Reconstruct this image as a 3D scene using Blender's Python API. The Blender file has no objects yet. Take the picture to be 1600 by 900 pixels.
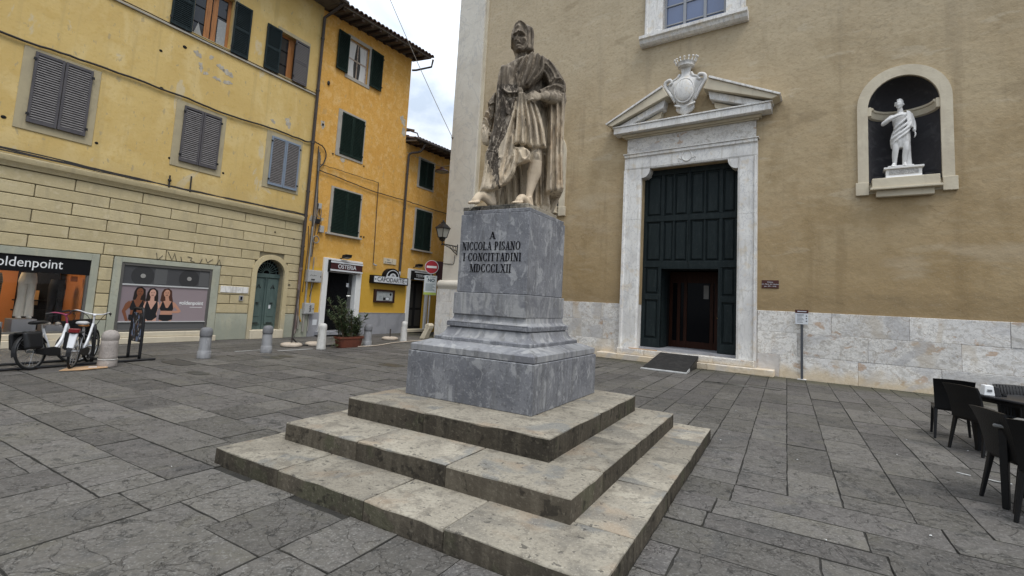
import bpy, bmesh, math, random
import numpy as np
from math import sin, cos, pi, radians
from mathutils import Vector, Matrix, noise as mnoise

random.seed(7)
SC = bpy.context.scene
COL = SC.collection

# ------------------------------------------------------------------ camera
cam_d = bpy.data.cameras.new("camera")
cam = bpy.data.objects.new("camera", cam_d)
COL.objects.link(cam)
SC.camera = cam
PITCH, ROLL = radians(5.31), radians(3.14)
fw = Vector((0, cos(PITCH), sin(PITCH)))
r0 = Vector((1, 0, 0)); u0 = r0.cross(fw)
rt = r0 * cos(ROLL) + u0 * sin(ROLL)
up = -r0 * sin(ROLL) + u0 * cos(ROLL)
cam.matrix_world = Matrix(((rt.x, up.x, -fw.x, 0), (rt.y, up.y, -fw.y, 0), (rt.z, up.z, -fw.z, 1.6), (0, 0, 0, 1)))
cam_d.sensor_width = 36.0
cam_d.lens = 36.0 * 744.2 / 1600.0
cam_d.shift_y = -44.9 / 1600.0
cam_d.clip_start = 0.05
cam_d.clip_end = 2000

# ------------------------------------------------------------------ light
SUN_DIR = Vector((0.38, -0.66, 1.35)).normalized()     # towards the sun
sun_d = bpy.data.lights.new("sun", 'SUN')
sun_d.energy = 1.5
sun_d.angle = radians(22)
sun_d.color = (1.0, 0.96, 0.9)
sun = bpy.data.objects.new("sun", sun_d)
COL.objects.link(sun)
sun.rotation_euler = SUN_DIR.to_track_quat('Z', 'Y').to_euler()

W = bpy.data.worlds.new("World")
SC.world = W
W.use_nodes = True
nt = W.node_tree
for n_ in list(nt.nodes):
    nt.nodes.remove(n_)
def wn(t, **k):
    n = nt.nodes.new(t)
    for a, v in k.items():
        setattr(n, a, v)
    return n
sky = wn("ShaderNodeTexSky", sky_type='NISHITA', sun_disc=False)
sky.sun_elevation = math.asin(SUN_DIR.z)
sky.sun_rotation = math.atan2(SUN_DIR.x, SUN_DIR.y)
tc = wn("ShaderNodeTexCoord")
sep = wn("ShaderNodeSeparateXYZ")
nt.links.new(tc.outputs['Generated'], sep.inputs[0])
zc = wn("ShaderNodeMath", operation='MAXIMUM'); zc.inputs[1].default_value = 0.0
nt.links.new(sep.outputs['Z'], zc.inputs[0])
zp = wn("ShaderNodeMath", operation='ADD'); zp.inputs[1].default_value = 0.35
nt.links.new(zc.outputs[0], zp.inputs[0])
dv = wn("ShaderNodeVectorMath", operation='DIVIDE')
cmb = wn("ShaderNodeCombineXYZ")
for i in range(3):
    nt.links.new(zp.outputs[0], cmb.inputs[i])
nt.links.new(tc.outputs['Generated'], dv.inputs[0]); nt.links.new(cmb.outputs[0], dv.inputs[1])
nz = wn("ShaderNodeTexNoise"); nz.inputs['Scale'].default_value = 2.6; nz.inputs['Detail'].default_value = 6
nz.inputs['Roughness'].default_value = 0.55; nz.inputs['Distortion'].default_value = 0.5
nt.links.new(dv.outputs[0], nz.inputs['Vector'])
rp = wn("ShaderNodeValToRGB")
rp.color_ramp.elements[0].position = 0.40; rp.color_ramp.elements[0].color = (0.50, 0.58, 0.69, 1)
rp.color_ramp.elements[1].position = 0.62; rp.color_ramp.elements[1].color = (0.86, 0.91, 0.98, 1)
nt.links.new(nz.outputs['Fac'], rp.inputs[0])
# overcast luminance: the zenith about three times the horizon
gr = wn("ShaderNodeMath", operation='MULTIPLY_ADD'); gr.inputs[1].default_value = 13.5; gr.inputs[2].default_value = 4.6
nt.links.new(zc.outputs[0], gr.inputs[0])
sc_ = wn("ShaderNodeVectorMath", operation='SCALE')
nt.links.new(rp.outputs[0], sc_.inputs[0]); nt.links.new(gr.outputs[0], sc_.inputs['Scale'])
mx = wn("ShaderNodeMix", data_type='RGBA'); mx.inputs['Factor'].default_value = 0.9
nt.links.new(sky.outputs[0], mx.inputs[6]); nt.links.new(sc_.outputs[0], mx.inputs[7])
bg = wn("ShaderNodeBackground"); bg.inputs['Strength'].default_value = 0.125
nt.links.new(mx.outputs[2], bg.inputs['Color'])
wo = wn("ShaderNodeOutputWorld")
nt.links.new(bg.outputs[0], wo.inputs[0])

SC.view_settings.view_transform = 'Standard'
SC.view_settings.look = 'None'
SC.view_settings.exposure = 0.26
SC.view_settings.gamma = 1.0
SC.cycles.max_bounces = 6
SC.cycles.diffuse_bounces = 2
SC.cycles.use_denoising = True

# ------------------------------------------------------------------ geometry helpers
class G:
    def __init__(s):
        s.v = []; s.f = []
    def add(s, vs, fs):
        o = len(s.v)
        s.v.extend([tuple(map(float, p)) for p in vs]); s.f.extend([[i + o for i in f] for f in fs])
        return s
    def box(s, x0, x1, y0, y1, z0, z1):
        vs = [(x, y, z) for z in (z0, z1) for y in (y0, y1) for x in (x0, x1)]
        return s.add(vs, [(0, 2, 3, 1), (4, 5, 7, 6), (0, 1, 5, 4), (2, 6, 7, 3), (0, 4, 6, 2), (1, 3, 7, 5)])
    def hexa(s, lo, hi):                 # two quads (lower, upper), same winding
        n = len(lo)
        return s.add(list(lo) + list(hi), [list(range(n))[::-1], list(range(n, 2 * n))] + [(i, (i + 1) % n, n + (i + 1) % n, n + i) for i in range(n)])
    def prism(s, poly, y0, y1):          # polygon in x,z extruded along y
        return s.hexa([(x, y1, z) for x, z in poly], [(x, y0, z) for x, z in poly])
    def prismz(s, poly, z0, z1):
        return s.hexa([(x, y, z0) for x, y in poly], [(x, y, z1) for x, y in poly])
    def prismx(s, poly, x0, x1):         # polygon in y,z along x
        return s.hexa([(x0, y, z) for y, z in poly], [(x1, y, z) for y, z in poly])
    def tube(s, path, r, n=8, closed=False, flat=1.0):
        P = [Vector(p) for p in path]
        R = r if hasattr(r, '__len__') else [r] * len(P)
        m = len(P); rings = []; prev = None
        for i in range(m):
            if closed:
                t = P[(i + 1) % m] - P[i - 1]
            else:
                t = P[min(i + 1, m - 1)] - P[max(i - 1, 0)]
            t = t.normalized() if t.length > 1e-9 else Vector((0, 0, 1))
            if prev is None:
                a = Vector((0, 0, 1)) if abs(t.z) < .9 else Vector((1, 0, 0))
                nn = t.cross(a).normalized()
            else:
                nn = (prev - t * prev.dot(t))
                nn = nn.normalized() if nn.length > 1e-6 else t.orthogonal().normalized()
            prev = nn
            b = t.cross(nn)
            rings.append([P[i] + nn * cos(2 * pi * k / n) * R[i] + b * sin(2 * pi * k / n) * R[i] * flat for k in range(n)])
        vs = [p for rg in rings for p in rg]
        fs = []
        for i in range(m if closed else m - 1):
            j = (i + 1) % m
            for k in range(n):
                fs.append((i * n + k, i * n + (k + 1) % n, j * n + (k + 1) % n, j * n + k))
        if not closed:
            fs.append(list(range(n))[::-1]); fs.append([(m - 1) * n + k for k in range(n)])
        return s.add(vs, fs)
    def lathe(s, prof, c=(0, 0, 0), n=20, cap=True, a0=0, a1=2 * pi):
        full = abs(a1 - a0 - 2 * pi) < 1e-6
        m = n if full else n + 1
        vs = []
        for r, z in prof:
            for k in range(m):
                a = a0 + (a1 - a0) * k / n
                vs.append((c[0] + r * cos(a), c[1] + r * sin(a), c[2] + z))
        fs = []
        for i in range(len(prof) - 1):
            for k in range(n):
                k2 = (k + 1) % m
                fs.append((i * m + k, i * m + k2, (i + 1) * m + k2, (i + 1) * m + k))
        if cap and full:
            fs.append(list(range(m))[::-1]); fs.append([(len(prof) - 1) * m + k for k in range(m)])
        return s.add(vs, fs)
    def ell(s, c, r, nu=14, nv=9, rot=None):
        vs = []; M_ = rot or Matrix.Identity(3)
        for i in range(nv + 1):
            th = pi * i / nv
            for k in range(nu):
                a = 2 * pi * k / nu
                p = M_ @ Vector((r[0] * sin(th) * cos(a), r[1] * sin(th) * sin(a), r[2] * cos(th)))
                vs.append((c[0] + p.x, c[1] + p.y, c[2] + p.z))
        fs = []
        for i in range(nv):
            for k in range(nu):
                fs.append((i * nu + k, (i + 1) * nu + k, (i + 1) * nu + (k + 1) % nu, i * nu + (k + 1) % nu))
        return s.add(vs, fs)
    def loft(s, secs, cap=True):
        n = len(secs[0]); vs = [p for r in secs for p in r]; fs = []
        for i in range(len(secs) - 1):
            for k in range(n):
                fs.append((i * n + k, i * n + (k + 1) % n, (i + 1) * n + (k + 1) % n, (i + 1) * n + k))
        if cap:
            fs.append(list(range(n))[::-1]); fs.append([(len(secs) - 1) * n + k for k in range(n)])
        return s.add(vs, fs)
    def plate(s, outer, holes, y0, y1):  # x,z outline with holes, front at y0, sides to y1
        bm = bmesh.new()
        for lp in [outer] + holes:
            vv = [bm.verts.new((x, y0, z)) for x, z in lp]
            for i in range(len(vv)):
                bm.edges.new((vv[i], vv[(i + 1) % len(vv)]))
        bmesh.ops.triangle_fill(bm, use_beauty=True, use_dissolve=False, edges=list(bm.edges), normal=(0, -1, 0))
        bmesh.ops.recalc_face_normals(bm, faces=list(bm.faces))
        if bm.faces and sum(f.normal.y * f.calc_area() for f in bm.faces) > 0:
            bmesh.ops.reverse_faces(bm, faces=list(bm.faces))
        bm.verts.index_update()
        s.add([v.co[:] for v in bm.verts], [[v.index for v in f.verts] for f in bm.faces])
        bm.free()
        for hi, lp in enumerate([outer] + holes):
            n = len(lp)
            s.add([(x, y0, z) for x, z in lp] + [(x, y1, z) for x, z in lp], [(i, n + i, n + (i + 1) % n, (i + 1) % n) for i in range(n)])
        return s

def obj_from(name, g, m=None, parent=None, smooth=0, bevel=0, seg=1, recalc=True, loc=None, rot=None):
    me = bpy.data.meshes.new(name)
    me.from_pydata(g.v, [], g.f)
    if recalc:
        bm = bmesh.new(); bm.from_mesh(me)
        bmesh.ops.recalc_face_normals(bm, faces=list(bm.faces))
        bm.to_mesh(me); bm.free()
    me.update()
    if m:
        me.materials.append(m)
    if smooth:
        me.shade_smooth()
        if smooth < 180:
            me.set_sharp_from_angle(angle=radians(smooth))
    o = bpy.data.objects.new(name, me)
    COL.objects.link(o)
    if parent:
        o.parent = parent
    if loc: o.location = loc
    if rot: o.rotation_euler = rot
    if bevel:
        b = o.modifiers.new("bevel", 'BEVEL'); b.width = bevel; b.segments = seg; b.limit_method = 'ANGLE'; b.angle_limit = radians(40)
    return o
B = obj_from

def tag(o, label=None, cat=None, group=None, kind=None):
    if label: o['label'] = label
    if cat: o['category'] = cat
    if group: o['group'] = group
    if kind: o['kind'] = kind
    return o
def thing(name, label, cat, loc=(0, 0, 0), rz=0, group=None):
    o = bpy.data.objects.new(name, None); COL.objects.link(o)
    o.location = loc; o.rotation_euler = (0, 0, rz); o.empty_display_size = .2
    return tag(o, label, cat, group)
def copy_tree(o, parent=None):
    c = o.copy(); COL.objects.link(c)
    c.parent = parent
    for ch in o.children:
        copy_tree(ch, c)
    return c
def text(s, size, loc, parent, m, name="lettering", align='LEFT', ext=.003, rz=0, shear=0, sx=1.0, bold=0):
    cu = bpy.data.curves.new(name, 'FONT'); cu.body = s; cu.size = size; cu.extrude = ext; cu.align_x = align; cu.align_y = 'CENTER'
    cu.shear = shear; cu.offset = bold; cu.resolution_u = 3
    cu.materials.append(m)
    tmp = bpy.data.objects.new(name, cu); COL.objects.link(tmp)
    me = bpy.data.meshes.new_from_object(tmp.evaluated_get(bpy.context.evaluated_depsgraph_get()))
    bpy.data.objects.remove(tmp); bpy.data.curves.remove(cu); me.name = name
    o = bpy.data.objects.new(name, me); COL.objects.link(o); o.parent = parent
    if not me.materials: me.materials.append(m)
    o.location = loc; o.rotation_euler = (pi / 2, 0, rz); o.scale = (sx, 1, 1)
    return o

def catmull(P, n):
    P = [np.array(p, float) for p in P]
    Q = [2 * P[0] - P[1]] + P + [2 * P[-1] - P[-2]]
    out = []
    for i in range(1, len(Q) - 2):
        for k in range(n):
            t = k / n
            a, b, c, d = Q[i - 1], Q[i], Q[i + 1], Q[i + 2]
            out.append(.5 * ((2 * b) + (-a + c) * t + (2 * a - 5 * b + 4 * c - d) * t * t + (-a + 3 * b - 3 * c + d) * t ** 3))
    out.append(P[-1])
    return out

# ------------------------------------------------------------------ materials
def M(name, base, layers=(), rough=.8, bump=(), rand=0.0, metal=0.0, world=False, spec=.4, emit=None, alpha=None, coat=0):
    m = bpy.data.materials.new(name); m.use_nodes = True
    t = m.node_tree; N = t.nodes; Lk = t.links
    bs = N["Principled BSDF"]
    bs.inputs['Roughness'].default_value = rough; bs.inputs['Metallic'].default_value = metal
    bs.inputs['Specular IOR Level'].default_value = spec
    if coat: bs.inputs['Coat Weight'].default_value = coat
    if world:
        g_ = N.new("ShaderNodeNewGeometry"); vec = g_.outputs['Position']
    else:
        c_ = N.new("ShaderNodeTexCoord"); vec = c_.outputs['Object']
    def noise(sc, det=5, dist=0, ro=.55):
        mp = N.new("ShaderNodeMapping"); Lk.new(vec, mp.inputs[0])
        mp.inputs['Scale'].default_value = sc if hasattr(sc, '__len__') else (sc, sc, sc)
        if rand:
            oi = N.new("ShaderNodeObjectInfo"); ad = N.new("ShaderNodeMath"); ad.operation = 'MULTIPLY'; ad.inputs[1].default_value = 37.0
            Lk.new(oi.outputs['Random'], ad.inputs[0]); Lk.new(ad.outputs[0], mp.inputs['Location'])
        nz = N.new("ShaderNodeTexNoise"); nz.inputs['Scale'].default_value = 1; nz.inputs['Detail'].default_value = det
        nz.inputs['Distortion'].default_value = dist; nz.inputs['Roughness'].default_value = ro
        Lk.new(mp.outputs[0], nz.inputs['Vector']); return nz.outputs['Fac']
    def maprange(v, lo, hi, to=1.0):
        r = N.new("ShaderNodeMapRange"); r.interpolation_type = 'SMOOTHSTEP'
        r.inputs[1].default_value = lo; r.inputs[2].default_value = hi; r.inputs[3].default_value = 0; r.inputs[4].default_value = to
        Lk.new(v, r.inputs[0]); return r.outputs[0]
    rgb = N.new("ShaderNodeRGB"); rgb.outputs[0].default_value = (*base, 1)
    colr = rgb.outputs[0]
    for L in layers:
        k = L[0]
        if k == 'n':
            _, sc, lo, hi, c, fac = L[:6]
            f = maprange(noise(sc, L[6] if len(L) > 6 else 5, L[7] if len(L) > 7 else 0), lo, hi, fac)
        elif k == 'v':
            _, sc, w, c, fac = L[:5]
            nf = noise(sc, 5, L[5] if len(L) > 5 else 1.0)
            a = N.new("ShaderNodeMath"); a.operation = 'SUBTRACT'; a.inputs[1].default_value = .5; Lk.new(nf, a.inputs[0])
            b = N.new("ShaderNodeMath"); b.operation = 'ABSOLUTE'; Lk.new(a.outputs[0], b.inputs[0])
            f = maprange(b.outputs[0], w, 0.0, fac)
            if len(L) > 6:
                mk = maprange(noise(L[6][0], 3), L[6][1], L[6][2], 1.0)
                mm = N.new("ShaderNodeMath"); mm.operation = 'MULTIPLY'; Lk.new(f, mm.inputs[0]); Lk.new(mk, mm.inputs[1]); f = mm.outputs[0]
        elif k == 'd':                    # along a horizontal direction
            _, dirv, z0, z1, c, fac, ns, amp = L
            dp = N.new("ShaderNodeVectorMath"); dp.operation = 'DOT_PRODUCT'; dp.inputs[1].default_value = (*dirv, 0); Lk.new(vec, dp.inputs[0])
            a = N.new("ShaderNodeMath"); a.operation = 'MULTIPLY_ADD'; a.inputs[1].default_value = amp * 2
            Lk.new(noise(ns, 6, .3), a.inputs[0]); Lk.new(dp.outputs['Value'], a.inputs[2])
            f = maprange(a.outputs[0], z0 + amp, z1 + amp, fac)
        elif k in 'xyz':                  # along an axis, edge broken by noise
            _, z0, z1, c, fac, ns, amp = L
            sp = N.new("ShaderNodeSeparateXYZ"); Lk.new(vec, sp.inputs[0])
            nf = noise(ns, 5, .3)
            a = N.new("ShaderNodeMath"); a.operation = 'MULTIPLY_ADD'; a.inputs[1].default_value = amp * 2; 
            Lk.new(nf, a.inputs[0]); Lk.new(sp.outputs['xyz'.index(k)], a.inputs[2])
            f = maprange(a.outputs[0], z0 + amp, z1 + amp, fac)
        elif k == 'w':
            _, sc, dirn, dist, lo, hi, c, fac = L
            mp = N.new("ShaderNodeMapping"); Lk.new(vec, mp.inputs[0])
            wv = N.new("ShaderNodeTexWave"); wv.bands_direction = dirn; wv.inputs['Scale'].default_value = sc
            wv.inputs['Distortion'].default_value = dist; wv.inputs['Detail'].default_value = 3
            Lk.new(mp.outputs[0], wv.inputs['Vector']); f = maprange(wv.outputs['Fac'], lo, hi, fac)
        mxn = N.new("ShaderNodeMix"); mxn.data_type = 'RGBA'
        Lk.new(f, mxn.inputs['Factor']); Lk.new(colr, mxn.inputs[6]); mxn.inputs[7].default_value = (*c, 1)
        colr = mxn.outputs[2]
    if rand:
        oi = N.new("ShaderNodeObjectInfo"); gi = N.new("ShaderNodeNewGeometry")
        ad = N.new("ShaderNodeMath"); ad.operation = 'ADD'; Lk.new(oi.outputs['Random'], ad.inputs[0]); Lk.new(gi.outputs['Random Per Island'], ad.inputs[1])
        fr = N.new("ShaderNodeMath"); fr.operation = 'FRACT'; Lk.new(ad.outputs[0], fr.inputs[0])
        ma = N.new("ShaderNodeMath"); ma.operation = 'MULTIPLY_ADD'; ma.inputs[1].default_value = 2 * rand; ma.inputs[2].default_value = 1 - rand
        Lk.new(fr.outputs[0], ma.inputs[0])
        hs = N.new("ShaderNodeHueSaturation"); Lk.new(colr, hs.inputs['Color']); Lk.new(ma.outputs[0], hs.inputs['Value'])
        colr = hs.outputs[0]
    Lk.new(colr, bs.inputs['Base Color'])
    last = None
    for bp in bump:
        nf = noise(bp[0], bp[2] if len(bp) > 2 else 6, bp[3] if len(bp) > 3 else 0)
        if len(bp) > 4: nf = maprange(nf, bp[4], bp[4] + .02, 1.0)     # a split ledge
        b = N.new("ShaderNodeBump"); b.inputs['Strength'].default_value = 1.0; b.inputs['Distance'].default_value = bp[1]
        Lk.new(nf, b.inputs['Height'])
        if last: Lk.new(last, b.inputs['Normal'])
        last = b.outputs[0]
    if last: Lk.new(last, bs.inputs['Normal'])
    if rough > .35 and layers:
        rn = maprange(noise(9.0, 4), .2, .8, 1.0)
        ra = N.new("ShaderNodeMath"); ra.operation = 'MULTIPLY_ADD'; ra.inputs[1].default_value = .16; ra.inputs[2].default_value = rough - .08
        Lk.new(rn, ra.inputs[0]); Lk.new(ra.outputs[0], bs.inputs['Roughness'])
    if emit:
        bs.inputs['Emission Color'].default_value = (*emit[0], 1); bs.inputs['Emission Strength'].default_value = emit[1]
    if alpha is not None: bs.inputs['Alpha'].default_value = alpha
    return m

K = {}
K['ochre'] = M('ochre_plaster', (.405, .303, .175), [
    ('n', .35, .40, .62, (.45, .355, .22), .75, 6, .2), ('n', (.9, .9, .6), .48, .64, (.28, .20, .10), .55, 7, .3),
    ('n', (1.4, 1.4, 4.5), .50, .64, (.45, .355, .225), .5, 8, .4), ('n', (2.2, 2.2, .18), .53, .68, (.255, .19, .11), .55, 6), ('v', (.5, .5, .7), .005, (.20, .145, .08), .55, .8, (.6, .54, .6)), ('n', (.8, .8, 2.5), .60, .66, (.50, .42, .30), .5, 9, .4),
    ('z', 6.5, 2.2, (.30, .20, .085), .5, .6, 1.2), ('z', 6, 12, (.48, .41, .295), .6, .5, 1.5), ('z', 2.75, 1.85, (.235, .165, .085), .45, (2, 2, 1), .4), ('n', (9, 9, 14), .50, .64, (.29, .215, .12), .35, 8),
    ('n', (.5, .5, 1.2), .60, .68, (.215, .16, .09), .35, 7, .3), ('n', (22, 22, 22), .56, .66, (.45, .36, .24), .25, 5), ('n', (.25, .25, .8), .58, .66, (.47, .385, .27), .4, 6, .4)],
    rough=.92, bump=[(1.6, .035, 6, .2), (7, .010, 8), (30, .004, 5)])
K['whiteplaster'] = M('pale_plaster', (.60, .565, .49), [('n', .8, .4, .7, (.50, .46, .39), .7, 6, 1), ('v', (.9, .9, .6), .03, (.40, .39, .37), .5, 2.0),
    ('n', (3, 3, .3), .55, .8, (.45, .42, .36), .5), ('z', 6, 3, (.68, .64, .56), .6, .5, 1)], rough=.85, bump=[(4, .012)])
K['cream'] = M('cream_stone', (.60, .53, .40), [('n', 1.5, .4, .7, (.50, .43, .32), .8), ('n', (6, 6, 1.5), .55, .75, (.44, .38, .29), .5)], rough=.85, bump=[(8, .008)])
K['marble'] = M('white_marble', (.78, .76, .72), [('n', 1.2, .42, .64, (.60, .58, .555), .7, 6, .6), ('v', (1.6, 1.6, 1.1), .018, (.42, .42, .43), .55, 2.0),
    ('v', (4, 4, 2), .014, (.45, .43, .40), .4, 1.5), ('n', (9, 9, 1), .52, .68, (.46, .43, .37), .55), ('n', 3.5, .56, .66, (.62, .50, .33), .35), ('n', (18, 18, 8), .54, .66, (.54, .52, .48), .5)], rough=.6, spec=.3, bump=[(18, .002)])
K['marble_block'] = M('veined_marble', (.74, .71, .66), [('n', 1.1, .42, .60, (.62, .60, .575), .8, 7, .6), ('v', (1.8, 1.8, 2.6), .014, (.30, .29, .285), .7, 2),
    ('v', (.9, .9, 1.2), .010, (.34, .27, .20), .75, 2), ('v', (4, 4, 6), .012, (.36, .33, .29), .55, 1.5), ('n', (2.6, 2.6, 3.4), .605, .66, (.38, .20, .075), .6, 9, .4), ('n', (7, 7, 9), .53, .63, (.42, .385, .335), .6, 8, .4), ('n', 26, .52, .64, (.46, .43, .385), .5, 5),
    ('z', .45, .05, (.58, .45, .28), .75, 2.5, .35), ('n', (1.0, 1.0, .6), .54, .64, (.50, .43, .34), .55, 6, 1), ('n', (.7, .7, .9), .56, .62, (.44, .43, .43), .5, 5, .8)], rough=.75, spec=.25, rand=.12, bump=[(9, .012), (34, .004)])
K['pav'] = M('sandstone_paving', (.113, .103, .095), [('n', 1.0, .40, .62, (.086, .079, .072), .7, 6, .3), ('n', .23, .42, .58, (.120, .111, .092), .6, 3),
    ('n', (5, 5, 5), .46, .64, (.135, .124, .113), .5, 9, .3), ('n', 24, .48, .64, (.070, .066, .059), .6, 7), ('n', 2.3, .56, .66, (.120, .110, .084), .4, 7, .4),
    ('n', 1.5, .57, .65, (.076, .073, .069), .6, 7, .6), ('n', 7, .62, .655, (.045, .043, .039), .8, 5, .3), ('n', 12, .56, .64, (.155, .145, .132), .35, 9, .4), ('n', 55, .55, .65, (.23, .22, .20), .5, 4),
    ('v', (1.0, 1.0, 1.0), .010, (.045, .042, .038), .5, .5, (.9, .58, .63)), ('v', (2.6, 2.6, 2.6), .016, (.055, .052, .046), .4, .5, (1.6, .60, .65)),
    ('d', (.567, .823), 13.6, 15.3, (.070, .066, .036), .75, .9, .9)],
    rough=.76, spec=.24, rand=.20, world=True, bump=[(1.7, .012, 9, .6, .50), (3.1, .008, 9, .5, .55), (2.2, .030, 9, .6), (8, .018, 9, .4), (30, .006, 6)])
K['joint'] = M('joint_dirt', (.028, .026, .022), [('n', 6, .45, .65, (.045, .042, .033), .7)], rough=.95, world=True, bump=[(30, .01)])
K['far_ground'] = K['joint']
K['step_top'] = M('sandstone_step', (.290, .260, .205), [('n', 1.1, .40, .62, (.235, .208, .165), .7, 6, .4), ('n', (2.6, 2.6, 2.6), .48, .64, (.375, .338, .268), .6, 8, .4),
    ('n', 7, .52, .64, (.15, .132, .105), .65, 8, .4), ('n', 34, .48, .64, (.165, .147, .118), .6, 6), ('n', 1.7, .54, .66, (.27, .20, .135), .5, 7, .5), ('n', 2.1, .56, .66, (.165, .165, .155), .7, 7, .4), ('n', 1.3, .55, .63, (.150, .137, .115), .65, 8, .5), ('n', 17, .63, .66, (.06, .055, .048), .75, 5, .3), ('n', 70, .57, .66, (.42, .385, .32), .45, 3)],
    rough=.88, spec=.2, rand=.20, world=True, bump=[(4, .014, 9, .3), (18, .008, 8), (70, .003, 4)])
K['step_riser'] = M('shaded_grimy_step_riser', (.070, .059, .044), [('n', (1.2, 1.2, 1.2), .42, .60, (.042, .036, .028), .8, 6, .4), ('n', (11, 11, 1.6), .48, .64, (.105, .090, .067), .6, 7, .2), ('n', (3, 3, 3), .54, .64, (.066, .067, .040), .5, 7), ('n', 34, .54, .66, (.14, .122, .093), .5, 6), ('n', 10, .57, .64, (.022, .019, .015), .7, 7, .4)],
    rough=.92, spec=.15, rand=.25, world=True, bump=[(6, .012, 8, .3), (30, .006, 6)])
K['greymarble'] = M('grey_marble', (.188, .190, .203), [('n', 1.6, .42, .62, (.122, .124, .136), .75, 7, .6), ('n', (4, 4, 3), .50, .66, (.250, .250, .258), .65, 9, .7),
    ('v', (2.3, 2.3, 1.6), .010, (.36, .36, .37), .5, 1.6), ('n', (7, 7, 5), .55, .61, (.36, .36, .36), .65, 9, .8), ('n', 1.1, .55, .66, (.100, .102, .116), .5, 5, .4), ('n', (16, 16, 1.0), .52, .64, (.115, .115, .118), .55), ('n', 36, .56, .66, (.31, .31, .315), .5, 6), ('n', 24, .58, .66, (.085, .086, .092), .5, 5)],
    rough=.6, spec=.3, rand=.05, bump=[(25, .004, 7), (4, .004)])
K['greymarble_light'] = M('pale_grey_marble', (.255, .255, .26), [('n', (2.5, 2.5, 1.5), .43, .60, (.15, .15, .162), .85, 7, 1), ('n', (6, 6, 2), .52, .62, (.36, .355, .345), .75, 8, 1), ('n', (10, 10, 1.2), .52, .66, (.14, .137, .132), .65), ('n', 24, .55, .64, (.36, .355, .35), .4, 6)], rough=.65, spec=.3, rand=.06, bump=[(25, .004, 7)])
K['inscription'] = M('black_inlay', (.006, .006, .007), rough=.7, spec=.1)
K['statue'] = M('weathered_statue_marble', (.56, .46, .33), [('n', 3, .43, .62, (.62, .52, .39), .7, 7, .5), ('n', (16, 16, 1.6), .51, .66, (.34, .26, .17), .5, 7),
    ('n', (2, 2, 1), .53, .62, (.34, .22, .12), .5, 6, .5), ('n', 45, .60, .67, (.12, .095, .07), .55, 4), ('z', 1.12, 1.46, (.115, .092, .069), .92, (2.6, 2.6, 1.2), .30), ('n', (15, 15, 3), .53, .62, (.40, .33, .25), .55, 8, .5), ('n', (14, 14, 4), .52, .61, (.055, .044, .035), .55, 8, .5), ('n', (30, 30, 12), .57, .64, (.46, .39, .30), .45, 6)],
    rough=.8, spec=.25, bump=[(40, .004, 6, .3), (90, .002)])
K['statue_dark'] = M('blackened_statue_marble', (.095, .077, .060), [('n', 12, .48, .62, (.045, .037, .030), .8, 8, .5), ('n', (22, 22, 10), .54, .61, (.44, .375, .295), .75, 8, .8), ('n', 50, .56, .64, (.30, .25, .20), .5, 4)], rough=.85, spec=.2, bump=[(40, .006, 6, .3)])
K['statue_clean'] = M('rain_washed_statue_marble', (.60, .485, .35), [('n', 5, .43, .62, (.53, .42, .295), .7, 7, .5), ('n', (20, 20, 5), .58, .68, (.36, .27, .18), .5, 7)], rough=.75, spec=.25, bump=[(60, .002)])
K['mossy'] = M('lichened_stone', (.105, .095, .078), [('n', 14, .46, .58, (.035, .032, .027), .85, 7, .3), ('n', 9, .56, .62, (.33, .30, .24), .7, 7), ('x', .15, .40, (.40, .345, .26), .7, 6, .2), ('n', 30, .56, .64, (.05, .045, .04), .7, 6)], rough=.9, bump=[(30, .012), (8, .02)])
K['white_statue'] = M('white_statue_marble', (.74, .725, .70), [('n', 3, .45, .75, (.62, .60, .57), .6), ('n', (20, 20, 4), .6, .8, (.50, .47, .43), .5)], rough=.6, bump=[(30, .004)])
K['niche_dark'] = M('black_plaster', (.035, .033, .036), [('n', (2, 2, 4), .5, .75, (.075, .072, .075), .7, 6, 1), ('n', (9, 9, 3), .6, .75, (.095, .09, .09), .4)], rough=.85, bump=[(7, .008)])
K['doorgreen'] = M('dark_green_door_paint', (.0125, .0185, .0195), [('n', (12, 12, 2), .48, .66, (.022, .030, .030), .7), ('n', 20, .60, .66, (.05, .05, .047), .4)], rough=.55, spec=.14, bump=[((40, 40, 3), .002)])
K['wood'] = M('brown_door_wood', (.036, .012, .006), [('n', (30, 30, 2), .45, .65, (.02, .007, .003), .8)], rough=.5, spec=.15)
K['woodlight'] = M('orange_window_wood', (.40, .17, .055), [('n', (40, 40, 2), .45, .7, (.24, .09, .028), .8), ('n', (50, 50, 3), .6, .75, (.5, .26, .1), .5)], rough=.5)
K['darkglass'] = M('dark_glass', (.005, .005, .006), rough=.12, spec=.08)
K['skyglass'] = M('window_glass', (.07, .11, .22), [('n', (.8, .8, .5), .4, .7, (.10, .15, .28), .6)], rough=.05, spec=.8)
K['curtainglass'] = M('old_window_glass', (.03, .03, .033), rough=.08, spec=.5)
K['black'] = M('black_void', (.006, .006, .006), rough=.9)
K['yellow'] = M('yellow_plaster', (.64, .465, .185), [('n', .45, .40, .60, (.59, .415, .155), .8, 7, .4), ('n', (1.2, 1.2, .6), .48, .62, (.70, .54, .26), .6, 7, .5),
    ('n', (4, 4, .14), .55, .70, (.46, .34, .15), .42, 5), ('n', (1.1, 1.1, .7), .615, .645, (.58, .51, .37), .6, 7, .8), ('n', 3, .53, .65, (.55, .37, .12), .4, 8), ('n', 12, .53, .65, (.57, .395, .125), .4, 7),
    ('z', 4.9, 4.25, (.48, .36, .17), .5, 2, .25), ('n', (9, 9, 4), .62, .66, (.36, .30, .2), .55, 6)], rough=.9, spec=.2, bump=[(3, .012), (16, .006)])
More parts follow.
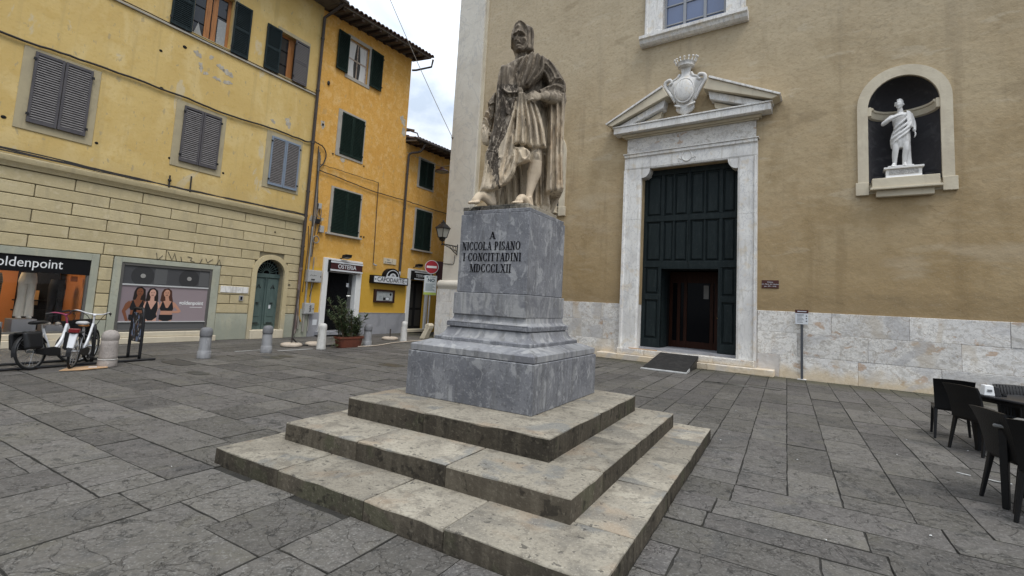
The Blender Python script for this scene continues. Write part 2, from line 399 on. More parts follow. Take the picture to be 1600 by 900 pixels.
K['orange'] = M('orange_plaster', (.69, .385, .100), [('n', .7, .42, .62, (.62, .325, .075), .6, 8, .3), ('n', (3.2, 3.2, 2.8), .48, .64, (.75, .49, .20), .6, 9, .4),
    ('n', (3, 3, .35), .53, .68, (.52, .28, .06), .4, 6), ('n', 6, .56, .66, (.78, .53, .23), .4, 9, .3), ('z', 4.6, 2.6, (.55, .33, .07), .5, 1.2, .6), ('n', (5, 5, 3), .615, .65, (.45, .32, .17), .45, 7, .4), ('n', 15, .50, .64, (.55, .285, .05), .5, 8),
    ('z', 2.62, 2.5, (.58, .345, .045), .85, .5, .05)], rough=.9, spec=.2, bump=[(2.2, .02, 7), (12, .008)])
K['rust'] = M('beige_rustication', (.52, .435, .262), [('n', .9, .42, .62, (.46, .38, .222), .7, 7, .3), ('n', (4, 4, .7), .52, .68, (.38, .32, .205), .5), ('n', 7, .54, .66, (.58, .495, .33), .45, 8), ('z', 1.0, .3, (.36, .33, .25), .7, 2, .3), ('n', 22, .56, .66, (.38, .32, .205), .4, 6)], rough=.9, spec=.2, rand=.07, bump=[(6, .01), (30, .004)])
K['rustgroove'] = M('groove_render', (.235, .205, .135), [('n', 5, .4, .7, (.16, .14, .095), .7)], rough=.95)
K['greenish'] = M('pale_green_render', (.40, .405, .325), [('n', 1.6, .42, .60, (.34, .345, .275), .8, 7, .4), ('n', (5, 5, 1), .52, .66, (.44, .42, .31), .6), ('z', .8, .2, (.29, .30, .24), .7, 3, .3), ('n', 14, .55, .65, (.30, .30, .25), .5, 6)], rough=.85, spec=.2, bump=[(10, .005)])
K['surround'] = M('grey_window_surround', (.43, .365, .235), [('n', 2, .42, .62, (.37, .315, .21), .7, 6, .4), ('n', (6, 6, 1), .54, .68, (.29, .25, .175), .5)], rough=.9, spec=.2, bump=[(12, .005)])
K['surround_grey'] = M('stone_window_surround', (.40, .37, .32), [('n', 3, .4, .7, (.32, .30, .26), .8), ('n', 8, .6, .72, (.48, .44, .36), .6)], rough=.9, bump=[(12, .005)])
K['shut_grey'] = M('grey_brown_shutter', (.085, .078, .082), [('n', (10, 10, 3), .45, .65, (.06, .055, .06), .7)], rough=.6)
K['shut_green'] = M('dark_green_shutter', (.009, .021, .016), [('n', (10, 10, 3), .48, .66, (.018, .032, .025), .7)], rough=.6, spec=.15)
K['shut_teal'] = M('faded_blue_green_shutter', (.016, .025, .027), [('n', (14, 14, 4), .5, .68, (.045, .06, .065), .5)], rough=.7, spec=.15)
K['shut_blue'] = M('pale_blue_shutter', (.21, .255, .32), [('n', (14, 14, 4), .5, .72, (.13, .165, .215), .7)], rough=.6)
K['slat_grey'] = M('weathered_grey_slats', (.21, .195, .19), [('n', (10, 10, 20), .45, .65, (.14, .13, .128), .7)], rough=.8, spec=.15)
K['tealdoor'] = M('weathered_teal_door', (.085, .125, .115), [('n', (8, 8, 2), .45, .72, (.055, .085, .08), .8), ('n', (20, 20, 5), .62, .74, (.17, .19, .165), .5)], rough=.65, bump=[((30, 30, 4), .003)])
K['iron'] = M('dark_iron', (.018, .018, .02), [('n', 20, .5, .75, (.035, .03, .028), .5)], rough=.5, metal=.3)
K['pipe_dark'] = M('dark_downpipe', (.055, .045, .040), [('n', (5, 5, 2), .5, .7, (.085, .068, .058), .7)], rough=.55)
K['pipe_grey'] = M('grey_pipe', (.30, .28, .25), [('n', (5, 5, 2), .5, .7, (.18, .165, .15), .7)], rough=.6)
K['pipe_yellow'] = M('yellow_gas_pipe', (.50, .27, .03), rough=.5)
K['cable'] = M('black_cable', (.035, .032, .03), rough=.7)
K['cable_light'] = M('grey_cable', (.22, .20, .175), rough=.7)
K['plastic_grey'] = M('grey_plastic_box', (.40, .40, .39), [('n', 12, .5, .75, (.30, .30, .285), .6)], rough=.55)
K['metal_plate'] = M('galvanised_panel', (.33, .33, .345), [('n', (4, 4, 1), .45, .7, (.25, .25, .265), .7)], rough=.5, metal=.2)
K['greystone'] = M('grey_dado_stone', (.30, .30, .315), [('n', 1.5, .4, .7, (.22, .22, .235), .8, 6, 1), ('n', 6, .6, .7, (.40, .39, .38), .5)], rough=.75, bump=[(14, .003)])
K['rooftile'] = M('terracotta_roof_tile', (.115, .072, .052), [('n', 6, .4, .7, (.06, .045, .038), .85), ('n', 14, .6, .75, (.20, .155, .12), .5)], rough=.9, bump=[(20, .01)])
K['rafter'] = M('dark_rafter_wood', (.055, .036, .026), [('n', (20, 2, 20), .5, .7, (.09, .062, .045), .7)], rough=.85)
K['soffit'] = M('grey_soffit', (.14, .12, .10), [('n', 4, .4, .7, (.09, .075, .06), .8)], rough=.9)
K['bollard'] = M('bollard_granite', (.36, .32, .29), [('n', 6, .4, .7, (.27, .245, .225), .8), ('n', 40, .55, .7, (.18, .165, .155), .6), ('n', 14, .6, .7, (.46, .41, .37), .6)], rough=.85, bump=[(20, .006)])
K['bollard_grey'] = M('bollard_grey_stone', (.30, .30, .305), [('n', (8, 8, 2), .4, .7, (.20, .20, .21), .8), ('n', (10, 10, 2), .58, .7, (.42, .42, .415), .7), ('z', .40, .52, (.12, .12, .125), .75, 6, .03)], rough=.8, bump=[(16, .006)])
K['bollard_white'] = M('bollard_white_stone', (.56, .545, .51), [('n', (8, 8, 3), .45, .7, (.42, .41, .385), .8), ('n', 9, .62, .7, (.25, .25, .24), .7)], rough=.8, bump=[(14, .01)])
K['pinkstone'] = M('pale_pink_stone', (.50, .425, .34), [('n', 9, .45, .7, (.40, .335, .27), .8)], rough=.9, bump=[(14, .008)])
K['terracotta'] = M('terracotta', (.17, .052, .030), [('n', 5, .4, .7, (.12, .038, .024), .8), ('n', 9, .62, .75, (.24, .11, .075), .5)], rough=.6, bump=[(10, .003)])
K['leaf'] = M('oleander_leaf', (.075, .105, .045), [('n', 6, .4, .7, (.035, .055, .022), .8), ('n', 9, .6, .7, (.095, .115, .05), .6)], rough=.45, rand=.3)
K['stem'] = M('plant_stem', (.11, .085, .05), rough=.8)
K['petal'] = M('white_petal', (.72, .72, .66), rough=.7)
K['soil'] = M('potting_soil', (.03, .022, .015), rough=.95)
K['white'] = M('white_paint', (.72, .72, .70), [('n', 8, .5, .75, (.62, .61, .59), .6)], rough=.5)
K['whiteplain'] = M('plain_white', (.78, .78, .77), rough=.55)
K['paleedge'] = M('pale_edge_strip', (.42, .42, .41), [('n', 9, .45, .6, (.30, .30, .29), .7)], rough=.6)
K['signwhite'] = M('sign_panel_white', (.62, .64, .66), [('n', (3, 3, 2), .5, .7, (.54, .56, .58), .5)], rough=.5)
K['signblack'] = M('sign_black', (.007, .007, .008), rough=.5, spec=.15)
K['signmaroon'] = M('maroon_sign', (.048, .010, .012), rough=.5)
K['signbrown'] = M('brown_plaque', (.065, .018, .013), rough=.5)
K['signred'] = M('traffic_red', (.36, .012, .022), rough=.4)
K['signgreen'] = M('sign_green', (.40, .50, .10), rough=.5)
K['inkgrey'] = M('grey_ink', (.16, .165, .17), rough=.7)
K['frost'] = M('frosted_lantern_glass', (.33, .33, .30), rough=.3)
K['ladder'] = None
K['rubber'] = M('black_rubber_ramp', (.028, .027, .026), [('n', 5, .45, .62, (.042, .04, .038), .8), ('n', 40, .55, .65, (.06, .056, .052), .5)], rough=.85, spec=.12, bump=[(60, .002)])
K['rattan'] = M('black_rattan_plastic', (.007, .007, .0075), rough=.42, spec=.30, bump=[((90, 90, 90), .002, 1)])
K['tabletop'] = M('dark_tabletop', (.030, .030, .032), [('n', 30, .5, .7, (.05, .05, .052), .4)], rough=.3)
K['tabletop_grey'] = M('grey_tabletop', (.16, .16, .155), [('n', 30, .5, .7, (.12, .12, .118), .4)], rough=.4)
K['bikewhite'] = M('white_bike_paint', (.70, .70, .71), rough=.25, spec=.5, coat=.4)
K['tyre'] = M('tyre_rubber', (.014, .014, .014), rough=.8)
K['chrome'] = M('bike_metal', (.5, .5, .5), rough=.3, metal=.9)
K['blackplastic'] = M('black_plastic', (.014, .014, .015), rough=.5)
K['pinkpaint'] = M('dark_pink_paint', (.30, .045, .10), rough=.35)
K['saddlewrap'] = M('grey_saddle_cover', (.45, .44, .43), [('n', 14, .5, .7, (.25, .24, .24), .8)], rough=.5)
K['saddleorange'] = M('tan_saddle', (.36, .15, .035), rough=.5)
K['redlens'] = M('red_reflector', (.16, .012, .012), rough=.3)
K['sticker'] = M('stickered_metal', (.02, .02, .022), [('n', (9, 9, 5), .55, .6, (.16, .20, .30), .9, 2), ('n', (11, 11, 7), .62, .66, (.5, .5, .48), .9, 2), ('n', (8, 8, 9), .64, .68, (.3, .12, .05), .8, 2)], rough=.5)
K['cardboard'] = M('cardboard', (.50, .32, .18), [('n', 5, .4, .7, (.43, .27, .145), .7), ('w', 40, 'X', .2, .4, .6, (.46, .29, .16), .5)], rough=.9)
K['shopwall'] = M('warm_shop_wall', (.56, .22, .075), [('n', 1, .4, .7, (.48, .18, .06), .6)], rough=.8)
K['shopdark'] = M('shop_dark_fitting', (.010, .010, .011), rough=.6, spec=.15)
K['shoplight'] = M('shop_ceiling_light', (.9, .8, .65), emit=((1.0, .72, .42), 17.0))
K['plinthgrey'] = M('grey_display_block', (.30, .30, .31), rough=.7)
K['trousers'] = M('cream_trousers', (.62, .58, .50), [('n', (14, 14, 2), .5, .7, (.50, .46, .39), .8)], rough=.9, bump=[((16, 16, 2), .02)])
K['plaid'] = M('dark_plaid_cloth', (.028, .022, .020), [('w', 6, 'X', 0, .86, .95, (.14, .125, .11), .7), ('w', 6, 'Z', 0, .86, .95, (.14, .125, .11), .7)], rough=.9)
K['darkcloth'] = M('black_cloth', (.012, .012, .014), rough=.9)
K['mannskin'] = M('mannequin_white', (.68, .65, .60), rough=.5)
K['poster'] = M('poster_backdrop', (.25, .20, .215), [('x', -4.2, -3.4, (.30, .245, .255), .8, .4, .3)], rough=.35)
K['skin1'] = M('print_brown_skin', (.20, .075, .038), rough=.4)
K['skin2'] = M('print_light_skin', (.58, .33, .25), rough=.4)
K['skin3'] = M('print_tan_skin', (.50, .26, .175), rough=.4)
K['hairdark'] = M('print_dark_hair', (.018, .012, .011), rough=.4)
K['hairbrown'] = M('print_brown_hair', (.07, .03, .02), rough=.4)
K['ventglass'] = M('dark_vent_mesh', (.055, .055, .058), [('w', 14, 'Z', 0, .5, .7, (.085, .085, .088), .6)], rough=.5)
K['alu'] = M('aluminium_frame', (.16, .155, .145), rough=.4, metal=.5)
K['fan'] = M('fan_dark', (.035, .035, .036), rough=.6)
K['acgrey'] = M('grey_fan_unit', (.10, .10, .10), rough=.6)
K['lace'] = M('lace_curtain', (.62, .61, .59), [('n', (30, 30, 3), .5, .7, (.45, .44, .43), .7)], rough=.9)
K['clothgrey'] = M('grey_cloth', (.30, .31, .31), [('n', 20, .5, .7, (.42, .42, .41), .6)], rough=.9)
K['litter'] = M('white_litter', (.7, .7, .68), rough=.8)
K['damp'] = M('damp_dark_stone', (.045, .044, .038), [('n', 10, .4, .7, (.065, .063, .055), .7)], rough=.35, world=True, bump=[(12, .006)])
K['graffiti'] = M('black_spray', (.05, .05, .048), rough=.9)
K['paintline'] = M('worn_white_paint', (.40, .40, .385), rough=.9)

# frames of the facades: x to the right along the wall, -y towards the viewer
CH_LOC, CH_RZ = (7.49, 13.38, 0), radians(-34.57)
LF_LOC, LF_RZ = (-7.79, 16.63, 0), radians(60.2)
PD_LOC, PD_RZ = (0.011, 5.975, 0), radians(-30.1)
def frame_pt(loc, rz, x, y, z=0):
    return (loc[0] + x * cos(rz) - y * sin(rz), loc[1] + x * sin(rz) + y * cos(rz), z)
def CHP(x, y, z=0): return frame_pt(CH_LOC, CH_RZ, x, y, z)
def LFP(x, y, z=0): return frame_pt(LF_LOC, LF_RZ, x, y, z)
def arch(cx, hw, z0, zs, rise, n=16):    # closed outline: base corners and an arch
    return [(cx - hw, z0), (cx + hw, z0)] + [(cx + hw * cos(pi * k / n), zs + rise * sin(pi * k / n)) for k in range(n + 1)]

# ------------------------------------------------------------------ ground and paving
gg = G()
gg.add([(-150, -150, -.009), (150, -150, -.009), (150, 150, -.009), (-150, 150, -.009)], [(0, 1, 2, 3)])
ground = tag(B('ground', gg, K['joint'], recalc=False), kind='structure')
PA = Vector((cos(PD_RZ), sin(PD_RZ))); PB = Vector((-sin(PD_RZ), cos(PD_RZ)))
rs = random.Random(11)
slabs = []
def rows(a0, a1, b0, b1, along, wr, lr):
    ac0, ac1, bc0, bc1 = (a0, a1, b0, b1) if along == 'b' else (b0, b1, a0, a1)
    c = ac0
    while c < ac1 - .05:
        w = rs.uniform(*wr)
        if ac1 - c - w < wr[0] * .6: w = ac1 - c
        l = bc0 - rs.uniform(0, lr[0])
        while l < bc1:
            n_ = rs.uniform(*lr)
            lo, hi = max(l, bc0), min(l + n_, bc1)
            if hi - lo > .12:
                slabs.append((c, c + w, lo, hi) if along == 'b' else (lo, hi, c, c + w))
            l += n_
        c += w
rows(-4.42, -.84, -1.6, 2.6, 'b', (.42, .62), (.6, 1.15))
rows(-11.6, -4.42, -1.6, 1.72, 'b', (.45, .65), (.6, 1.1))
rows(-11.6, -4.42, 1.72, 20, 'a', (.38, .56), (.6, 1.15))
rows(-4.42, -.84, 6.78, 20, 'b', (.38, .54), (.8, 1.5))
rows(-.84, 9, -1.6, 5.2, 'a', (.30, .50), (.75, 1.5))
rows(-.84, 14, 5.2, 19, 'b', (.36, .52), (.7, 1.3))
rows(-15.1, -11.6, -4, 24, 'b', (.6, .9), (1.0, 1.8))
def slab_geo(g, a0, a1, b0, b1, rich):
    gp = .0028 if rich else .005
    a0 += gp; a1 -= gp; b0 += gp; b1 -= gp
    dz = rs.uniform(-.004, .004); ta = rs.uniform(-.003, .003); tb = rs.uniform(-.003, .003)
    ring = []
    k = 5 if rich else 1
    cs = [(a0, b0), (a1, b0), (a1, b1), (a0, b1)]
    j = .0048 if rich else .003
    for i in range(4):
        p, q = cs[i], cs[(i + 1) % 4]
        for t in range(k):
            f = t / k
            ring.append((p[0] + (q[0] - p[0]) * f + rs.uniform(-j, j), p[1] + (q[1] - p[1]) * f + rs.uniform(-j, j)))
    ca, cb = (a0 + a1) / 2, (b0 + b1) / 2
    def w(a, b, z): 
        return (PA.x * a + PB.x * b, PA.y * a + PB.y * b, z + dz + ta * (a - ca) + tb * (b - cb))
    n = len(ring)
    ins = .0045 if rich else .004
    top = []
    for a, b in ring:
        da, db = ca - a, cb - b
        top.append((a + (ins if da > 0 else -ins) * (1 if abs(da) > .02 else 0), b + (ins if db > 0 else -ins)))
    vs = [w(a, b, -.024) for a, b in ring] + [w(a, b, -.005) for a, b in ring] + [w(a, b, 0) for a, b in top]
    fs = []
    for L in range(2):
        for i in range(n):
            fs.append((L * n + i, L * n + (i + 1) % n, (L + 1) * n + (i + 1) % n, (L + 1) * n + i))
    fs.append([2 * n + i for i in range(n)])
    g.add(vs, fs)
    g.mi = getattr(g, 'mi', []) + [1] * (2 * n) + [0]
def church_y(x, y):
    dx, dy = x - CH_LOC[0], y - CH_LOC[1]
    return -dx * sin(CH_RZ) + dy * cos(CH_RZ)
cand = []
for s in slabs:
    ca, cb = (s[0] + s[1]) / 2, (s[2] + s[3]) / 2
    x, y = PA.x * ca + PB.x * cb, PA.y * ca + PB.y * cb
    if church_y(x, y) > .4 and x > -5: continue
    if -4.3 < ca < -1.0 and 2.75 < cb < 6.6: continue
    if y < .4: 
        cand.append((1e9, s)); continue
    ang = abs(x - 0) / y
    area = (s[1] - s[0]) * (s[3] - s[2])
    key = -area / (y ** 3)
    if ang > 1.18 or y < 2.2: key = 1e6 + y
    cand.append((key, s))
cand.sort(key=lambda t: t[0])
field = G()
for i, (k, s) in enumerate(cand):
    if i < 292:
        g = G(); slab_geo(g, *s, True); o = B('paving_slab', g, K['pav'], ground, recalc=False)
        o.data.materials.append(K['joint']); o.data.polygons.foreach_set('material_index', g.mi)   # earth packed against the sides
    else:
        slab_geo(field, *s, False)
o = tag(B('paving_slab_field', field, K['pav'], ground, recalc=False), kind='stuff'); o.data.materials.append(K['joint']); o.data.polygons.foreach_set('material_index', field.mi)
# damp sunken spots in the paving
def blot(name, x, y, rx, ry, rz, m, z=.006, label=None, kind='structure', jag=.18, n=22):
    g = G(); pts = []
    for k in range(n):
        a = 2 * pi * k / n; f = 1 + rs.uniform(-jag, jag) * .4
        u_, v_ = rx * f * abs(cos(a)) ** .5 * (1 if cos(a) > 0 else -1), ry * f * abs(sin(a)) ** .5 * (1 if sin(a) > 0 else -1)
        pts.append((x + u_ * cos(rz) - v_ * sin(rz), y + u_ * sin(rz) + v_ * cos(rz)))
    g.prismz(pts, z - .004, z)
    return tag(B(name, g, m), kind=kind)
for x, y, rx, ry in ((-6.79, 10.07, .42, .2), (-2.69, 11.4, .33, .2), (-5.59, 11.59, .28, .16), (-5.7, 9.02, .25, .12), (-5.43, 11.94, .24, .13), (5.3, 11.3, .34, .16), (4.9, 11.55, .2, .09), (5.95, 11.05, .3, .13)):
    blot('puddle', x, y, rx, ry, PD_RZ if x < 0 else CH_RZ, K['damp'])
lit = G()
for i in range(18):
    y = rs.uniform(2.9, 9); x = rs.uniform(-1.0, 1.05) * y
    a, b = x * PA.x + y * PA.y, x * PB.x + y * PB.y
    if -4.5 < a < -.75 and 2.5 < b < 6.9: continue
    r_ = rs.uniform(.005, .011); a0 = rs.uniform(0, 6)
    lit.prismz([(x + r_ * rs.uniform(.6, 1.4) * cos(a0 + k), y + r_ * rs.uniform(.4, 1) * sin(a0 + k)) for k in range(6)], .003, .007)
tag(B('litter', lit, K['litter']), kind='stuff')
# worn chalk lines on the street and a paint splash by the tables
for (xa, ya), (xb, yb), w_ in (((-6.1, 12.9), (-5.55, 13.8), .05), ((-6.9, 12.3), (-6.5, 13.0), .04), ((5.06, 5.46), (5.13, 5.37), .02), ((5.2, 5.3), (5.27, 5.2), .018), ((5.27, 5.2), (5.36, 5.16), .02)):
    d_ = Vector((xb - xa, yb - ya)); n_ = Vector((-d_.y, d_.x)).normalized() * w_
    g = G(); q = []
    for k in range(9):
        t_ = k / 8; q.append((xa + d_.x * t_ + n_.x * rs.uniform(.5, 1), ya + d_.y * t_ + n_.y * rs.uniform(.5, 1)))
    for k in range(8, -1, -1):
        t_ = k / 8; q.append((xa + d_.x * t_ - n_.x * rs.uniform(.5, 1), ya + d_.y * t_ - n_.y * rs.uniform(.5, 1)))
    g.prismz(q, .004, .009); tag(B('road_marking', g, K['paintline']), kind='structure')

# ------------------------------------------------------------------ church
church = thing('church', 'ochre church facade with white marble doorway, pediment and statue niche', 'church', CH_LOC, CH_RZ)
def niche_outline(cx, hw, z0, zs, rise): return arch(cx, hw, z0, zs, rise, 20)
NCX = (2.82, -7.82)
g = G()
outer = [(-11.12, 1.80), (-3.96, 1.80), (-3.96, 6.30), (-1.04, 6.30), (-1.04, 1.80), (16, 1.80), (16, 17.5), (-11.12, 17.5)]
holes = [[(-3.42, 11.0), (-1.42, 11.0), (-1.42, 14.6), (-3.42, 14.6)]] + [niche_outline(c, .72, 5.22, 7.22, .78) for c in NCX]
g.plate(outer, holes, 0, .35)
B('wall', g, K['ochre'], church, recalc=False)
g = G(); g.box(-12.57, 16, .36, 12, -.2, 17.45); g.box(-12.9, 16.2, -.4, 12.2, 17.5, 17.8)
# keep openings clear: the body starts behind the deepest recess
g = G(); g.box(-12.56, 16, 2.0, 13, -.2, 17.4); g.box(-12.56, -11.0, .03, 2.0, -.2, 17.4); g.box(15, 16, .36, 2, -.2, 17.4); g.box(-12.8, 16.2, -.5, 13.2, 17.52, 17.8)
B('body', g, K['whiteplaster'], church)
g = G(); g.box(-11.1, 15, .38, 1.99, -.2, .0); B('floor', g, K['joint'], church)
# corner pilaster
g = G(); g.box(-12.57, -11.13, -.15, 0.02, 2.42, 17.5); B('pilaster', g, K['whiteplaster'], church, bevel=.01)
g = G(); g.box(-11.13, -11.0, -.06, .02, 2.42, 17.5); B('pilaster_edge', g, K['cream'], church)
g = G(); prof = [(-.15, 2.44), (-.17, 2.42), (-.24, 2.40), (-.30, 2.34), (-.32, 2.25), (-.30, 2.16), (-.25, 2.10), (-.25, 2.06), (0, 2.06), (0, 2.44)]
g.prismx(prof, -12.68, -11.02); B('pilaster_base', g, K['whiteplaster'], church, smooth=40)
for z0, z1 in ((0, .52), (.525, 1.03), (1.035, 1.54), (1.545, 2.055)):
    xs = [-12.72, -11.9, -11.02] if int(z0 * 4) % 2 else [-12.72, -11.02]
    for a, b in zip(xs, xs[1:]):
        g = G(); g.box(a + .003, b - .003, -.26, .3, z0, z1); B('marble_block', g, K['marble'], church, bevel=.006)
# marble wall base in courses
rb = random.Random(5)
def course(x0, x1, z0, z1, lo, hi, first):
    x = x0
    n_ = first
    while x < x1 - .01:
        e = min(x + n_, x1)
        if x1 - e < .35: e = x1
        g = G(); d = rb.uniform(-.006, .006)
        g.box(x + .002, e - .002, -.035 + d, .34, z0 + .0015, z1 - .0015)
        B('marble_block', g, K['marble_block'], church, bevel=.007)
        x = e; n_ = rb.uniform(lo, hi)
for z0, z1, f1, f2 in ((1.22, 1.80, 1.75, .9), (.60, 1.22, .98, 1.6), (-.05, .60, .55, 1.1)):
    course(-.49, 16, z0, z1, 1.0, 1.8, f1)
    course(-10.98, -4.58, z0, z1, .9, 1.8, f2)
g = G(); g.box(-11, -4.56, -.02, .34, 1.80, 1.803); g.box(-.49, 16, -.02, .34, 1.80, 1.803)
# doorway
def jamb(x0, x1, outer_left):
    for z0, z1 in ((.37, 2.35), (2.354, 4.6), (4.604, 6.30)):
        g = G()
        if outer_left: pro = [(x0, -.10), (x0, -.17), (x0 + .07, -.17), (x0 + .10, -.12), (x1 - .06, -.12), (x1, -.09), (x1, .40), (x0, .40)]
        else: pro = [(x1, .40), (x0, .40), (x0, -.09), (x0 + .06, -.12), (x1 - .10, -.12), (x1 - .07, -.17), (x1, -.17), (x1, -.10)]
        g.prismz(pro, z0, z1); B('jamb_block', g, K['marble'], church, bevel=.004)
jamb(-4.56, -3.97, True); jamb(-1.03, -.50, False)
g = G(); g.prismx([(-.10, 6.304), (-.12, 6.36), (-.12, 6.70), (-.17, 6.74), (-.17, 6.83), (.4, 6.83), (.4, 6.304)], -4.56, -.50); B('lintel', g, K['marble'], church)
g = G(); g.box(-4.50, -.55, -.08, .3, 6.86, 7.40); B('frieze', g, K['marble_block'], church, bevel=.005)
g = G(); g.prismx([(-.1, 6.833), (-.2, 6.836), (-.2, 6.858), (-.08, 6.86), (.3, 6.86), (.3, 6.833)], -4.6, -.46); B('moulding', g, K['marble'], church)
g = G()
for a, b, y_, z0, z1 in ((-4.58, -.48, -.14, 7.403, 7.45), (-4.66, -.40, -.22, 7.45, 7.53)): g.box(a, b, y_, .3, z0, z1)
B('bed_moulding', g, K['cream'], church, bevel=.01)
g = G(); g.box(-4.88, -.13, -.42, .3, 7.532, 7.74); g.box(-4.92, -.09, -.45, .3, 7.742, 7.79); B('cornice', g, K['marble'], church, bevel=.006)
def rake(sgn):
    cx = -2.505
    def mp(poly): 
        return [(cx + sgn * (x - cx), z) for x, z in poly]
    g = G(); g.prism(mp([(-5.10, 7.86), (-4.92, 7.79), (-3.04, 8.50), (-3.20, 8.80)]), -.52, .2); B('raking_cornice', g, K['cream'], church, bevel=.012)
    g = G(); g.prism(mp([(-5.14, 7.90), (-5.10, 7.86), (-3.20, 8.80), (-3.23, 8.86)]), -.57, .2); B('raking_fillet', g, K['marble'], church, bevel=.006)
    g = G(); g.prism(mp([(-4.75, 7.792), (-4.30, 7.792), (-3.22, 8.18), (-3.17, 8.45)]), -.38, .2); B('raking_corona', g, K['marble'], church, bevel=.006)
    g = G(); g.prism(mp([(-4.1, 7.793), (-3.62, 7.793), (-3.34, 7.93), (-3.30, 8.14)]), -.22, .2); B('raking_bed', g, K['cream'], church, bevel=.01)
rake(1); rake(-1)
# corner corbels in the door head
for sx, x in ((1, -3.97), (-1, -1.03)):
    g = G(); n = 10
    g.prism([(x, 6.302), (x, 6.0)] + [(x + sx * (.03 + .25 * sin(pi / 2 * k / n)), 6.302 - .30 * cos(pi / 2 * k / n)) for k in range(n + 1)], -.10, .33)
    B('door_corbel', g, K['marble'], church)
# little carved ring on the lintel
g = G(); g.tube([(-2.51 + .15 * cos(a), -.125, 6.57 + .17 * sin(a)) for a in np.linspace(0, 2 * pi, 25)[:-1]], .022, 6, closed=True)
for s in (-1, 1):
    g.tube([(-2.51 + s * .15, -.125, 6.70), (-2.51 + s * .24, -.125, 6.74), (-2.51 + s * .26, -.125, 6.66)], .016, 6)
    g.tube([(-2.51 + s * .16, -.125, 6.48), (-2.51 + s * .27, -.125, 6.52), (-2.51 + s * .24, -.125, 6.42)], .016, 6)
B('carved_ring', g, K['marble'], church, smooth=60)
# coat of arms shield in the broken pediment
SX, SYF = -2.55, -.28
half = [(9.44, .20), (9.34, .15), (9.22, .14), (9.12, .20), (9.04, .34), (8.98, .50), (8.90, .59), (8.80, .60), (8.70, .52), (8.60, .44), (8.48, .40), (8.36, .34), (8.24, .27), (8.14, .28), (8.04, .29), (7.95, .22), (7.88, .10), (7.84, .02)]
secs = []
for z, w_ in half:
    r_ = []
    for k in range(20):
        a = 2 * pi * k / 20
        r_.append((SX + w_ * cos(a), SYF + (.10 + .35 * w_) * -abs(sin(a)) ** .8 * (1 if sin(a) > 0 else -.9) * .55, z))
    secs.append(r_)
g = G(); g.loft(secs)
g.ell((SX, SYF - .17, 8.60), (.28, .09, .36), 20, 12)
g.tube(catmull([(SX + .29 * cos(a), SYF - .16, 8.62 + .36 * sin(a) * (1 if sin(a) > 0 else 1.15)) for a in np.linspace(0, 2 * pi, 13)], 4), .03, 6)
for s in (-1, 1):
    g.tube(catmull([(SX + s * .30, SYF - .05, 8.30), (SX + s * .44, SYF - .08, 8.55), (SX + s * .60, SYF - .10, 8.82), (SX + s * .60, SYF - .12, 8.98), (SX + s * .46, SYF - .14, 9.03), (SX + s * .40, SYF - .14, 8.93), (SX + s * .48, SYF - .13, 8.88)], 5), [.05] * 10 + [.06] * 12 + [.045] * 9, 8)
    g.tube(catmull([(SX + s * .18, SYF - .05, 9.2), (SX + s * .26, SYF - .1, 9.06), (SX + s * .40, SYF - .1, 9.0)], 5), .04, 6)
    g.tube(catmull([(SX + s * .30, SYF - .05, 8.2), (SX + s * .22, SYF - .14, 8.12), (SX + s * .10, SYF - .15, 8.08)], 5), .035, 6)
sh = B('coat_of_arms', g, K['marble'], church, smooth=70)
g = G()
g.lathe([(.20, 9.40), (.25, 9.43), (.25, 9.47), (.27, 9.53), (.29, 9.55)], (SX, SYF, 0), 18)
for k in range(9):
    a = pi * (k / 8) + pi
    p = (SX + .29 * cos(a), SYF + .24 * sin(a) * .8, 9.55)
    g.tube([p, (p[0] + .06 * cos(a), p[1] - .02, 9.66)], [.03, .012], 6); g.ell((p[0] + .07 * cos(a), p[1] - .025, 9.69), (.034, .034, .034), 8, 6)
B('crown', g, K['marble'], sh, smooth=50)
# upper window
g = G(); g.box(-4.02, -3.42, -.10, .3, 10.90, 15.2); g.box(-1.42, -.86, -.10, .3, 10.90, 15.2); g.box(-3.42, -1.42, -.10, .3, 14.6, 15.2); g.box(-3.98, -3.9, -.14, -.1, 10.9, 15.2); g.box(-.98, -.9, -.14, -.1, 10.9, 15.2)
wf = B('window_surround', g, K['marble'], church, bevel=.01)
g = G(); g.prismx([(-.32, 10.90), (-.32, 10.80), (-.26, 10.76), (-.22, 10.66), (-.14, 10.60), (.3, 10.60), (.3, 10.90)], -4.13, -.78); B('window_sill', g, K['marble'], church)
g = G()
for x in (-3.40, -2.755, -2.105, -1.49):
    g.box(x - .045, x + .045, .18, .28, 10.95, 14.6)
for z in (10.97, 11.32, 12.0, 12.7, 13.4, 14.1): g.box(-3.42, -1.42, .20, .27, z - .022, z + .022)
wf2 = B('window', g, M('grey_window_bars', (.28, .29, .31), rough=.6), church)
g = G(); g.box(-3.42, -1.42, .235, .245, 10.95, 14.6); B('pane', g, K['skyglass'], wf2)
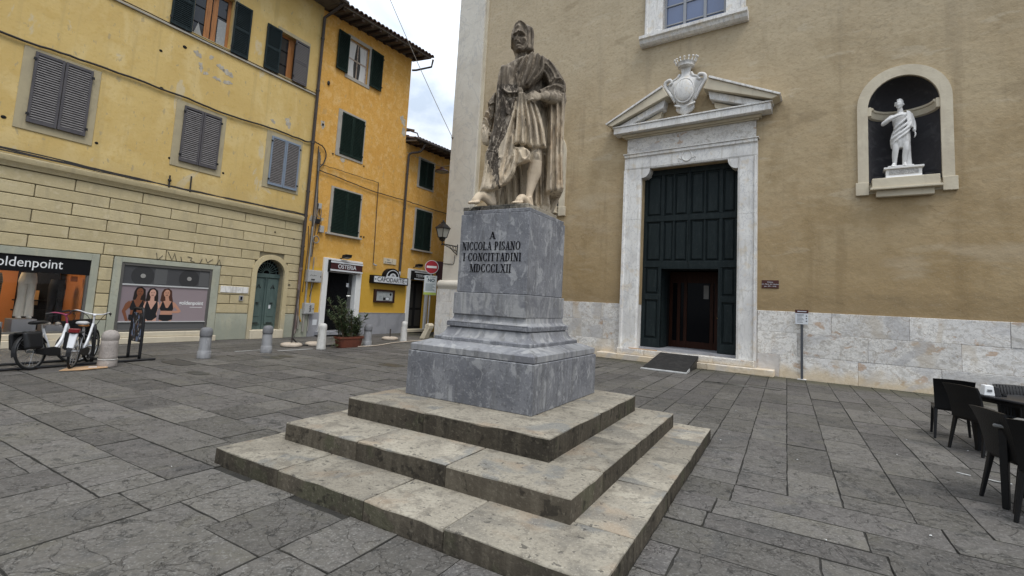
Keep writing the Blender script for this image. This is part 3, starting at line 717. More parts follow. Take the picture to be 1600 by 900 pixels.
# niches
def niche(cx):
    g = G(); g.plate(arch(cx, .95, 5.22, 7.28, .99, 24), [arch(cx, .72, 5.221, 7.22, .78, 20)], -.07, .02); B('niche_arch', g, K['cream'], church, recalc=False)
    for s in (-1, 1):
        g = G(); g.box(cx + s * .86 - .14, cx + s * .86 + .14, -.09, .05, 4.91, 5.25); B('niche_foot', g, K['cream'], church, bevel=.008)
    g = G(); g.box(cx - .72, cx + .72, -.02, .75, 4.95, 5.215); g.box(cx - .66, cx + .66, -.22, .6, 5.06, 5.30); B('niche_sill', g, K['cream'], church, bevel=.01)
    g = G(); g.box(cx - .70, cx + .70, -.26, -.0, 5.00, 5.058); g.box(cx - .58, cx + .56, -.14, .0, 4.83, 4.998); B('niche_bracket', g, K['cream'], church, bevel=.01)
    g = G(); n, m_ = 18, 8
    vs, fs = [], []
    for i in range(2 + m_ + 1):
        for k in range(n + 1):
            a = pi * k / n
            if i < 2:
                vs.append((cx + .715 * cos(a), .02 + .60 * sin(a), 5.2 if i == 0 else 7.22))
            else:
                b = pi / 2 * (i - 2) / m_
                vs.append((cx + .715 * cos(a) * cos(b), .02 + .60 * sin(a) * cos(b), 7.22 + .775 * sin(b)))
    for i in range(2 + m_):
        for k in range(n):
            fs.append((i * (n + 1) + k, i * (n + 1) + k + 1, (i + 1) * (n + 1) + k + 1, (i + 1) * (n + 1) + k))
    g.add(vs, fs); B('niche_recess', g, K['niche_dark'], church, smooth=50, recalc=False)
    g = G(); secs = []
    for k in range(25):
        a = pi * k / 24; c, s = cos(a), sin(a)
        secs.append([(cx + c * r, .02 + s * r * .84, z) for r, z in ((.712, 7.03), (.66, 7.06), (.645, 7.13), (.63, 7.20), (.60, 7.22), (.60, 7.27), (.712, 7.27))])
    g.loft(secs); B('niche_cornice', g, K['cream'], church, smooth=40)
    for s in (-1, 1):
        g = G(); g.box(cx + s * .685 - .04, cx + s * .685 + .04, -.03, .08, 7.04, 7.28); B('niche_cornice_block', g, K['cream'], church, bevel=.008)
for c in NCX: niche(c)
NX = NCX[0]
g = G(); g.box(NX - .41, NX + .41, .02, .42, 5.305, 5.36); g.prismx([(.05, 5.36), (.40, 5.36), (.37, 5.42), (.37, 5.58), (.08, 5.58), (.08, 5.42)], NX - .36, NX + .36)
g.box(NX - .40, NX + .40, .02, .42, 5.582, 5.63); sp_ = B('statue_pedestal', g, K['white_statue'], church, bevel=.006)
g = G(); g.box(NX - .29, NX + .29, .065, .085, 5.44, 5.55); B('pedestal_panel', g, M('grey_relief', (.32, .31, .30), [('n', 40, .45, .6, (.55, .54, .52), .8)], bump=[(40, .01)]), sp_)
g = G(); g.box(NX - .60, NX - .42, .2, .5, 5.303, 5.45); g.box(NX + .42, NX + .60, .2, .5, 5.303, 5.45); B('niche_block', g, K['niche_dark'], church, bevel=.01)
# portal leaves
Y0 = .24
g = G(); g.plate([(-3.97, .45), (-3.34, .45), (-3.34, 3.06), (-1.60, 3.06), (-1.60, .45), (-1.03, .45), (-1.03, 6.3), (-3.97, 6.3)], [], Y0 + .06, Y0 + .14)
door = B('portal_door', g, K['doorgreen'], church, recalc=False)
def bar(x0, x1, z0, z1, y=Y0): 
    gD.box(x0, x1, y, Y0 + .07, z0, z1)
gD = G()
for z0, z1 in ((6.12, 6.3), (4.56, 4.74), (3.04, 3.24)): bar(-3.97, -1.03, z0, z1)
for x in (-3.97, -3.40, -2.56, -1.60, -1.14):
    w_ = .11
    bar(x, x + w_, 3.24, 4.56, Y0 + .004); bar(x, x + w_, 4.74, 6.12, Y0 + .004)
bar(-2.50, -2.47, 3.04, 6.3, Y0 - .02)
for x in (-2.98, -2.02):
    bar(x - .03, x + .03, 3.24, 4.56, Y0 + .012); bar(x - .03, x + .03, 4.74, 6.12, Y0 + .012)
for xa, xb in ((-3.97, -3.34), (-1.60, -1.03)):
    for z0, z1 in ((.45, .72), (1.98, 2.16), (.98 + .0, 1.0)): bar(xa, xb, z0, z1, Y0 + (.0 if z1 - z0 > .1 else .03))
    bar(xa, xa + .11, .72, 3.04, Y0 + .004); bar(xb - .11, xb, .72, 3.04, Y0 + .004)
B('door_rails', gD, K['doorgreen'], door, bevel=.012)
def panel(x0, x1, z0, z1):
    g = G(); d = .045
    g.hexa([(x0, Y0 + .062, z0), (x1, Y0 + .062, z0), (x1, Y0 + .062, z1), (x0, Y0 + .062, z1)], [(x0 + d, Y0 + .022, z0 + d), (x1 - d, Y0 + .022, z0 + d), (x1 - d, Y0 + .022, z1 - d), (x0 + d, Y0 + .022, z1 - d)])
    B('door_panel', g, K['doorgreen'], door)
for z0, z1 in ((3.28, 4.52), (4.78, 6.08)):
    for x0, x1 in ((-3.84, -3.42), (-3.27, -3.03), (-2.93, -2.58), (-2.43, -2.07), (-1.97, -1.62), (-1.47, -1.16)):
        panel(x0, x1, z0, z1)
for xa, xb in ((-3.84, -3.47), (-1.47, -1.16)):
    panel(xa, xb, 2.2, 3.0); panel(xa, xb, .76, 1.94)
g = G(); g.box(-3.40, -3.34, Y0 - .01, 1.0, .45, 3.06); g.box(-1.60, -1.54, Y0 - .01, 1.0, .45, 3.06); g.box(-3.34, -1.6, Y0 + .0, 1.0, 3.0, 3.058); B('wicket_reveal', g, K['doorgreen'], door)
# inner wooden vestibule door
VD = .45
g = G()
for x in (-3.34, -3.08, -2.86, -2.02, -1.88, -1.62): g.box(x - .055, x + .055, .98 + VD, 1.05 + VD, .44, 3.0)
for z0, z1 in ((.44, .66), (2.62, 3.0)): g.box(-3.38, -1.56, .985 + VD, 1.045 + VD, z0, z1)
inner = B('vestibule_door', g, K['wood'], church, bevel=.008)
g = G(); g.box(-3.38, -1.56, 1.01 + VD, 1.02 + VD, .5, 2.9); B('pane', g, K['darkglass'], inner)
g = G(); g.box(-1.80, -1.66, 1.000 + VD, 1.004 + VD, 2.05, 2.25); g.box(-1.81, -1.66, 1.000 + VD, 1.004 + VD, 1.20, 1.26); g.box(-1.81, -1.66, 1.000 + VD, 1.004 + VD, 1.34, 1.41); g.box(-1.70, -1.66, 1.0 + VD, 1.004 + VD, 1.26, 1.34); g.box(-2.28, -2.12, 1.0 + VD, 1.004 + VD, 2.1, 2.55); B('notice', g, M('dim_paper', (.20, .195, .185), rough=.7), inner)
text('6', .40, (-1.82, .998 + VD, 1.75), inner, M('dim_white_figure', (.30, .295, .29), rough=.7), 'figure', ext=.001, bold=.01)
g = G(); g.ell((-1.83, .96 + VD, 1.5), (.03, .03, .03), 8, 6); B('handle', g, M('brass', (.5, .33, .12), metal=.9, rough=.3), inner)
g = G(); g.box(-3.97, -1.03, .1, 1.96, .36, .44); B('threshold', g, K['greystone'], church)
g = G(); g.box(-3.46, -1.48, .40, 1.9, 3.062, 3.12); g.box(-3.50, -3.405, .40, 1.9, .3, 3.06); g.box(-1.535, -1.44, .40, 1.9, .3, 3.06); g.box(-4.2, -.8, 1.9, 1.95, .3, 4); B('vestibule_light_block', g, K['black'], church)  # black lining added to block daylight behind the wicket opening
for x0, x1 in ((-4.58, -4.49), (-.57, -.492)):
    g = G(); g.box(x0, x1, -.16, .3, 0, .368); B('jamb_foot', g, K['marble_block'], church, bevel=.006)
# steps to the door
for x0, x1 in ((-4.58, -3.7), (-3.697, -1.62), (-1.617, -.54)):
    g = G(); g.box(x0, x1, -.24, .12, .185, .365); B('door_step', g, K['marble_block'], church, bevel=.012)
for x0, x1 in ((-5.22, -3.05), (-3.046, -1.75), (-1.746, -.04)):
    g = G(); g.box(x0, x1, -.42, .0, 0, .18); B('door_step', g, K['marble_block'], church, bevel=.014)

# brown church plaque
t = thing('church_plaque', 'small brown plaque with white lettering on ochre wall beside marble doorway', 'plaque', CHP(-.17, 0, 0), CH_RZ)
g = G(); g.box(-.215, .215, -.02, .0, 2.43, 2.66); B('plate', g, K['signbrown'], t, bevel=.006)
for s, z, sz in (("Chiesa", 2.605, .055), ("di S. Maria del Carmine", 2.545, .046), ("sec. XIV - XVII", 2.485, .05)):
    text(s, sz, (0, -.022, z), t, K['signwhite'], 'lettering', 'CENTER', .001)
# post with visiting information
t = thing('information_post', 'white information panel on slim grey post against marble wall base', 'sign', CHP(.6, -.10, 0), CH_RZ)
g = G(); g.box(-.03, .03, -.02, .02, 0, 1.5); B('post', g, M('grey_post', (.10, .105, .115), rough=.45, metal=.5), t, bevel=.004)
g = G(); g.box(-.10, .10, -.06, .06, 0, .012); B('foot_plate', g, K['whiteplain'], t)
g = G(); g.box(-.15, .15, -.045, -.02, 1.47, 1.77); pn = B('panel', g, K['signwhite'], t, bevel=.004)
g = G()
for z in (1.56, 1.63, 1.70): g.ell((.11, -.047, z), (.015, .005, .015), 8, 6)
B('symbol', g, K['signblack'], pn)
g = G()
for z in (1.52, 1.555, 1.59, 1.625, 1.66, 1.695, 1.725): g.box(-.11, .05 - .02 * (int(z * 200) % 3), -.047, -.0445, z, z + .012)
B('text_lines', g, K['inkgrey'], pn)
g = G(); g.box(-.155, .155, -.05, -.018, 1.772, 1.86); hp = B('header', g, K['signbrown'], t, bevel=.003)
g = G(); g.box(-.10, .11, -.053, -.0495, 1.805, 1.825); B('header_line', g, K['signwhite'], hp)
# wheelchair ramp
t = thing('access_ramp', 'black rubber ramp with pale edge leading up to church door', 'ramp', CHP(-2.5, 0, 0), CH_RZ)
g = G(); g.hexa([(-.58, -2.15, .012), (.60, -2.10, .012), (.47, -.10, .30), (-.66, -.12, .30)], [(-.58, -2.15, .04), (.60, -2.10, .04), (.47, -.10, .372), (-.66, -.12, .372)]); B('ramp_board', g, K['rubber'], t, bevel=.006)
g = G(); g.hexa([(-.60, -2.18, .006), (.62, -2.13, .006), (.62, -2.09, .008), (-.60, -2.14, .008)], [(-.60, -2.18, .030), (.62, -2.13, .030), (.62, -2.09, .048), (-.60, -2.14, .048)])
g.hexa([(.602, -2.10, .012), (.622, -2.10, .012), (.60, -1.7, .03), (.58, -1.7, .03)], [(.602, -2.10, .046), (.622, -2.10, .046), (.60, -1.7, .112), (.58, -1.7, .112)]); B('edge_strip', g, K['paleedge'], t)
g = G(); g.box(-.62, .42, -1.11, -1.10, .20, .212)
g = G(); g.hexa([(.50, -1.6, .0), (.56, -1.6, .0), (.46, -.12, .0), (.40, -.12, .0)], [(.50, -1.6, .11), (.56, -1.6, .11), (.46, -.12, .34), (.40, -.12, .34)]); g.hexa([(-.60, -1.6, .0), (-.56, -1.6, .0), (-.60, -.12, .0), (-.64, -.12, .0)], [(-.60, -1.6, .11), (-.56, -1.6, .11), (-.60, -.12, .34), (-.64, -.12, .34)]); B('side_rail', g, K['iron'], t)
t = tag(B('wooden_strip', G().add(*(lambda g: (g.v, g.f))(G().box(-.45, .45, -.06, .06, .368, .39))), K['cardboard'], loc=CHP(-3.75, -.14, 0), rot=(0, 0, CH_RZ)), 'thin brown strip lying on the upper church step left of ramp', 'strip')

# ------------------------------------------------------------------ yellow building with the shop
def shutter(par, x0, x1, z0, z1, y, mf, ms, name='shutter', th=.045, parts=1):
    """one louvred leaf: frame with a sub-part holding its slats"""
    w = .05
    g = G()
    g.box(x0, x0 + w, y - th, y, z0, z1); g.box(x1 - w, x1, y - th, y, z0, z1)
    g.box(x0 + w, x1 - w, y - th + .002, y - .002, z0, z0 + .08); g.box(x0 + w, x1 - w, y - th + .002, y - .002, z1 - .07, z1)
    if parts > 1:
        zm = (z0 + z1) / 2; g.box(x0 + w, x1 - w, y - th + .002, y - .002, zm - .04, zm + .04)
    s = B(name, g, mf, par, bevel=.004)
    g = G(); z = z0 + .09
    while z < z1 - .09:
        g.hexa([(x0 + w, y - th + .006, z), (x1 - w, y - th + .006, z), (x1 - w, y - .012, z + .038), (x0 + w, y - .012, z + .038)],
               [(x0 + w, y - th + .006, z + .010), (x1 - w, y - th + .006, z + .010), (x1 - w, y - .012, z + .048), (x0 + w, y - .012, z + .048)])
        z += .056
    tag(B('louvre_slats', g, ms, s), kind='stuff')
    g = G(); g.box(x0 + w, x1 - w, y - .008, y - .003, z0 + .05, z1 - .05); B('backing', g, K['black'], s)
    g = G()
    for zz in (z0 + .18, z1 - .18):
        xx = x0 if (x0 + x1) / 2 < (par['mid'] if 'mid' in par else 1e9) else x1
        g.box(xx - .03, xx + .03, y - th - .012, y - th + .004, zz - .03, zz + .03)
    B('hinge', g, K['iron'], s)
    return s
YB = thing('yellow_building', 'yellow plastered building with beige rusticated ground floor and clothes shop', 'building', LF_LOC, LF_RZ)
YR = .45                                   # its right edge
g = G()
UW = [(-3.85, -2.75, 9.0, 10.62), (-1.14, -.12, 9.0, 10.50)]
g.plate([(-22, 4.30), (YR, 4.30), (YR, 12.35), (-22, 12.35)], [[(a, z0), (b, z0), (b, z1), (a, z1)] for a, b, z0, z1 in UW], 0, .3)
B('wall', g, K['yellow'], YB, recalc=False)
g = G(); g.box(-22, YR, .6, 9, 3.2, 12.3); g.box(-4.75, YR, .5, 9, 0, 3.2); g.box(-22, -9.4, .5, 9, 0, 3.2); g.box(-22, -9.0, .09, .6, 0, 3.4); B('body', g, K['rustgroove'], YB)
# ground floor backing with openings
g = G()
g.plate([(-22, 0), (-8.9, 0), (-8.9, 2.10), (-5.43, 2.10), (-5.43, 0), (-1.12, 0), (-1.12, 2.12)] + [(-.62 + .5 * cos(pi - pi * k / 14), 2.14 + .5 * sin(pi - pi * k / 14)) for k in range(1, 14)] + [(-.12, 2.12), (-.12, 0), (YR, 0), (YR, 4.3), (-22, 4.3)], [], .06, .49)
B('ground_floor_wall', g, K['rustgroove'], YB, recalc=False)
# rusticated blocks
rbk = random.Random(3)
def block(x0, x1, z0, z1, m=None):
    if x1 - x0 < .08: return
    g = G(); d = rbk.uniform(-.002, .002)
    g.box(x0 + .010, x1 - .010, .005 + d, .07, z0 + .010, z1 - .010); B('ashlar_block', g, m or K['rust'], YB, bevel=.01)
zr = [4.035 - .2935 * k for k in range(7)]
for i in range(6):
    z1, z0 = zr[i], zr[i + 1]
    x = -10.2 + (.72 if i % 2 else 0)
    while x < YR:
        e = min(x + 1.42, YR)
        segs = [(x, e)]
        zm = (z0 + z1) / 2
        if z0 < 2.86:                       # leave room for the door arch
            hw = math.sqrt(max(0, .66 ** 2 - (max(z0, 2.14) - 2.14) ** 2)) - .06
            if hw > 0.05:
                o = []
                for a, b in segs:
                    if b < -.62 - hw or a > -.62 + hw: o.append((a, b)); continue
                    if a < -.62 - hw: o.append((a, -.62 - hw))
                    if b > -.62 + hw: o.append((-.62 + hw, b))
                segs = o
        for a, b in segs:
            block(a, b, z0, z1)
        x = e
for xa, xb, split in ((-2.28, -1.28, -1.9), (.04, YR, None), (-5.27, -4.98, None)):
    zs = [2.274, 1.95, 1.62, 1.29, .96, .62] if xa < -5 else [2.274, 1.98, 1.69, 1.40, 1.11, .82]
    for i in range(5):
        if split and i in (1, 3):
            block(xa, split, zs[i + 1], zs[i]); block(split, xb, zs[i + 1], zs[i])
        else:
            block(xa, xb, zs[i + 1], zs[i])
    g = G(); g.box(xa, xb, .0, .07, 0, zs[-1] - .012); B('base_block', g, K['greenish'], YB, bevel=.008)
g = G(); g.box(-2.22, -1.34, -.012, .02, 1.46, 1.66); B('marble_nameplate', g, K['marble'], YB, bevel=.004)
g = G(); g.box(-1.62, -1.50, -.03, .02, 1.22, 1.38); ent = B('doorbell_panel', g, K['metal_plate'], YB, bevel=.004)
g = G(); g.box(-1.59, -1.53, -.034, -.028, 1.25, 1.35); B('screen', g, K['signblack'], ent)
text('85', .09, (.06, .0, 1.82), YB, K['signblack'], 'house_number', ext=.004)
# string course
g = G(); g.prismx([(.05, 4.04), (-.03, 4.045), (-.05, 4.10), (-.11, 4.16), (-.13, 4.24), (-.13, 4.275), (-.01, 4.33), (.05, 4.33)], -22, YR); B('string_course', g, K['rust'], YB, smooth=30)
g = G(); g.box(-22, YR, -.05, .02, 8.83, 8.885); B('sill_course', g, K['surround_grey'], YB, bevel=.006)
# green render round the shop openings
g = G(); g.box(-5.43, -5.28, -.005, .062, 0, 2.27); g.box(-8.9, -5.43, -.005, .062, 2.10, 2.27); B('shop_surround', g, K['greenish'], YB, bevel=.006)
g = G(); g.box(-4.97, -4.80, -.008, .062, 0, 2.26); g.box(-2.50, -2.29, -.008, .062, 0, 2.26); g.box(-4.80, -2.50, -.008, .062, 2.13, 2.26); B('window_band', g, K['greenish'], YB, bevel=.006)
g = G(); g.box(-22, -5.43, -.16, .1, .0, .17); g.box(-5.43, -2.29, -.16, .058, .0, .16); g.box(-8.9, -5.43, -.10, .5, .172, .30); g.box(-4.79, -2.51, -.10, .058, .162, .30); B('shop_step', g, K['cream'], YB, bevel=.012)
# closed shutters with plaster surrounds
for (a, b, z0, z1, sa, sb, s0, s1, mf, ms) in ((-7.17, -5.75, 4.94, 6.86, -6.98, -5.92, 5.12, 6.79, 'shut_grey', 'slat_grey'), (-4.01, -2.61, 4.97, 6.88, -3.81, -2.77, 5.14, 6.77, 'shut_grey', 'slat_grey'), (-1.27, .09, 5.02, 6.95, -1.10, -.02, 5.13, 6.80, 'shut_blue', 'slat_grey')):
    g = G(); g.box(a, b, -.022, .01, z0, z1); su = B('window_surround', g, K['surround'], YB, bevel=.006)
    m_ = (sa + sb) / 2
    YB['mid'] = m_
    shutter(YB, sa, m_ - .006, s0, s1, -.03, K[mf], K[ms]); shutter(YB, m_ + .006, sb, s0, s1, -.032, K[mf], K[ms])
    del YB['mid']
# the two open windows above
for i, (a, b, z0, z1) in enumerate(UW):
    g = G(); g.plate([(a - .12, z0 - .02), (b + .14, z0 - .02), (b + .14, z1 + .12), (a - .12, z1 + .12)], [[(a, z0), (b, z0), (b, z1), (a, z1)]], -.015, .01); B('window_surround', g, K['surround'], YB, recalc=False)
    g = G(); m_ = (a + b) / 2
    if i == 0: posts = [(a, a + .05), (m_ - .17, m_ + .17), (b - .09, b)]
    else: posts = [(a, a + .05), (m_ - .08, m_ + .14), (b - .06, b)]
    for x0, x1 in posts: g.box(x0, x1, .16, .22, z0, z1)
    g.box(a, b, .165, .215, z0, z0 + .08); g.box(a, b, .165, .215, z1 - .08, z1)
    wf = B('window', g, K['woodlight'], YB, bevel=.006)
    g = G()
    for zz in (z0 + .45, z0 + .95): g.box(a + .05, b - .05, .17, .20, zz - .012, zz + .012)
    g.box(m_ - .012, m_ + .012, .15, .16, z0, z1) if i == 0 else None
    B('glazing_bar', g, K['shopdark'], wf)
    g = G(); g.box(a, b, .19, .196, z0, z1); B('pane', g, K['curtainglass'], wf)
    if i == 0:
        g = G(); g.box(m_ + .20, b - .10, .155, .185, z0 + .08, z0 + .85); B('blind', g, K['clothgrey'], wf)
        g = G(); g.prism([(a + .12, z0 + .08), (m_ - .2, z0 + .08), (m_ - .25, z0 + .2), (m_ - .33, z0 + .45), (m_ - .4, z0 + .2)], .17, .186); B('curtain', g, K['clothgrey'], wf)
    g = G(); g.box(a, b, .21, .3, z0, z1); B('recess', g, K['black'], YB)
shutter(YB, -4.44, -3.88, 8.93, 10.60, -.03, K['shut_teal'], K['shut_teal'], parts=2)
shutter(YB, -2.74, -2.20, 8.93, 10.60, -.03, K['shut_teal'], K['shut_teal'], parts=2)
shutter(YB, -1.66, -1.13, 8.95, 10.49, -.03, K['shut_teal'], K['shut_teal'], parts=2)
shutter(YB, -.60, -.05, 8.95, 10.47, -.05, K['shut_grey'], K['slat_grey'], parts=2)
# left edge: another window just above the frame
shutter(YB, -6.9, -6.35, 8.93, 10.6, -.03, K['shut_teal'], K['shut_teal']); shutter(YB, -8.6, -8.05, 8.93, 10.6, -.03, K['shut_teal'], K['shut_teal'])
# patches where the plaster has come off
rq = random.Random(9)
def patch(par, x, z, rx, rz_, m, y=-.004):
    g = G(); pts = []; n = 18; ph = rq.uniform(0, 6)
    for k in range(n):
        a = 2 * pi * k / n; f = 1 + .3 * sin(2 * a + ph) + .22 * sin(5 * a + ph * 2) + rq.uniform(-.12, .12)
        pts.append((x + rx * f * cos(a), z + rz_ * f * sin(a)))
    g.prism(pts, y, .02); return B('bare_patch', g, m, par)
K['bare'] = M('bare_render', (.50, .45, .36), [('n', 6, .4, .6, (.36, .32, .26), .8), ('n', 12, .6, .66, (.16, .13, .11), .6)], rough=.95)
for x, z, a, b in ((-3.62, 8.42, .10, .09), (-3.25, 8.50, .07, .06), (-2.95, 8.33, .10, .09), (-2.72, 8.25, .14, .10), (-2.7, 7.95, .12, .07), (-3.02, 7.93, .10, .06), (-3.5, 8.08, .07, .11), (-3.35, 7.95, .06, .06), (-.55, 7.45, .12, .14), (-1.1, 7.3, .08, .06)):
    patch(YB, x, z, a, b, K['bare'])
g = G()
for x, z, r_ in ((-4.55, 8.05, .045), (-3.98, 8.45, .06), (-4.42, 7.02, .05), (-7.32, 5.1, .05), (-5.66, 5.05, .04), (-4.02, 5.15, .04), (-2.53, 5.12, .04), (-.62, 3.58, .03), (.12, 3.45, .03)):
    g.ell((x, -.0, z), (r_, .02, r_ * .8), 9, 6)
B('wall_hole', g, K['black'], YB)
g = G(); g.tube([(-3.97, -.04, 4.66), (-3.97, -.05, 4.30)], .02, 6); g.tube([(-3.42, -.04, 4.78), (-3.42, -.05, 4.30)], .02, 6); g.ell((-3.97, -.05, 4.52), (.05, .03, .05), 8, 6); B('iron_rod', g, K['iron'], YB)
# cables along the wall
def sag(pts, r, m, par, n=6, name='wall_cable', seed=1):
    q = random.Random(seed); P = catmull(pts, 7)
    P = [(p[0], p[1], p[2] + q.uniform(-.012, .012)) for p in P]
    g = G(); g.tube(P, r, n); return B(name, g, m, par)
sag([(-12, -.05, 6.95), (-7.6, -.05, 6.93), (-6.0, -.05, 6.98), (-4.0, -.05, 6.99), (-2.6, -.05, 6.95), (-1.2, -.05, 7.03), (.15, -.05, 7.02), (.42, -.08, 7.1)], .026, K['cable'], YB)
for k in range(3): sag([(-12, -.10 - .02 * k, 4.35), (-7.3, -.09, 4.36 + .03 * k), (-5, -.10, 4.33 + .02 * k), (-3.4, -.1, 4.36 - .01 * k), (-1.5, -.09, 4.34 + .02 * k), (.5, -.1, 4.34 + .02 * k)], .016, K['cable'], YB, seed=k)
sag([(-12, -.03, 8.93), (-5.0, -.04, 8.91), (.45, -.04, 8.92)], .014, K['cable'], YB)
# eaves
g = G(); g.box(-22, .62, -.85, .3, 12.30, 12.40); B('eaves', g, K['soffit'], YB)
g = G(); g.tube([(-22, -.92, 12.38), (.75, -.92, 12.38)], .08, 8); B('gutter', g, K['pipe_dark'], YB)
g = G(); g.hexa([(-22, -.95, 12.42), (.62, -.95, 12.42), (.62, 4.5, 13.9), (-22, 4.5, 13.9)], [(-22, -.95, 12.50), (.62, -.95, 12.50), (.62, 4.5, 14.0), (-22, 4.5, 14.0)]); B('roof', g, K['rooftile'], YB)
# downpipe at the joint of the two houses
g = G(); g.tube([(.62, -.9, 12.32), (.52, -.6, 12.1), (.42, -.11, 11.85), (.42, -.11, 2.4)], .058, 10)
for z in (11, 9, 7, 5.2, 3.2): g.lathe([(.07, z), (.07, z + .06)], (.42, -.11, 0), 10)
B('downpipe', g, K['pipe_dark'], YB, smooth=50)
g = G(); g.tube([(.42, -.11, 2.4), (.41, -.11, .15)], .052, 10); g.lathe([(.068, 2.36), (.068, 2.46)], (.42, -.11, 0), 10); B('downpipe_foot', g, M('rusty_pipe', (.13, .09, .08), [('n', (8, 8, 3), .5, .65, (.28, .25, .22), .8)], rough=.7), YB, smooth=50)
# arched door
g = G(); pts_o = [(-1.28, 0), (-1.12, 0), (-1.12, 2.14)] + [(-.62 + .5 * cos(pi - pi * k / 20), 2.14 + .5 * sin(pi - pi * k / 20)) for k in range(1, 20)] + [(-.12, 2.14), (-.12, 0), (.04, 0), (.04, 2.14)] + [(-.62 + .66 * cos(pi * k / 20), 2.14 + .66 * sin(pi * k / 20)) for k in range(1, 20)] + [(-1.28, 2.14)]
g.plate(pts_o, [], -.03, .08); B('door_surround', g, K['rust'], YB, recalc=False)
g = G(); g.box(-1.12, -.12, .27, .33, .28, 2.12); ad = B('arched_door', g, K['tealdoor'], YB)
for x0, x1 in ((-1.11, -.635), (-.605, -.13)):
    for z0, z1 in ((.46, 1.98),):
        g = G(); g.box(x0 + .06, x1 - .06, .235, .27, z0, z1); g.box(x0 + .12, x1 - .12, .222, .24, z0 + .25, z1 - .35); B('door_panel', g, K['tealdoor'], ad, bevel=.012)
    g = G(); xc = (x0 + x1) / 2; g.lathe([(.0, 0), (.05, .0), (.05, .02), (0, .03)], (xc, .21, 1.16), 10, cap=False); g.box(xc - .1, xc + .1, .215, .24, .48, .51); g.tube([(xc - .07, .21, 1.66), (xc, .2, 1.78), (xc + .07, .21, 1.66)], .014, 5); B('door_knob', g, K['iron'], ad)
g = G(); g.box(-.45, -.38, .205, .222, .98, 1.1); B('sticker', g, K['signwhite'], ad)
g = G(); g.box(-1.12, -.12, .22, .31, 2.02, 2.16); g.box(-.635, -.605, .215, .27, .28, 2.02); B('transom', g, K['tealdoor'], ad, bevel=.008)
g = G(); c_ = (-.62, 2.16)
for k in range(1, 12):
    a = pi * k / 12; g.tube([(c_[0] + .12 * cos(a), .25, c_[1] + .12 * sin(a)), (c_[0] + .49 * cos(a), .25, c_[1] + .49 * sin(a))], .012, 5)
for r_ in (.12, .36): g.tube([(c_[0] + r_ * cos(a), .25, c_[1] + r_ * sin(a)) for a in np.linspace(0, pi, 17)], .013, 5)
B('fanlight_grille', g, K['tealdoor'], ad)
g = G(); g.box(-1.12, -.12, .32, .34, 2.1, 2.7); B('fanlight_pane', g, K['darkglass'], ad)
g = G(); g.box(-1.2, -.04, -.12, .4, .0, .28); B('doorstep', g, K['cream'], YB, bevel=.012)
g = G()
gr_ = [[(-4.02, 2.52), (-3.9, 2.30), (-3.85, 2.5), (-3.78, 2.28)], [(-3.68, 2.42), (-3.64, 2.26)], [(-3.5, 2.44), (-3.38, 2.42), (-3.42, 2.34), (-3.3, 2.30)], [(-3.1, 2.42), (-3.16, 2.26)], [(-3.0, 2.44), (-2.94, 2.32), (-2.8, 2.44)], [(-2.7, 2.24), (-2.6, 2.45), (-2.52, 2.24)], [(-4.3, 2.46), (-4.26, 2.26), (-4.14, 2.4)]]
for p in gr_: g.tube([(x + .25, -.006, z) for x, z in p], .008, 4)
tag(B('graffiti', g, K['graffiti'], YB), kind=None)

# lingerie advertisement in the second shop opening
t = thing('advertising_window', 'shop window with mauve poster of three women in black swimwear and dark vent strip above', 'shop window', LF_LOC, LF_RZ)
g = G()
for x0, x1, z0, z1 in ((-4.80, -4.73, .30, 2.13), (-2.57, -2.50, .30, 2.13), (-4.73, -2.57, 2.06, 2.13), (-4.73, -2.57, .30, .36)): g.box(x0, x1, .012, .055, z0, z1)
B('frame', g, K['alu'], t, bevel=.004)
g = G(); g.box(-4.73, -2.57, .015, .05, 1.535, 1.575); g.box(-4.73, -2.57, .015, .05, .555, .58); B('glazing_rail', g, M('pale_rail', (.5, .5, .49), rough=.4), t)
g = G(); g.box(-4.73, -2.57, .042, .052, 1.575, 2.06); vp = B('vent_panel', g, K['ventglass'], t)
for cx in (-4.28, -3.12):
    g = G(); g.lathe([(.0, 0), (.27, 0), (.27, .006), (0, .006)], (0, 0, 0), 24, cap=False)
    B('fan', g, K['fan'], vp, loc=(cx, .042, 1.80), rot=(pi / 2, 0, 0))
    g = G(); g.lathe([(.0, 0), (.06, 0), (.06, .012), (0, .012)], (0, 0, 0), 16, cap=False); B('fan_hub', g, M('fan_hub_grey', (.3, .29, .27)), vp, loc=(cx, .038, 1.80), rot=(pi / 2, 0, 0))
    g = G(); g.box(cx + .28, cx + .58, .036, .042, 1.60, 2.02); g.box(cx + .27, cx + .285, .034, .042, 1.6, 2.05); B('unit_panel', g, K['acgrey'], vp)
g = G(); g.box(-4.73, -2.57, .042, .052, .36, .555); B('lower_panel', g, M('grey_panel', (.10, .10, .10), rough=.5), t)
g = G(); g.box(-4.73, -2.57, .040, .052, .58, 1.535); po = B('poster', g, K['poster'], t)
def pell(g, x, z, rx, rz_, y, th=.002): 
    g.prism([(x + rx * cos(2 * pi * k / 18), z + rz_ * sin(2 * pi * k / 18)) for k in range(18)], y, y + th)
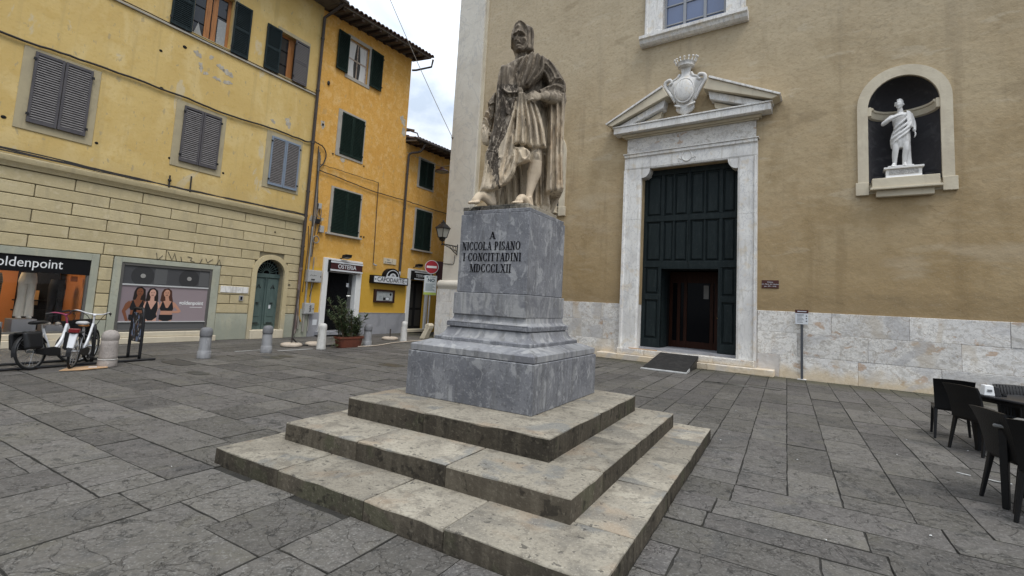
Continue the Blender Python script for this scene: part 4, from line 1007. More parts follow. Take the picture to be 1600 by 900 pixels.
def woman(x, ztop, skin, hair, suit, y, lean=0, longhair=False):
    H_ = 0.0
    g = G()
    hz = ztop - .14
    hx = x + lean
    g.prism([(hx - .13, hz + .02), (hx - .08, hz + .13), (hx + .03, hz + .15), (hx + .12, hz + .08), (hx + .14, hz - .08), (hx + (.2 if longhair else .15), hz - .32), (hx + .06, hz - .3), (hx - .08, hz - .25), (hx - .15, hz - .2)], y + .001, y + .0025); B('print_hair', g, hair, po)
    g = G()
    pell(g, hx, hz, .078, .11, y - .001, .002)
    g.prism([(hx - .04, hz - .06), (hx + .045, hz - .06), (x + .05, hz - .20), (x + .17, hz - .24), (x + .20, hz - .36), (x + .15, hz - .5), (x + .15, .585), (x - .15, .585), (x - .14, hz - .5), (x - .19, hz - .36), (x - .16, hz - .24), (x - .05, hz - .20)], y, y + .002)
    B('print_figure', g, skin, po)
    g = G()
    if suit == 'one':
        g.prism([(x - .13, hz - .23), (x - .10, hz - .22), (x - .01, hz - .43), (x + .01, hz - .43), (x + .11, hz - .22), (x + .14, hz - .24), (x + .16, hz - .42), (x + .13, hz - .56), (x + .16, .70), (x + .05, .60), (x - .05, .60), (x - .16, .70), (x - .13, hz - .56), (x - .16, hz - .42)], y - .002, y)
    else:
        g.prism([(x - .12, hz - .22), (x - .10, hz - .22), (x - .02, hz - .40), (x + .03, hz - .40), (x + .11, hz - .22), (x + .13, hz - .23), (x + .17, hz - .42), (x + .15, hz - .48), (x - .14, hz - .48), (x - .17, hz - .42)], y - .002, y)
        g.prism([(x - .17, .76), (x + .17, .76), (x + .17, .63), (x + .06, .585), (x - .06, .585), (x - .17, .63)], y - .002, y)
    B('print_swimwear', g, K['darkcloth'], po)
    g = G(); yy = y - .0025
    for s in (-1, 1): g.box(hx + s * .03 - .016, hx + s * .03 + .016, yy, yy + .001, hz + .012, hz + .026)
    g.box(hx - .03, hx + .03, yy, yy + .001, hz - .058, hz - .045); g.box(hx - .004, hx + .012, yy, yy + .001, hz - .03, hz - .022); B('print_face', g, K['hairbrown'], po)
woman(-4.33, 1.50, K['skin1'], K['hairdark'], 'two', .036, .03)
woman(-3.62, 1.49, K['skin3'], K['hairbrown'], 'two', .037, -.03, True)
woman(-4.0, 1.48, K['skin2'], K['hairdark'], 'one', .032)
g = G(); g.prism([(-4.52, 1.13), (-4.60, 1.05), (-4.66, .85), (-4.56, .59), (-4.50, .60), (-4.58, .85), (-4.46, 1.0)], .0365, .038); B('print_arm', g, K['skin1'], po)
g = G(); g.prism([(-3.44, 1.12), (-3.38, 1.05), (-3.24, .86), (-3.30, .81), (-3.5, .80), (-3.52, .86), (-3.33, .88), (-3.44, 1.0)], .0365, .038); B('print_arm', g, K['skin3'], po)
text('goldenpoint', .155, (-2.66, .036, 1.10), po, K['whiteplain'], 'logo', 'RIGHT', .001, bold=.003, sx=.88)
g = G(); g.box(-3.02, -2.68, .037, .040, .975, .988); B('small_print', g, K['whiteplain'], po)

# the shop window with its interior
SW0, SW1 = -8.9, -5.43
t = thing('shop_window', 'lit clothes shop window with black fascia sign and warm orange interior', 'shop window', LF_LOC, LF_RZ)
g = G(); g.box(SW0, SW1, .02, .10, 1.72, 2.10); fa = B('fascia', g, K['signblack'], t, bevel=.005)
text('goldenpoint', .31, (-5.96, .017, 1.925), fa, K['whiteplain'], 'lettering', 'RIGHT', .004, sx=.84)
g = G(); g.box(SW1 - .05, SW1, .03, .12, .3, 1.72); g.box(SW0, SW1 - .05, .03, .12, .3, .35); B('frame', g, K['alu'], t, bevel=.004)
g = G()
g.box(SW0, SW1 + .6, 1.70, 1.75, .2, 2.3)
gi = G(); gi.box(SW0, SW1 + .6, .12, 1.7, .24, .30); B('display_floor', gi, K['plinthgrey'], t)
B('back_wall', g, K['shopwall'], t)
g = G(); g.box(SW1 - .02, SW1 + .04, .12, 1.7, .3, 2.2); B('side_wall', g, K['shopwall'], t)
g = G(); g.box(SW0, SW1 + .6, .12, 1.7, 2.08, 2.14); B('ceiling', g, K['shopdark'], t)
for xx in (-7.5, -6.45): 
    g = G(); g.box(xx - .25, xx + .25, .45, .75, 2.03, 2.075); B('ceiling_light', g, K['shoplight'], t)
g = G(); g.box(-6.28, -5.62, 1.2, 1.68, .3, 2.07); B('dark_fitting', g, K['shopdark'], t)
g = G(); g.box(-6.30, -6.02, 1.05, 1.12, .92, 1.28); B('box_display', g, M('tan_box', (.42, .25, .10)), t)
g = G(); g.box(-6.45, -5.85, 1.0, 1.2, .78, .81); g.box(-6.45, -5.85, 1.0, 1.2, 1.02, 1.05); sh_ = B('shelf', g, K['shopdark'], t)
g = G(); g.box(-6.25, -6.12, 1.0, 1.15, .81, .90); g.box(-6.35, -6.22, 1.0, 1.15, 1.05, 1.10); B('folded_stock', g, M('peach_stock', (.55, .30, .17)), sh_)
g = G(); g.box(-5.70, -5.56, .30, .34, 1.55, 1.68); B('hanging_sign', g, M('orange_card', (.50, .16, .05)), t)
g = G(); g.box(SW0, SW1 - .05, .072, .076, .35, 1.72)
glm = bpy.data.materials.new('shop_glass'); glm.use_nodes = True
_b = glm.node_tree.nodes['Principled BSDF']; _b.inputs['Transmission Weight'].default_value = 1; _b.inputs['Roughness'].default_value = .0; _b.inputs['IOR'].default_value = 1.25; _b.inputs['Base Color'].default_value = (.95, .95, .95, 1)
B('pane', g, glm, t)
for (x0, x1, z1, y0_) in ((-7.25, -6.78, .56, .25), (-6.62, -6.20, .62, .3), (-6.02, -5.66, .47, .35)):
    g = G(); g.box(x0, x1, y0_, y0_ + .5, .30, z1); tag(B('display_block', g, K['plinthgrey'], None, bevel=.006, loc=LF_LOC, rot=(0, 0, LF_RZ)), {-7.25: 'grey display block under the plaid trousers', -6.62: 'grey display block under the cream trousers', -6.02: 'low grey display block in shadow by shop window edge'}[x0], 'display block', 'display blocks in the shop window')
def legs(name, label, x, z0, m, h, y=.5, wide=1.0, shoes=True):
    t_ = thing(name, label, 'mannequin', LF_LOC, LF_RZ, 'mannequins in the shop window')
    g = G()
    for s in (-1, 1):
        secs = []
        for f, r_, dx in ((0, .075 * wide, .085), (.25, .07 * wide, .08), (.5, .075, .075), (.75, .09, .07), (.95, .10, .06)):
            secs.append([(x + s * dx + r_ * cos(a), y + r_ * .8 * sin(a), z0 + .06 + f * h * .86) for a in np.linspace(0, 2 * pi, 15)[:-1]])
        g.loft(secs)
    secs = []
    for z, rx in ((.74, .16), (.80, .17), (.9, .155), (1.0, .13)):
        secs.append([(x + rx * cos(a), y + .1 * sin(a), z0 + .06 + z * h) for a in np.linspace(0, 2 * pi, 17)[:-1]])
    g.loft(secs); B('trousers', g, m, t_, smooth=60)
    g = G()
    for s in (-1, 1): g.ell((x + s * .09, y - .05, z0 + .035), (.045, .11, .04), 10, 7)
    B('foot', g, K['mannskin'], t_, smooth=180)
legs('mannequin', 'mannequin legs in wide cream trousers beside the tan box', -6.40, .62, K['trousers'], 1.02, .5, 1.25)
legs('mannequin', 'mannequin legs in dark plaid trousers at left edge', -6.98, .56, K['plaid'], 1.05, .5)
legs('mannequin', 'mannequin legs all in black in dark part of shop', -5.83, .47, K['darkcloth'], 1.05, .6)

# ------------------------------------------------------------------ orange buildings
OB = thing('orange_building', 'tall orange house with osteria door between yellow building and lower orange house', 'building', LF_LOC, LF_RZ)
O0, O1 = YR + .003, 5.32
zt = lambda x: 12.24 + .087 * (x - .57)
g = G(); g.plate([(O0, 0), (1.55, 0), (1.55, 2.9), (3.12, 2.9), (3.12, 0), (O1, 0), (O1, zt(O1)), (O0, zt(O0))], [[(1.76, 10.27), (2.79, 10.29), (2.79, 11.83), (1.76, 11.80)]], .015, .35)
B('wall', g, K['orange'], OB, recalc=False)
g = G(); g.box(O0, O1, .6, 9, 2.6, 12.2); g.box(O0, 1.3, .35, 9, 0, 2.6); g.box(3.4, O1, .35, 9, 0, 2.6); g.box(O1 - .02, O1, .02, 9, 8, 12.5); B('body', g, K['orange'], OB)
g = G(); g.box(1.76, 2.79, .3, .36, 10.2, 11.9); B('recess', g, K['black'], OB)
for a, b, z0, z1, sa, sb, s0, s1 in ((1.52, 2.90, 6.95, 8.80, 1.70, 2.83, 7.04, 8.72), (1.50, 3.05, 3.92, 5.72, 1.62, 2.95, 3.93, 5.66)):
    g = G(); g.plate([(a, z0), (b, z0), (b, z1), (a, z1)], [[(sa, s0), (sb, s0), (sb, s1), (sa, s1)]], -.012, .03); B('window_surround', g, K['surround_grey'], OB, recalc=False)
    m_ = (sa + sb) / 2; OB['mid'] = m_
    shutter(OB, sa, m_ - .006, s0 + .01, s1, .005, K['shut_green'], K['shut_green']); shutter(OB, m_ + .006, sb, s0 + .01, s1, .003, K['shut_green'], K['shut_green'])
    del OB['mid']
g = G(); g.box(1.40, 3.12, -.10, .03, 3.84, 3.915); B('window_sill', g, K['surround_grey'], OB, bevel=.006)
g = G(); g.plate([(1.64, 10.14), (2.92, 10.16), (2.92, 11.97), (1.64, 11.93)], [[(1.76, 10.27), (2.79, 10.29), (2.79, 11.83), (1.76, 11.80)]], -.010, .03); B('window_surround', g, K['surround_grey'], OB, recalc=False)
g = G()
for x0, x1 in ((1.76, 1.82), (2.73, 2.79), (2.25, 2.29)): g.box(x0, x1, .10, .15, 10.28, 11.82)
for z in (10.30, 11.05, 11.78): g.box(1.76, 2.79, .102, .148, z - .03, z + .03)
wf = B('window', g, M('worn_pale_window_frame', (.40, .33, .27), [('n', 12, .5, .65, (.22, .12, .08), .8)]), OB)
g = G(); g.box(1.76, 2.79, .12, .124, 10.27, 11.83); B('pane', g, K['curtainglass'], wf)
for x0, x1, nar in ((1.80, 2.2, -.12), (2.36, 2.76, .12)):
    g = G(); secs = []
    for f in np.linspace(0, 1, 9):
        z = 10.3 + f * 1.5; pin = nar * (1 - abs(f - .35) * 1.4) if f < 1 else 0
        row = []
        for k in range(25):
            u_ = k / 24; xx = x0 + (x1 - x0) * u_
            if nar < 0 and u_ > .4: xx += pin * (u_ - .4) * 1.4
            if nar > 0 and u_ < .6: xx += pin * (.6 - u_) * 1.4
            row.append((xx, .112 + .006 * sin(u_ * 34), z))
        secs.append(row)
    vs = [p for r_ in secs for p in r_]; fs = [(i * 25 + k, i * 25 + k + 1, (i + 1) * 25 + k + 1, (i + 1) * 25 + k) for i in range(8) for k in range(24)]
    g.add(vs, fs); B('lace_curtain', g, K['lace'], wf, smooth=180, recalc=False)
OB['mid'] = 2.3
shutter(OB, 1.16, 1.70, 10.28, 11.84, -.035, K['shut_green'], K['shut_green']); shutter(OB, 2.87, 3.52, 10.30, 11.90, -.035, K['shut_green'], K['shut_green'])
del OB['mid']
# dado and osteria door
g = G(); g.box(.462, .975, -.02, .02, 0, 1.0); B('dado_slab', g, K['greenish'], OB, bevel=.005)
for x0, x1 in ((.98, 1.42), (3.32, 4.9), (4.905, 6.10)):
    g = G(); g.box(x0, x1, -.03, .02, 0, .88); B('dado_slab', g, K['greystone'], OB, bevel=.005)
g = G(); g.box(3.3, 6.1, -.04, .02, .882, .90); B('dado_edge', g, K['greystone'], OB)
g = G(); g.box(1.43, 1.66, -.07, .06, .1, 2.95); g.box(3.03, 3.31, -.07, .06, .1, 2.95); g.box(1.66, 3.03, -.07, .06, 2.86, 2.95); B('door_frame', g, K['white'], OB, bevel=.01)
g = G(); g.box(1.58, 1.659, .061, .38, .1, 2.86); g.box(3.031, 3.11, .061, .38, .1, 2.86); g.box(1.66, 3.03, .061, .38, 2.43, 2.86); B('door_reveal', g, K['white'], OB)
g = G(); g.box(1.3, 3.3, -.25, .35, .05, .19); B('doorstep', g, K['greystone'], OB, bevel=.01)
g = G(); g.box(1.2, 3.4, 1.9, 1.95, 0, 2.6); g.box(1.25, 1.3, .33, 1.95, 0, 2.6); g.box(3.38, 3.42, .33, 1.95, 0, 2.6); g.box(1.2, 3.4, .36, 1.95, 2.5, 2.55); g.box(1.2, 3.4, .36, 1.95, -.02, .03); B('doorway_interior', g, K['shopdark'], OB)
g = G()
for k in range(24): g.tube([(1.70 + k * .056, .14, 2.42), (1.70 + k * .056 + .01, .15, 1.4), (1.70 + k * .056, .14, .25)], .012, 4)
tag(B('fly_curtain', g, K['shopdark'], OB), kind='stuff')
g = G(); g.box(2.72, 2.84, .12, .13, 1.90, 2.05); B('door_notice', g, K['signwhite'], OB)
# roof with rafter ends and tiles
g = G()
xs = np.linspace(O0, O1 + .55, 2)
lo = [(O0, -.78, zt(O0) + .02), (O1 + .42, -.78, zt(O1 + .42) + .02), (O1 + .42, .35, zt(O1 + .42) + .12), (O0, .35, zt(O0) + .12)]
g.hexa(lo, [(p[0], p[1], p[2] + .05) for p in lo]); B('soffit', g, K['soffit'], OB)
for k in range(11):
    x = .75 + k * .465
    g = G(); g.hexa([(x - .055, -.74, zt(x) - .10), (x + .055, -.74, zt(x) - .10), (x + .055, .02, zt(x) - .04), (x - .055, .02, zt(x) - .04)], [(x - .055, -.74, zt(x) + .018), (x + .055, -.74, zt(x) + .018), (x + .055, .02, zt(x) + .085), (x - .055, .02, zt(x) + .085)]); B('rafter', g, K['rafter'], OB)
def tiles(par, x0, x1, zf, y0, run, rise):
    """rows of half-round tiles: each course is a row of separate tiles"""
    i = 0; x = x0
    while x < x1:
        g = G()
        for c in range(3):
            ya, yb = y0 + run * c / 3 - .03, y0 + run * (c + 1) / 3
            za, zb = zf(x) + rise * c / 3 + .03, zf(x) + rise * (c + 1) / 3 + .0
            ra, rb_ = .10, .085
            A_ = [(x + ra * cos(pi * k / 6), ya, za + ra * sin(pi * k / 6)) for k in range(7)]
            A2 = [(x + (ra - .02) * cos(pi * k / 6), ya, za + (ra - .02) * sin(pi * k / 6)) for k in range(6, -1, -1)]
            B_ = [(x + rb_ * cos(pi * k / 6), yb, zb + rb_ * sin(pi * k / 6)) for k in range(7)]
            B2 = [(x + (rb_ - .02) * cos(pi * k / 6), yb, zb + (rb_ - .02) * sin(pi * k / 6)) for k in range(6, -1, -1)]
            g.loft([A_ + A2, B_ + B2])
        B('roof_tile_row', g, K['rooftile'], par); x += .225; i += 1
tiles(OB, O0 + .1, O1 + .5, lambda x: zt(x) + .06, -.86, 2.4, .55)
lo = [(O0, -.80, zt(O0) + .075), (O1 + .42, -.80, zt(O1 + .42) + .075), (O1 + .42, 4.5, zt(O1 + .42) + 1.3), (O0, 4.5, zt(O0) + 1.3)]
g = G(); g.hexa(lo, [(p[0], p[1], p[2] + .03) for p in lo]); B('roof', g, K['rooftile'], OB)
g = G(); g.tube([(O1 + .42, -.90, zt(O1) + .0), (O1 + .45, -.80, zt(O1) - .32), (O1 + .1, -.2, zt(O1) - .52), (O1 - .02, -.05, zt(O1) - .55)], .045, 8); B('gutter', g, K['pipe_dark'], OB, smooth=60)
# cracked plaster and stains
for x, z, a, b in ((.86, 7.9, .12, .12), (1.9, 6.85, .16, .07), (5.05, 9.6, .16, .22), (5.15, 9.1, .1, .25), (.8, 4.3, .1, .16), (1.2, 4.35, .1, .06)):
    patch(OB, x, z, a, b, K['bare'], .011)
g = G()
for x, z in ((.86, 7.9), (.95, 9.5)): g.lathe([(0, 0), (.06, .01), (.05, .05), (0, .06)], (0, 0, 0), 10, cap=False); 
g = G(); g.ell((.93, -.01, 9.55), (.06, .04, .09), 10, 7); g.ell((.86, 0, 7.9), (.045, .03, .05), 8, 6)
for x, z in ((1.42, 6.95), (2.98, 6.9), (3.15, 4.0), (3.3, 4.0)): g.ell((x, 0, z), (.04, .03, .03), 8, 5)
B('wall_fitting', g, K['iron'], OB)
# lower orange house beyond
O2 = thing('orange_building', 'lower orange house beside church corner with two narrow green shuttered windows', 'building', LF_LOC, LF_RZ)
E0, E1 = O1 + .004, 20
z2 = lambda x: 8.68 + .05 * (x - 5.4)
g = G(); g.plate([(E0, 0), (6.32, 0), (6.32, 2.44), (7.46, 2.44), (7.46, 0), (E1, 0), (E1, z2(E1)), (E0, z2(E0))], [], .03, .4); B('wall', g, K['orange'], O2, recalc=False)
g = G(); g.box(E0, E1, .8, 8, 2.6, 8.6); g.box(7.6, E1, .41, 8, 0, 2.6); B('body', g, K['orange'], O2)
for a, b, z0, z1, sa, sb, s0, s1 in ((6.30, 7.52, 6.85, 8.32, 6.42, 7.40, 6.93, 8.26), (6.30, 7.60, 3.90, 5.86, 6.40, 7.50, 3.92, 5.80)):
    g = G(); g.plate([(a, z0), (b, z0), (b, z1), (a, z1)], [[(sa, s0), (sb, s0), (sb, s1), (sa, s1)]], .002, .04); B('window_surround', g, K['surround_grey'], O2, recalc=False)
    m_ = (sa + sb) / 2; O2['mid'] = m_
    shutter(O2, sa, m_ - .006, s0, s1, .02, K['shut_green'], K['shut_green']); shutter(O2, m_ + .006, sb, s0, s1, .018, K['shut_green'], K['shut_green'])
    del O2['mid']
g = G(); g.box(6.2, 7.7, -.06, .04, 3.83, 3.895); B('window_sill', g, K['surround_grey'], O2, bevel=.005)
g = G(); g.box(6.12, 6.33, -.03, .06, .1, 2.95); g.box(7.45, 7.62, -.03, .06, .1, 2.95); g.box(6.33, 7.45, -.03, .06, 2.88, 2.95); B('door_frame', g, K['white'], O2, bevel=.01)
g = G(); g.box(6.33, 7.46, .2, .26, .15, 2.45); d2 = B('dark_door', g, K['shopdark'], O2)
for x0, x1 in ((6.36, 6.86), (6.92, 7.42)):
    for z0, z1 in ((.3, 1.05), (1.15, 2.3)):
        g = G(); g.box(x0 + .06, x1 - .06, .18, .2, z0, z1); B('door_panel', g, M('door_dark', (.03, .028, .026)) if 'door_dark' not in bpy.data.materials else bpy.data.materials['door_dark'], d2, bevel=.01)
g = G(); g.box(6.0, 7.7, -.2, .3, .04, .17); B('doorstep', g, K['cream'], O2, bevel=.01)
g = G(); lo = [(E0, -.65, z2(E0) + .0), (E1, -.65, z2(E1)), (E1, .4, z2(E1) + .1), (E0, .4, z2(E0) + .1)]; g.hexa(lo, [(p[0], p[1], p[2] + .05) for p in lo]); B('soffit', g, K['soffit'], O2)
for k in range(10):
    x = 5.6 + k * .45
    g = G(); g.hexa([(x - .05, -.62, z2(x) - .10), (x + .05, -.62, z2(x) - .10), (x + .05, .03, z2(x) - .03), (x - .05, .03, z2(x) - .03)], [(x - .05, -.62, z2(x) - .003), (x + .05, -.62, z2(x) - .003), (x + .05, .03, z2(x) + .06), (x - .05, .03, z2(x) + .06)]); B('rafter', g, K['rafter'], O2)
tiles(O2, E0 + .1, 12, lambda x: z2(x) + .05, -.74, 2.2, .6)
lo = [(E0, -.70, z2(E0) + .06), (E1, -.70, z2(E1) + .06), (E1, 4, z2(E1) + 1.35), (E0, 4, z2(E0) + 1.35)]
g = G(); g.hexa(lo, [(p[0], p[1], p[2] + .03) for p in lo]); B('roof', g, K['rooftile'], O2)
g = G(); g.tube([(E0 - .25, -.75, z2(E0) + .05), (12, -.75, z2(12) + .05)], .06, 8); g.tube(catmull([(E0 + .5, -.72, z2(E0) + .0), (E0 + .45, -.5, z2(E0) - .35), (E0 + .16, -.14, z2(E0) - .5), (E0 + .16, -.08, z2(E0) - .9)], 4) + [(E0 + .16, -.08, 2.75)], .052, 10)
for z in (7.2, 5.6, 4.0): g.lathe([(.065, z), (.065, z + .06)], (E0 + .16, -.08, 0), 10)
B('downpipe', g, K['pipe_dark'], O2, smooth=60)
g = G(); g.tube([(E0 + .16, -.08, 2.76), (E0 + .14, -.1, 2.60), (E0 + .05, -.06, 2.5)], .05, 8); B('pipe_outlet', g, K['plastic_grey'], O2, smooth=60)
g = G(); g.hexa([(5.15, .1, 9.25), (5.95, .1, 9.42), (5.95, 1.5, 9.6), (5.15, 1.5, 9.5)], [(5.15, .1, 9.35), (5.95, .1, 9.52), (5.95, 1.5, 9.75), (5.15, 1.5, 9.65)]); g.tube([(5.3, -.3, 9.15), (5.7, -.3, 9.2), (5.85, -.3, 9.0)], .03, 6); B('roof_ledge', g, K['rooftile'], O2)
# cables on the orange houses
sag([(.75, -.05, 6.15), (1.6, -.04, 6.1), (3.8, -.04, 5.98), (5.2, -.05, 6.0), (6.8, -.04, 6.0), (9.5, -.03, 5.98)], .018, K['cable'], OB, seed=4)
sag([(.8, -.05, 6.36), (1.4, -.04, 6.38), (2.6, -.04, 6.4), (3.82, -.04, 6.41)], .011, K['cable'], OB, seed=5)
sag([(3.83, -.04, 6.41), (3.85, -.04, 5.2), (3.88, -.04, 4.0), (3.9, -.04, 2.95)], .014, K['cable'], OB, seed=6)
sag([(3.9, -.05, 2.95), (3.98, -.06, 2.9), (4.08, -.05, 2.9)], .03, K['plastic_grey'], OB, seed=6, name='conduit_end')
q = random.Random(21)
for k in range(5):
    x_ = .74 + .03 * k
    sag([(x_ + q.uniform(-.03, .03), -.06, 7.0 - .1 * k), (x_ + q.uniform(-.04, .04), -.07, 5.8), (x_ + q.uniform(-.05, .05), -.07, 4.6), (x_ + q.uniform(-.06, .06), -.08, 3.8), (x_, -.07, 2.9)], .016, K['cable_light'] if k % 2 else K['cable'], OB, seed=k)
sag([(.45, -.12, 7.1), (.9, -.06, 7.05), (1.08, -.05, 6.8), (1.0, -.05, 6.45), (.8, -.06, 6.2)], .022, K['cable'], OB, seed=8)
g = G(); g.tube([(.95 + .13 * cos(a), -.09, 3.55 + .13 * sin(a)) for a in np.linspace(0, 2 * pi, 25)[:-1]], .022, 6, closed=True); g.tube([(1.0 + .1 * cos(a), -.08, 4.55 + .17 * sin(a)) for a in np.linspace(0, 2 * pi, 21)[:-1]], .012, 5, closed=True); B('cable_coil', g, K['cable_light'], OB)
for pts in ([(.8, -.06, 4.4), (1.05, -.07, 4.2), (1.0, -.08, 3.75)], [(.92, -.06, 4.9), (1.1, -.07, 4.3), (1.12, -.07, 4.1)], [(1.0, -.07, 2.35), (1.1, -.08, 2.2), (1.0, -.07, 1.8), (.92, -.07, 1.45)], [(.6, -.07, 4.0), (.66, -.08, 3.4), (.64, -.08, 2.6), (.62, -.06, 1.6)]):
    sag(pts, .013, K['cable'], OB)
g = G(); g.tube([(.76, -.07, 4.0), (.76, -.07, .2)], .035, 8); g.tube([(.98, -.05, 2.9), (.98, -.05, .2)], .02, 6); g.tube([(.56, -.05, 1.1), (.56, -.06, .3)], .03, 6); B('conduit', g, K['pipe_grey'], OB, smooth=60)
g = G(); g.tube([(.56, -.06, 3.1), (.56, -.06, .75), (.66, -.06, .55)], .026, 8); B('gas_pipe', g, K['pipe_yellow'], OB, smooth=60)
for nm, lab, x0, x1, z0, z1, y_ in (('meter_box', 'large grey meter box on orange wall beside downpipe', .72, 1.30, 1.98, 2.42, -.16), ('meter_box', 'lower grey meter box with black graffiti above stone dado', .70, 1.10, .82, 1.22, -.16), ('junction_box', 'small white junction box with hanging cables high on orange wall', 1.10, 1.26, 3.85, 4.1, -.1), ('junction_box', 'dark junction box among tangled cables beside downpipe', .86, 1.06, 4.15, 4.32, -.1), ('junction_box', 'topmost pale junction box above the cable loop', .95, 1.08, 4.72, 4.92, -.09)):
    t = thing(nm, lab, 'box', LF_LOC, LF_RZ, 'utility boxes on the orange wall')
    g = G(); g.box(x0, x1, y_, .01, z0, z1); B('casing', g, K['iron'] if 'dark' in lab else K['plastic_grey'], t, bevel=.008)
    if 'meter' in nm:
        g = G(); g.box(x0 + .03, x1 - .03, y_ - .012, y_ + .004, z0 + .03, z1 - .03); dr = B('door', g, K['plastic_grey'], t, bevel=.004)
        g = G(); g.ell((x1 - .06, y_ - .016, (z0 + z1) / 2), (.02, .012, .03), 8, 6); B('lock', g, K['iron'], dr)
        g = G()
        if z0 > 1.5:
            for k in range(4): g.tube([(x0 + .08 + .07 * k, y_ - .013, z0 + .22 + .03 * (k % 2)), (x0 + .12 + .07 * k, y_ - .013, z0 + .27 - .02 * (k % 2))], .009, 4)
            g.box(x0 + .12, x0 + .28, y_ - .015, y_ - .01, z0 + .06, z0 + .12)
        else:
            for k in range(4): g.tube([(x0 + .18, y_ - .013, z0 + .09 + .06 * k), (x0 + .26, y_ - .013, z0 + .12 + .06 * k), (x0 + .20, y_ - .013, z0 + .15 + .06 * k)], .012, 4)
        B('graffiti', g, K['graffiti'], dr)
g = G(); g.box(1.17, 1.36, -.035, -.028, .42, .62); B('torn_notice', g, K['signwhite'], OB)

# signs on the orange houses
def floodlight(x, z, lab, s=1):
    t = thing('floodlight', lab, 'light', LF_LOC, LF_RZ, 'floodlights over the doors')
    g = G(); g.tube([(x - .12, -.02, z - .08), (x - .06, -.16, z - .03)], .02, 6); B('arm', g, K['iron'], t)
    g = G(); g.hexa([(x - .14, -.12, z - .06), (x + .16, -.14, z - .06), (x + .16, -.34, z - .02), (x - .14, -.32, z - .02)], [(x - .14, -.14, z + .07), (x + .16, -.16, z + .07), (x + .16, -.38, z + .10), (x - .14, -.36, z + .10)]); B('housing', g, K['iron'], t, bevel=.01)
    g = G(); g.hexa([(x - .11, -.325, z - .022), (x + .13, -.345, z - .022), (x + .13, -.17, z - .068), (x - .11, -.15, z - .068)], [(x - .11, -.325, z - .018), (x + .13, -.345, z - .018), (x + .13, -.17, z - .06), (x - .11, -.15, z - .06)]); B('lens', g, K['frost'], t)
floodlight(2.3, 3.05, 'dark floodlight above the osteria door')
floodlight(6.55, 3.1, 'dark floodlight tilted above the terra sign')
t = thing('shop_sign', 'maroon OSTERIA sign with white strips over doorway', 'sign', LF_LOC, LF_RZ)
g = G(); g.box(1.63, 3.20, -.19, -.07, 2.45, 2.86); B('board', g, K['signmaroon'], t, bevel=.006)
g = G(); g.box(1.62, 3.21, -.205, -.10, 2.78, 2.84); g.box(1.62, 3.21, -.205, -.10, 2.47, 2.53); B('strip', g, K['signwhite'], t)
g = G(); g.box(1.60, 1.63, -.2, -.06, 2.42, 2.88); B('edge', g, K['signblack'], t)
text('OSTERIA', .23, (2.42, -.193, 2.655), t, K['signwhite'], 'lettering', 'CENTER', .003, sx=1.0, bold=.003)
t = thing('shop_sign', 'white CAPODARTIE sign board with rounded emblem arch on top', 'sign', LF_LOC, LF_RZ)
pl = [(3.80, 2.14), (5.95, 2.14), (5.95, 2.48), (5.42, 2.48)] + [(4.95 + .46 * cos(pi * k / 14), 2.48 + .36 * sin(pi * k / 14)) for k in range(1, 14)] + [(4.49, 2.48), (3.80, 2.48)]
g = G(); g.prism(pl, -.20, .02); B('board', g, K['signblack'], t, bevel=.006)
pl2 = [(3.87, 2.19), (5.88, 2.19), (5.88, 2.44), (5.36, 2.44)] + [(4.95 + .39 * cos(pi * k / 14), 2.46 + .31 * sin(pi * k / 14)) for k in range(1, 14)] + [(4.54, 2.44), (3.87, 2.44)]
g = G(); g.prism(pl2, -.206, -.19); B('panel', g, K['signwhite'], t)
g = G(); ring = [(4.95 + .33 * cos(pi * k / 14), 2.49 + .25 * sin(pi * k / 14)) for k in range(15)] + [(4.95 + .20 * cos(pi - pi * k / 14), 2.49 + .14 * sin(pi - pi * k / 14)) for k in range(15)]
g.prism(ring, -.210, -.2); B('emblem_band', g, K['signblack'], t)
text('CAPODARTIE', .27, (4.87, -.21, 2.315), t, K['signblack'], 'lettering', 'CENTER', .003, sx=1.02)
g = G(); g.box(4.86, 5.04, -.210, -.205, 2.50, 2.52); g.box(4.90, 5.0, -.210, -.205, 2.54, 2.57); B('emblem_mark', g, K['signblack'], t)
g = G()
for x in (3.95, 5.80): g.prism([(x - .04, 2.315), (x, 2.275), (x + .04, 2.315), (x, 2.355)], -.210, -.2)
B('diamond', g, K['signblack'], t)
t = thing('shop_sign', 'dark sign with TERRA lettering over second osteria door', 'sign', LF_LOC, LF_RZ)
g = G(); g.box(6.28, 7.70, -.19, -.03, 2.45, 2.87); B('board', g, K['signblack'], t, bevel=.006)
g = G(); g.box(6.36, 7.62, -.205, -.10, 2.79, 2.85); g.box(6.36, 7.3, -.205, -.10, 2.47, 2.52); B('strip', g, K['signwhite'], t)
text('TERRA E', .21, (6.46, -.193, 2.65), t, K['signwhite'], 'lettering', 'LEFT', .003)
t = thing('menu_board', 'dark framed glass menu case on yellow wall under arched sign', 'menu board', LF_LOC, LF_RZ)
g = G()
for x0, x1, z0, z1 in ((4.10, 4.20, 1.34, 1.90), (5.18, 5.28, 1.34, 1.90), (4.20, 5.18, 1.34, 1.42), (4.20, 5.18, 1.82, 1.90)): g.box(x0, x1, -.09, .02, z0, z1)
B('frame', g, M('dark_brown_frame', (.03, .012, .010), rough=.5), t, bevel=.006)
g = G(); g.box(4.20, 5.18, -.05, .02, 1.42, 1.82); pn = B('panel', g, M('grey_menu_paper', (.36, .38, .38), [('n', 10, .5, .65, (.24, .26, .27), .7)], rough=.3), t)
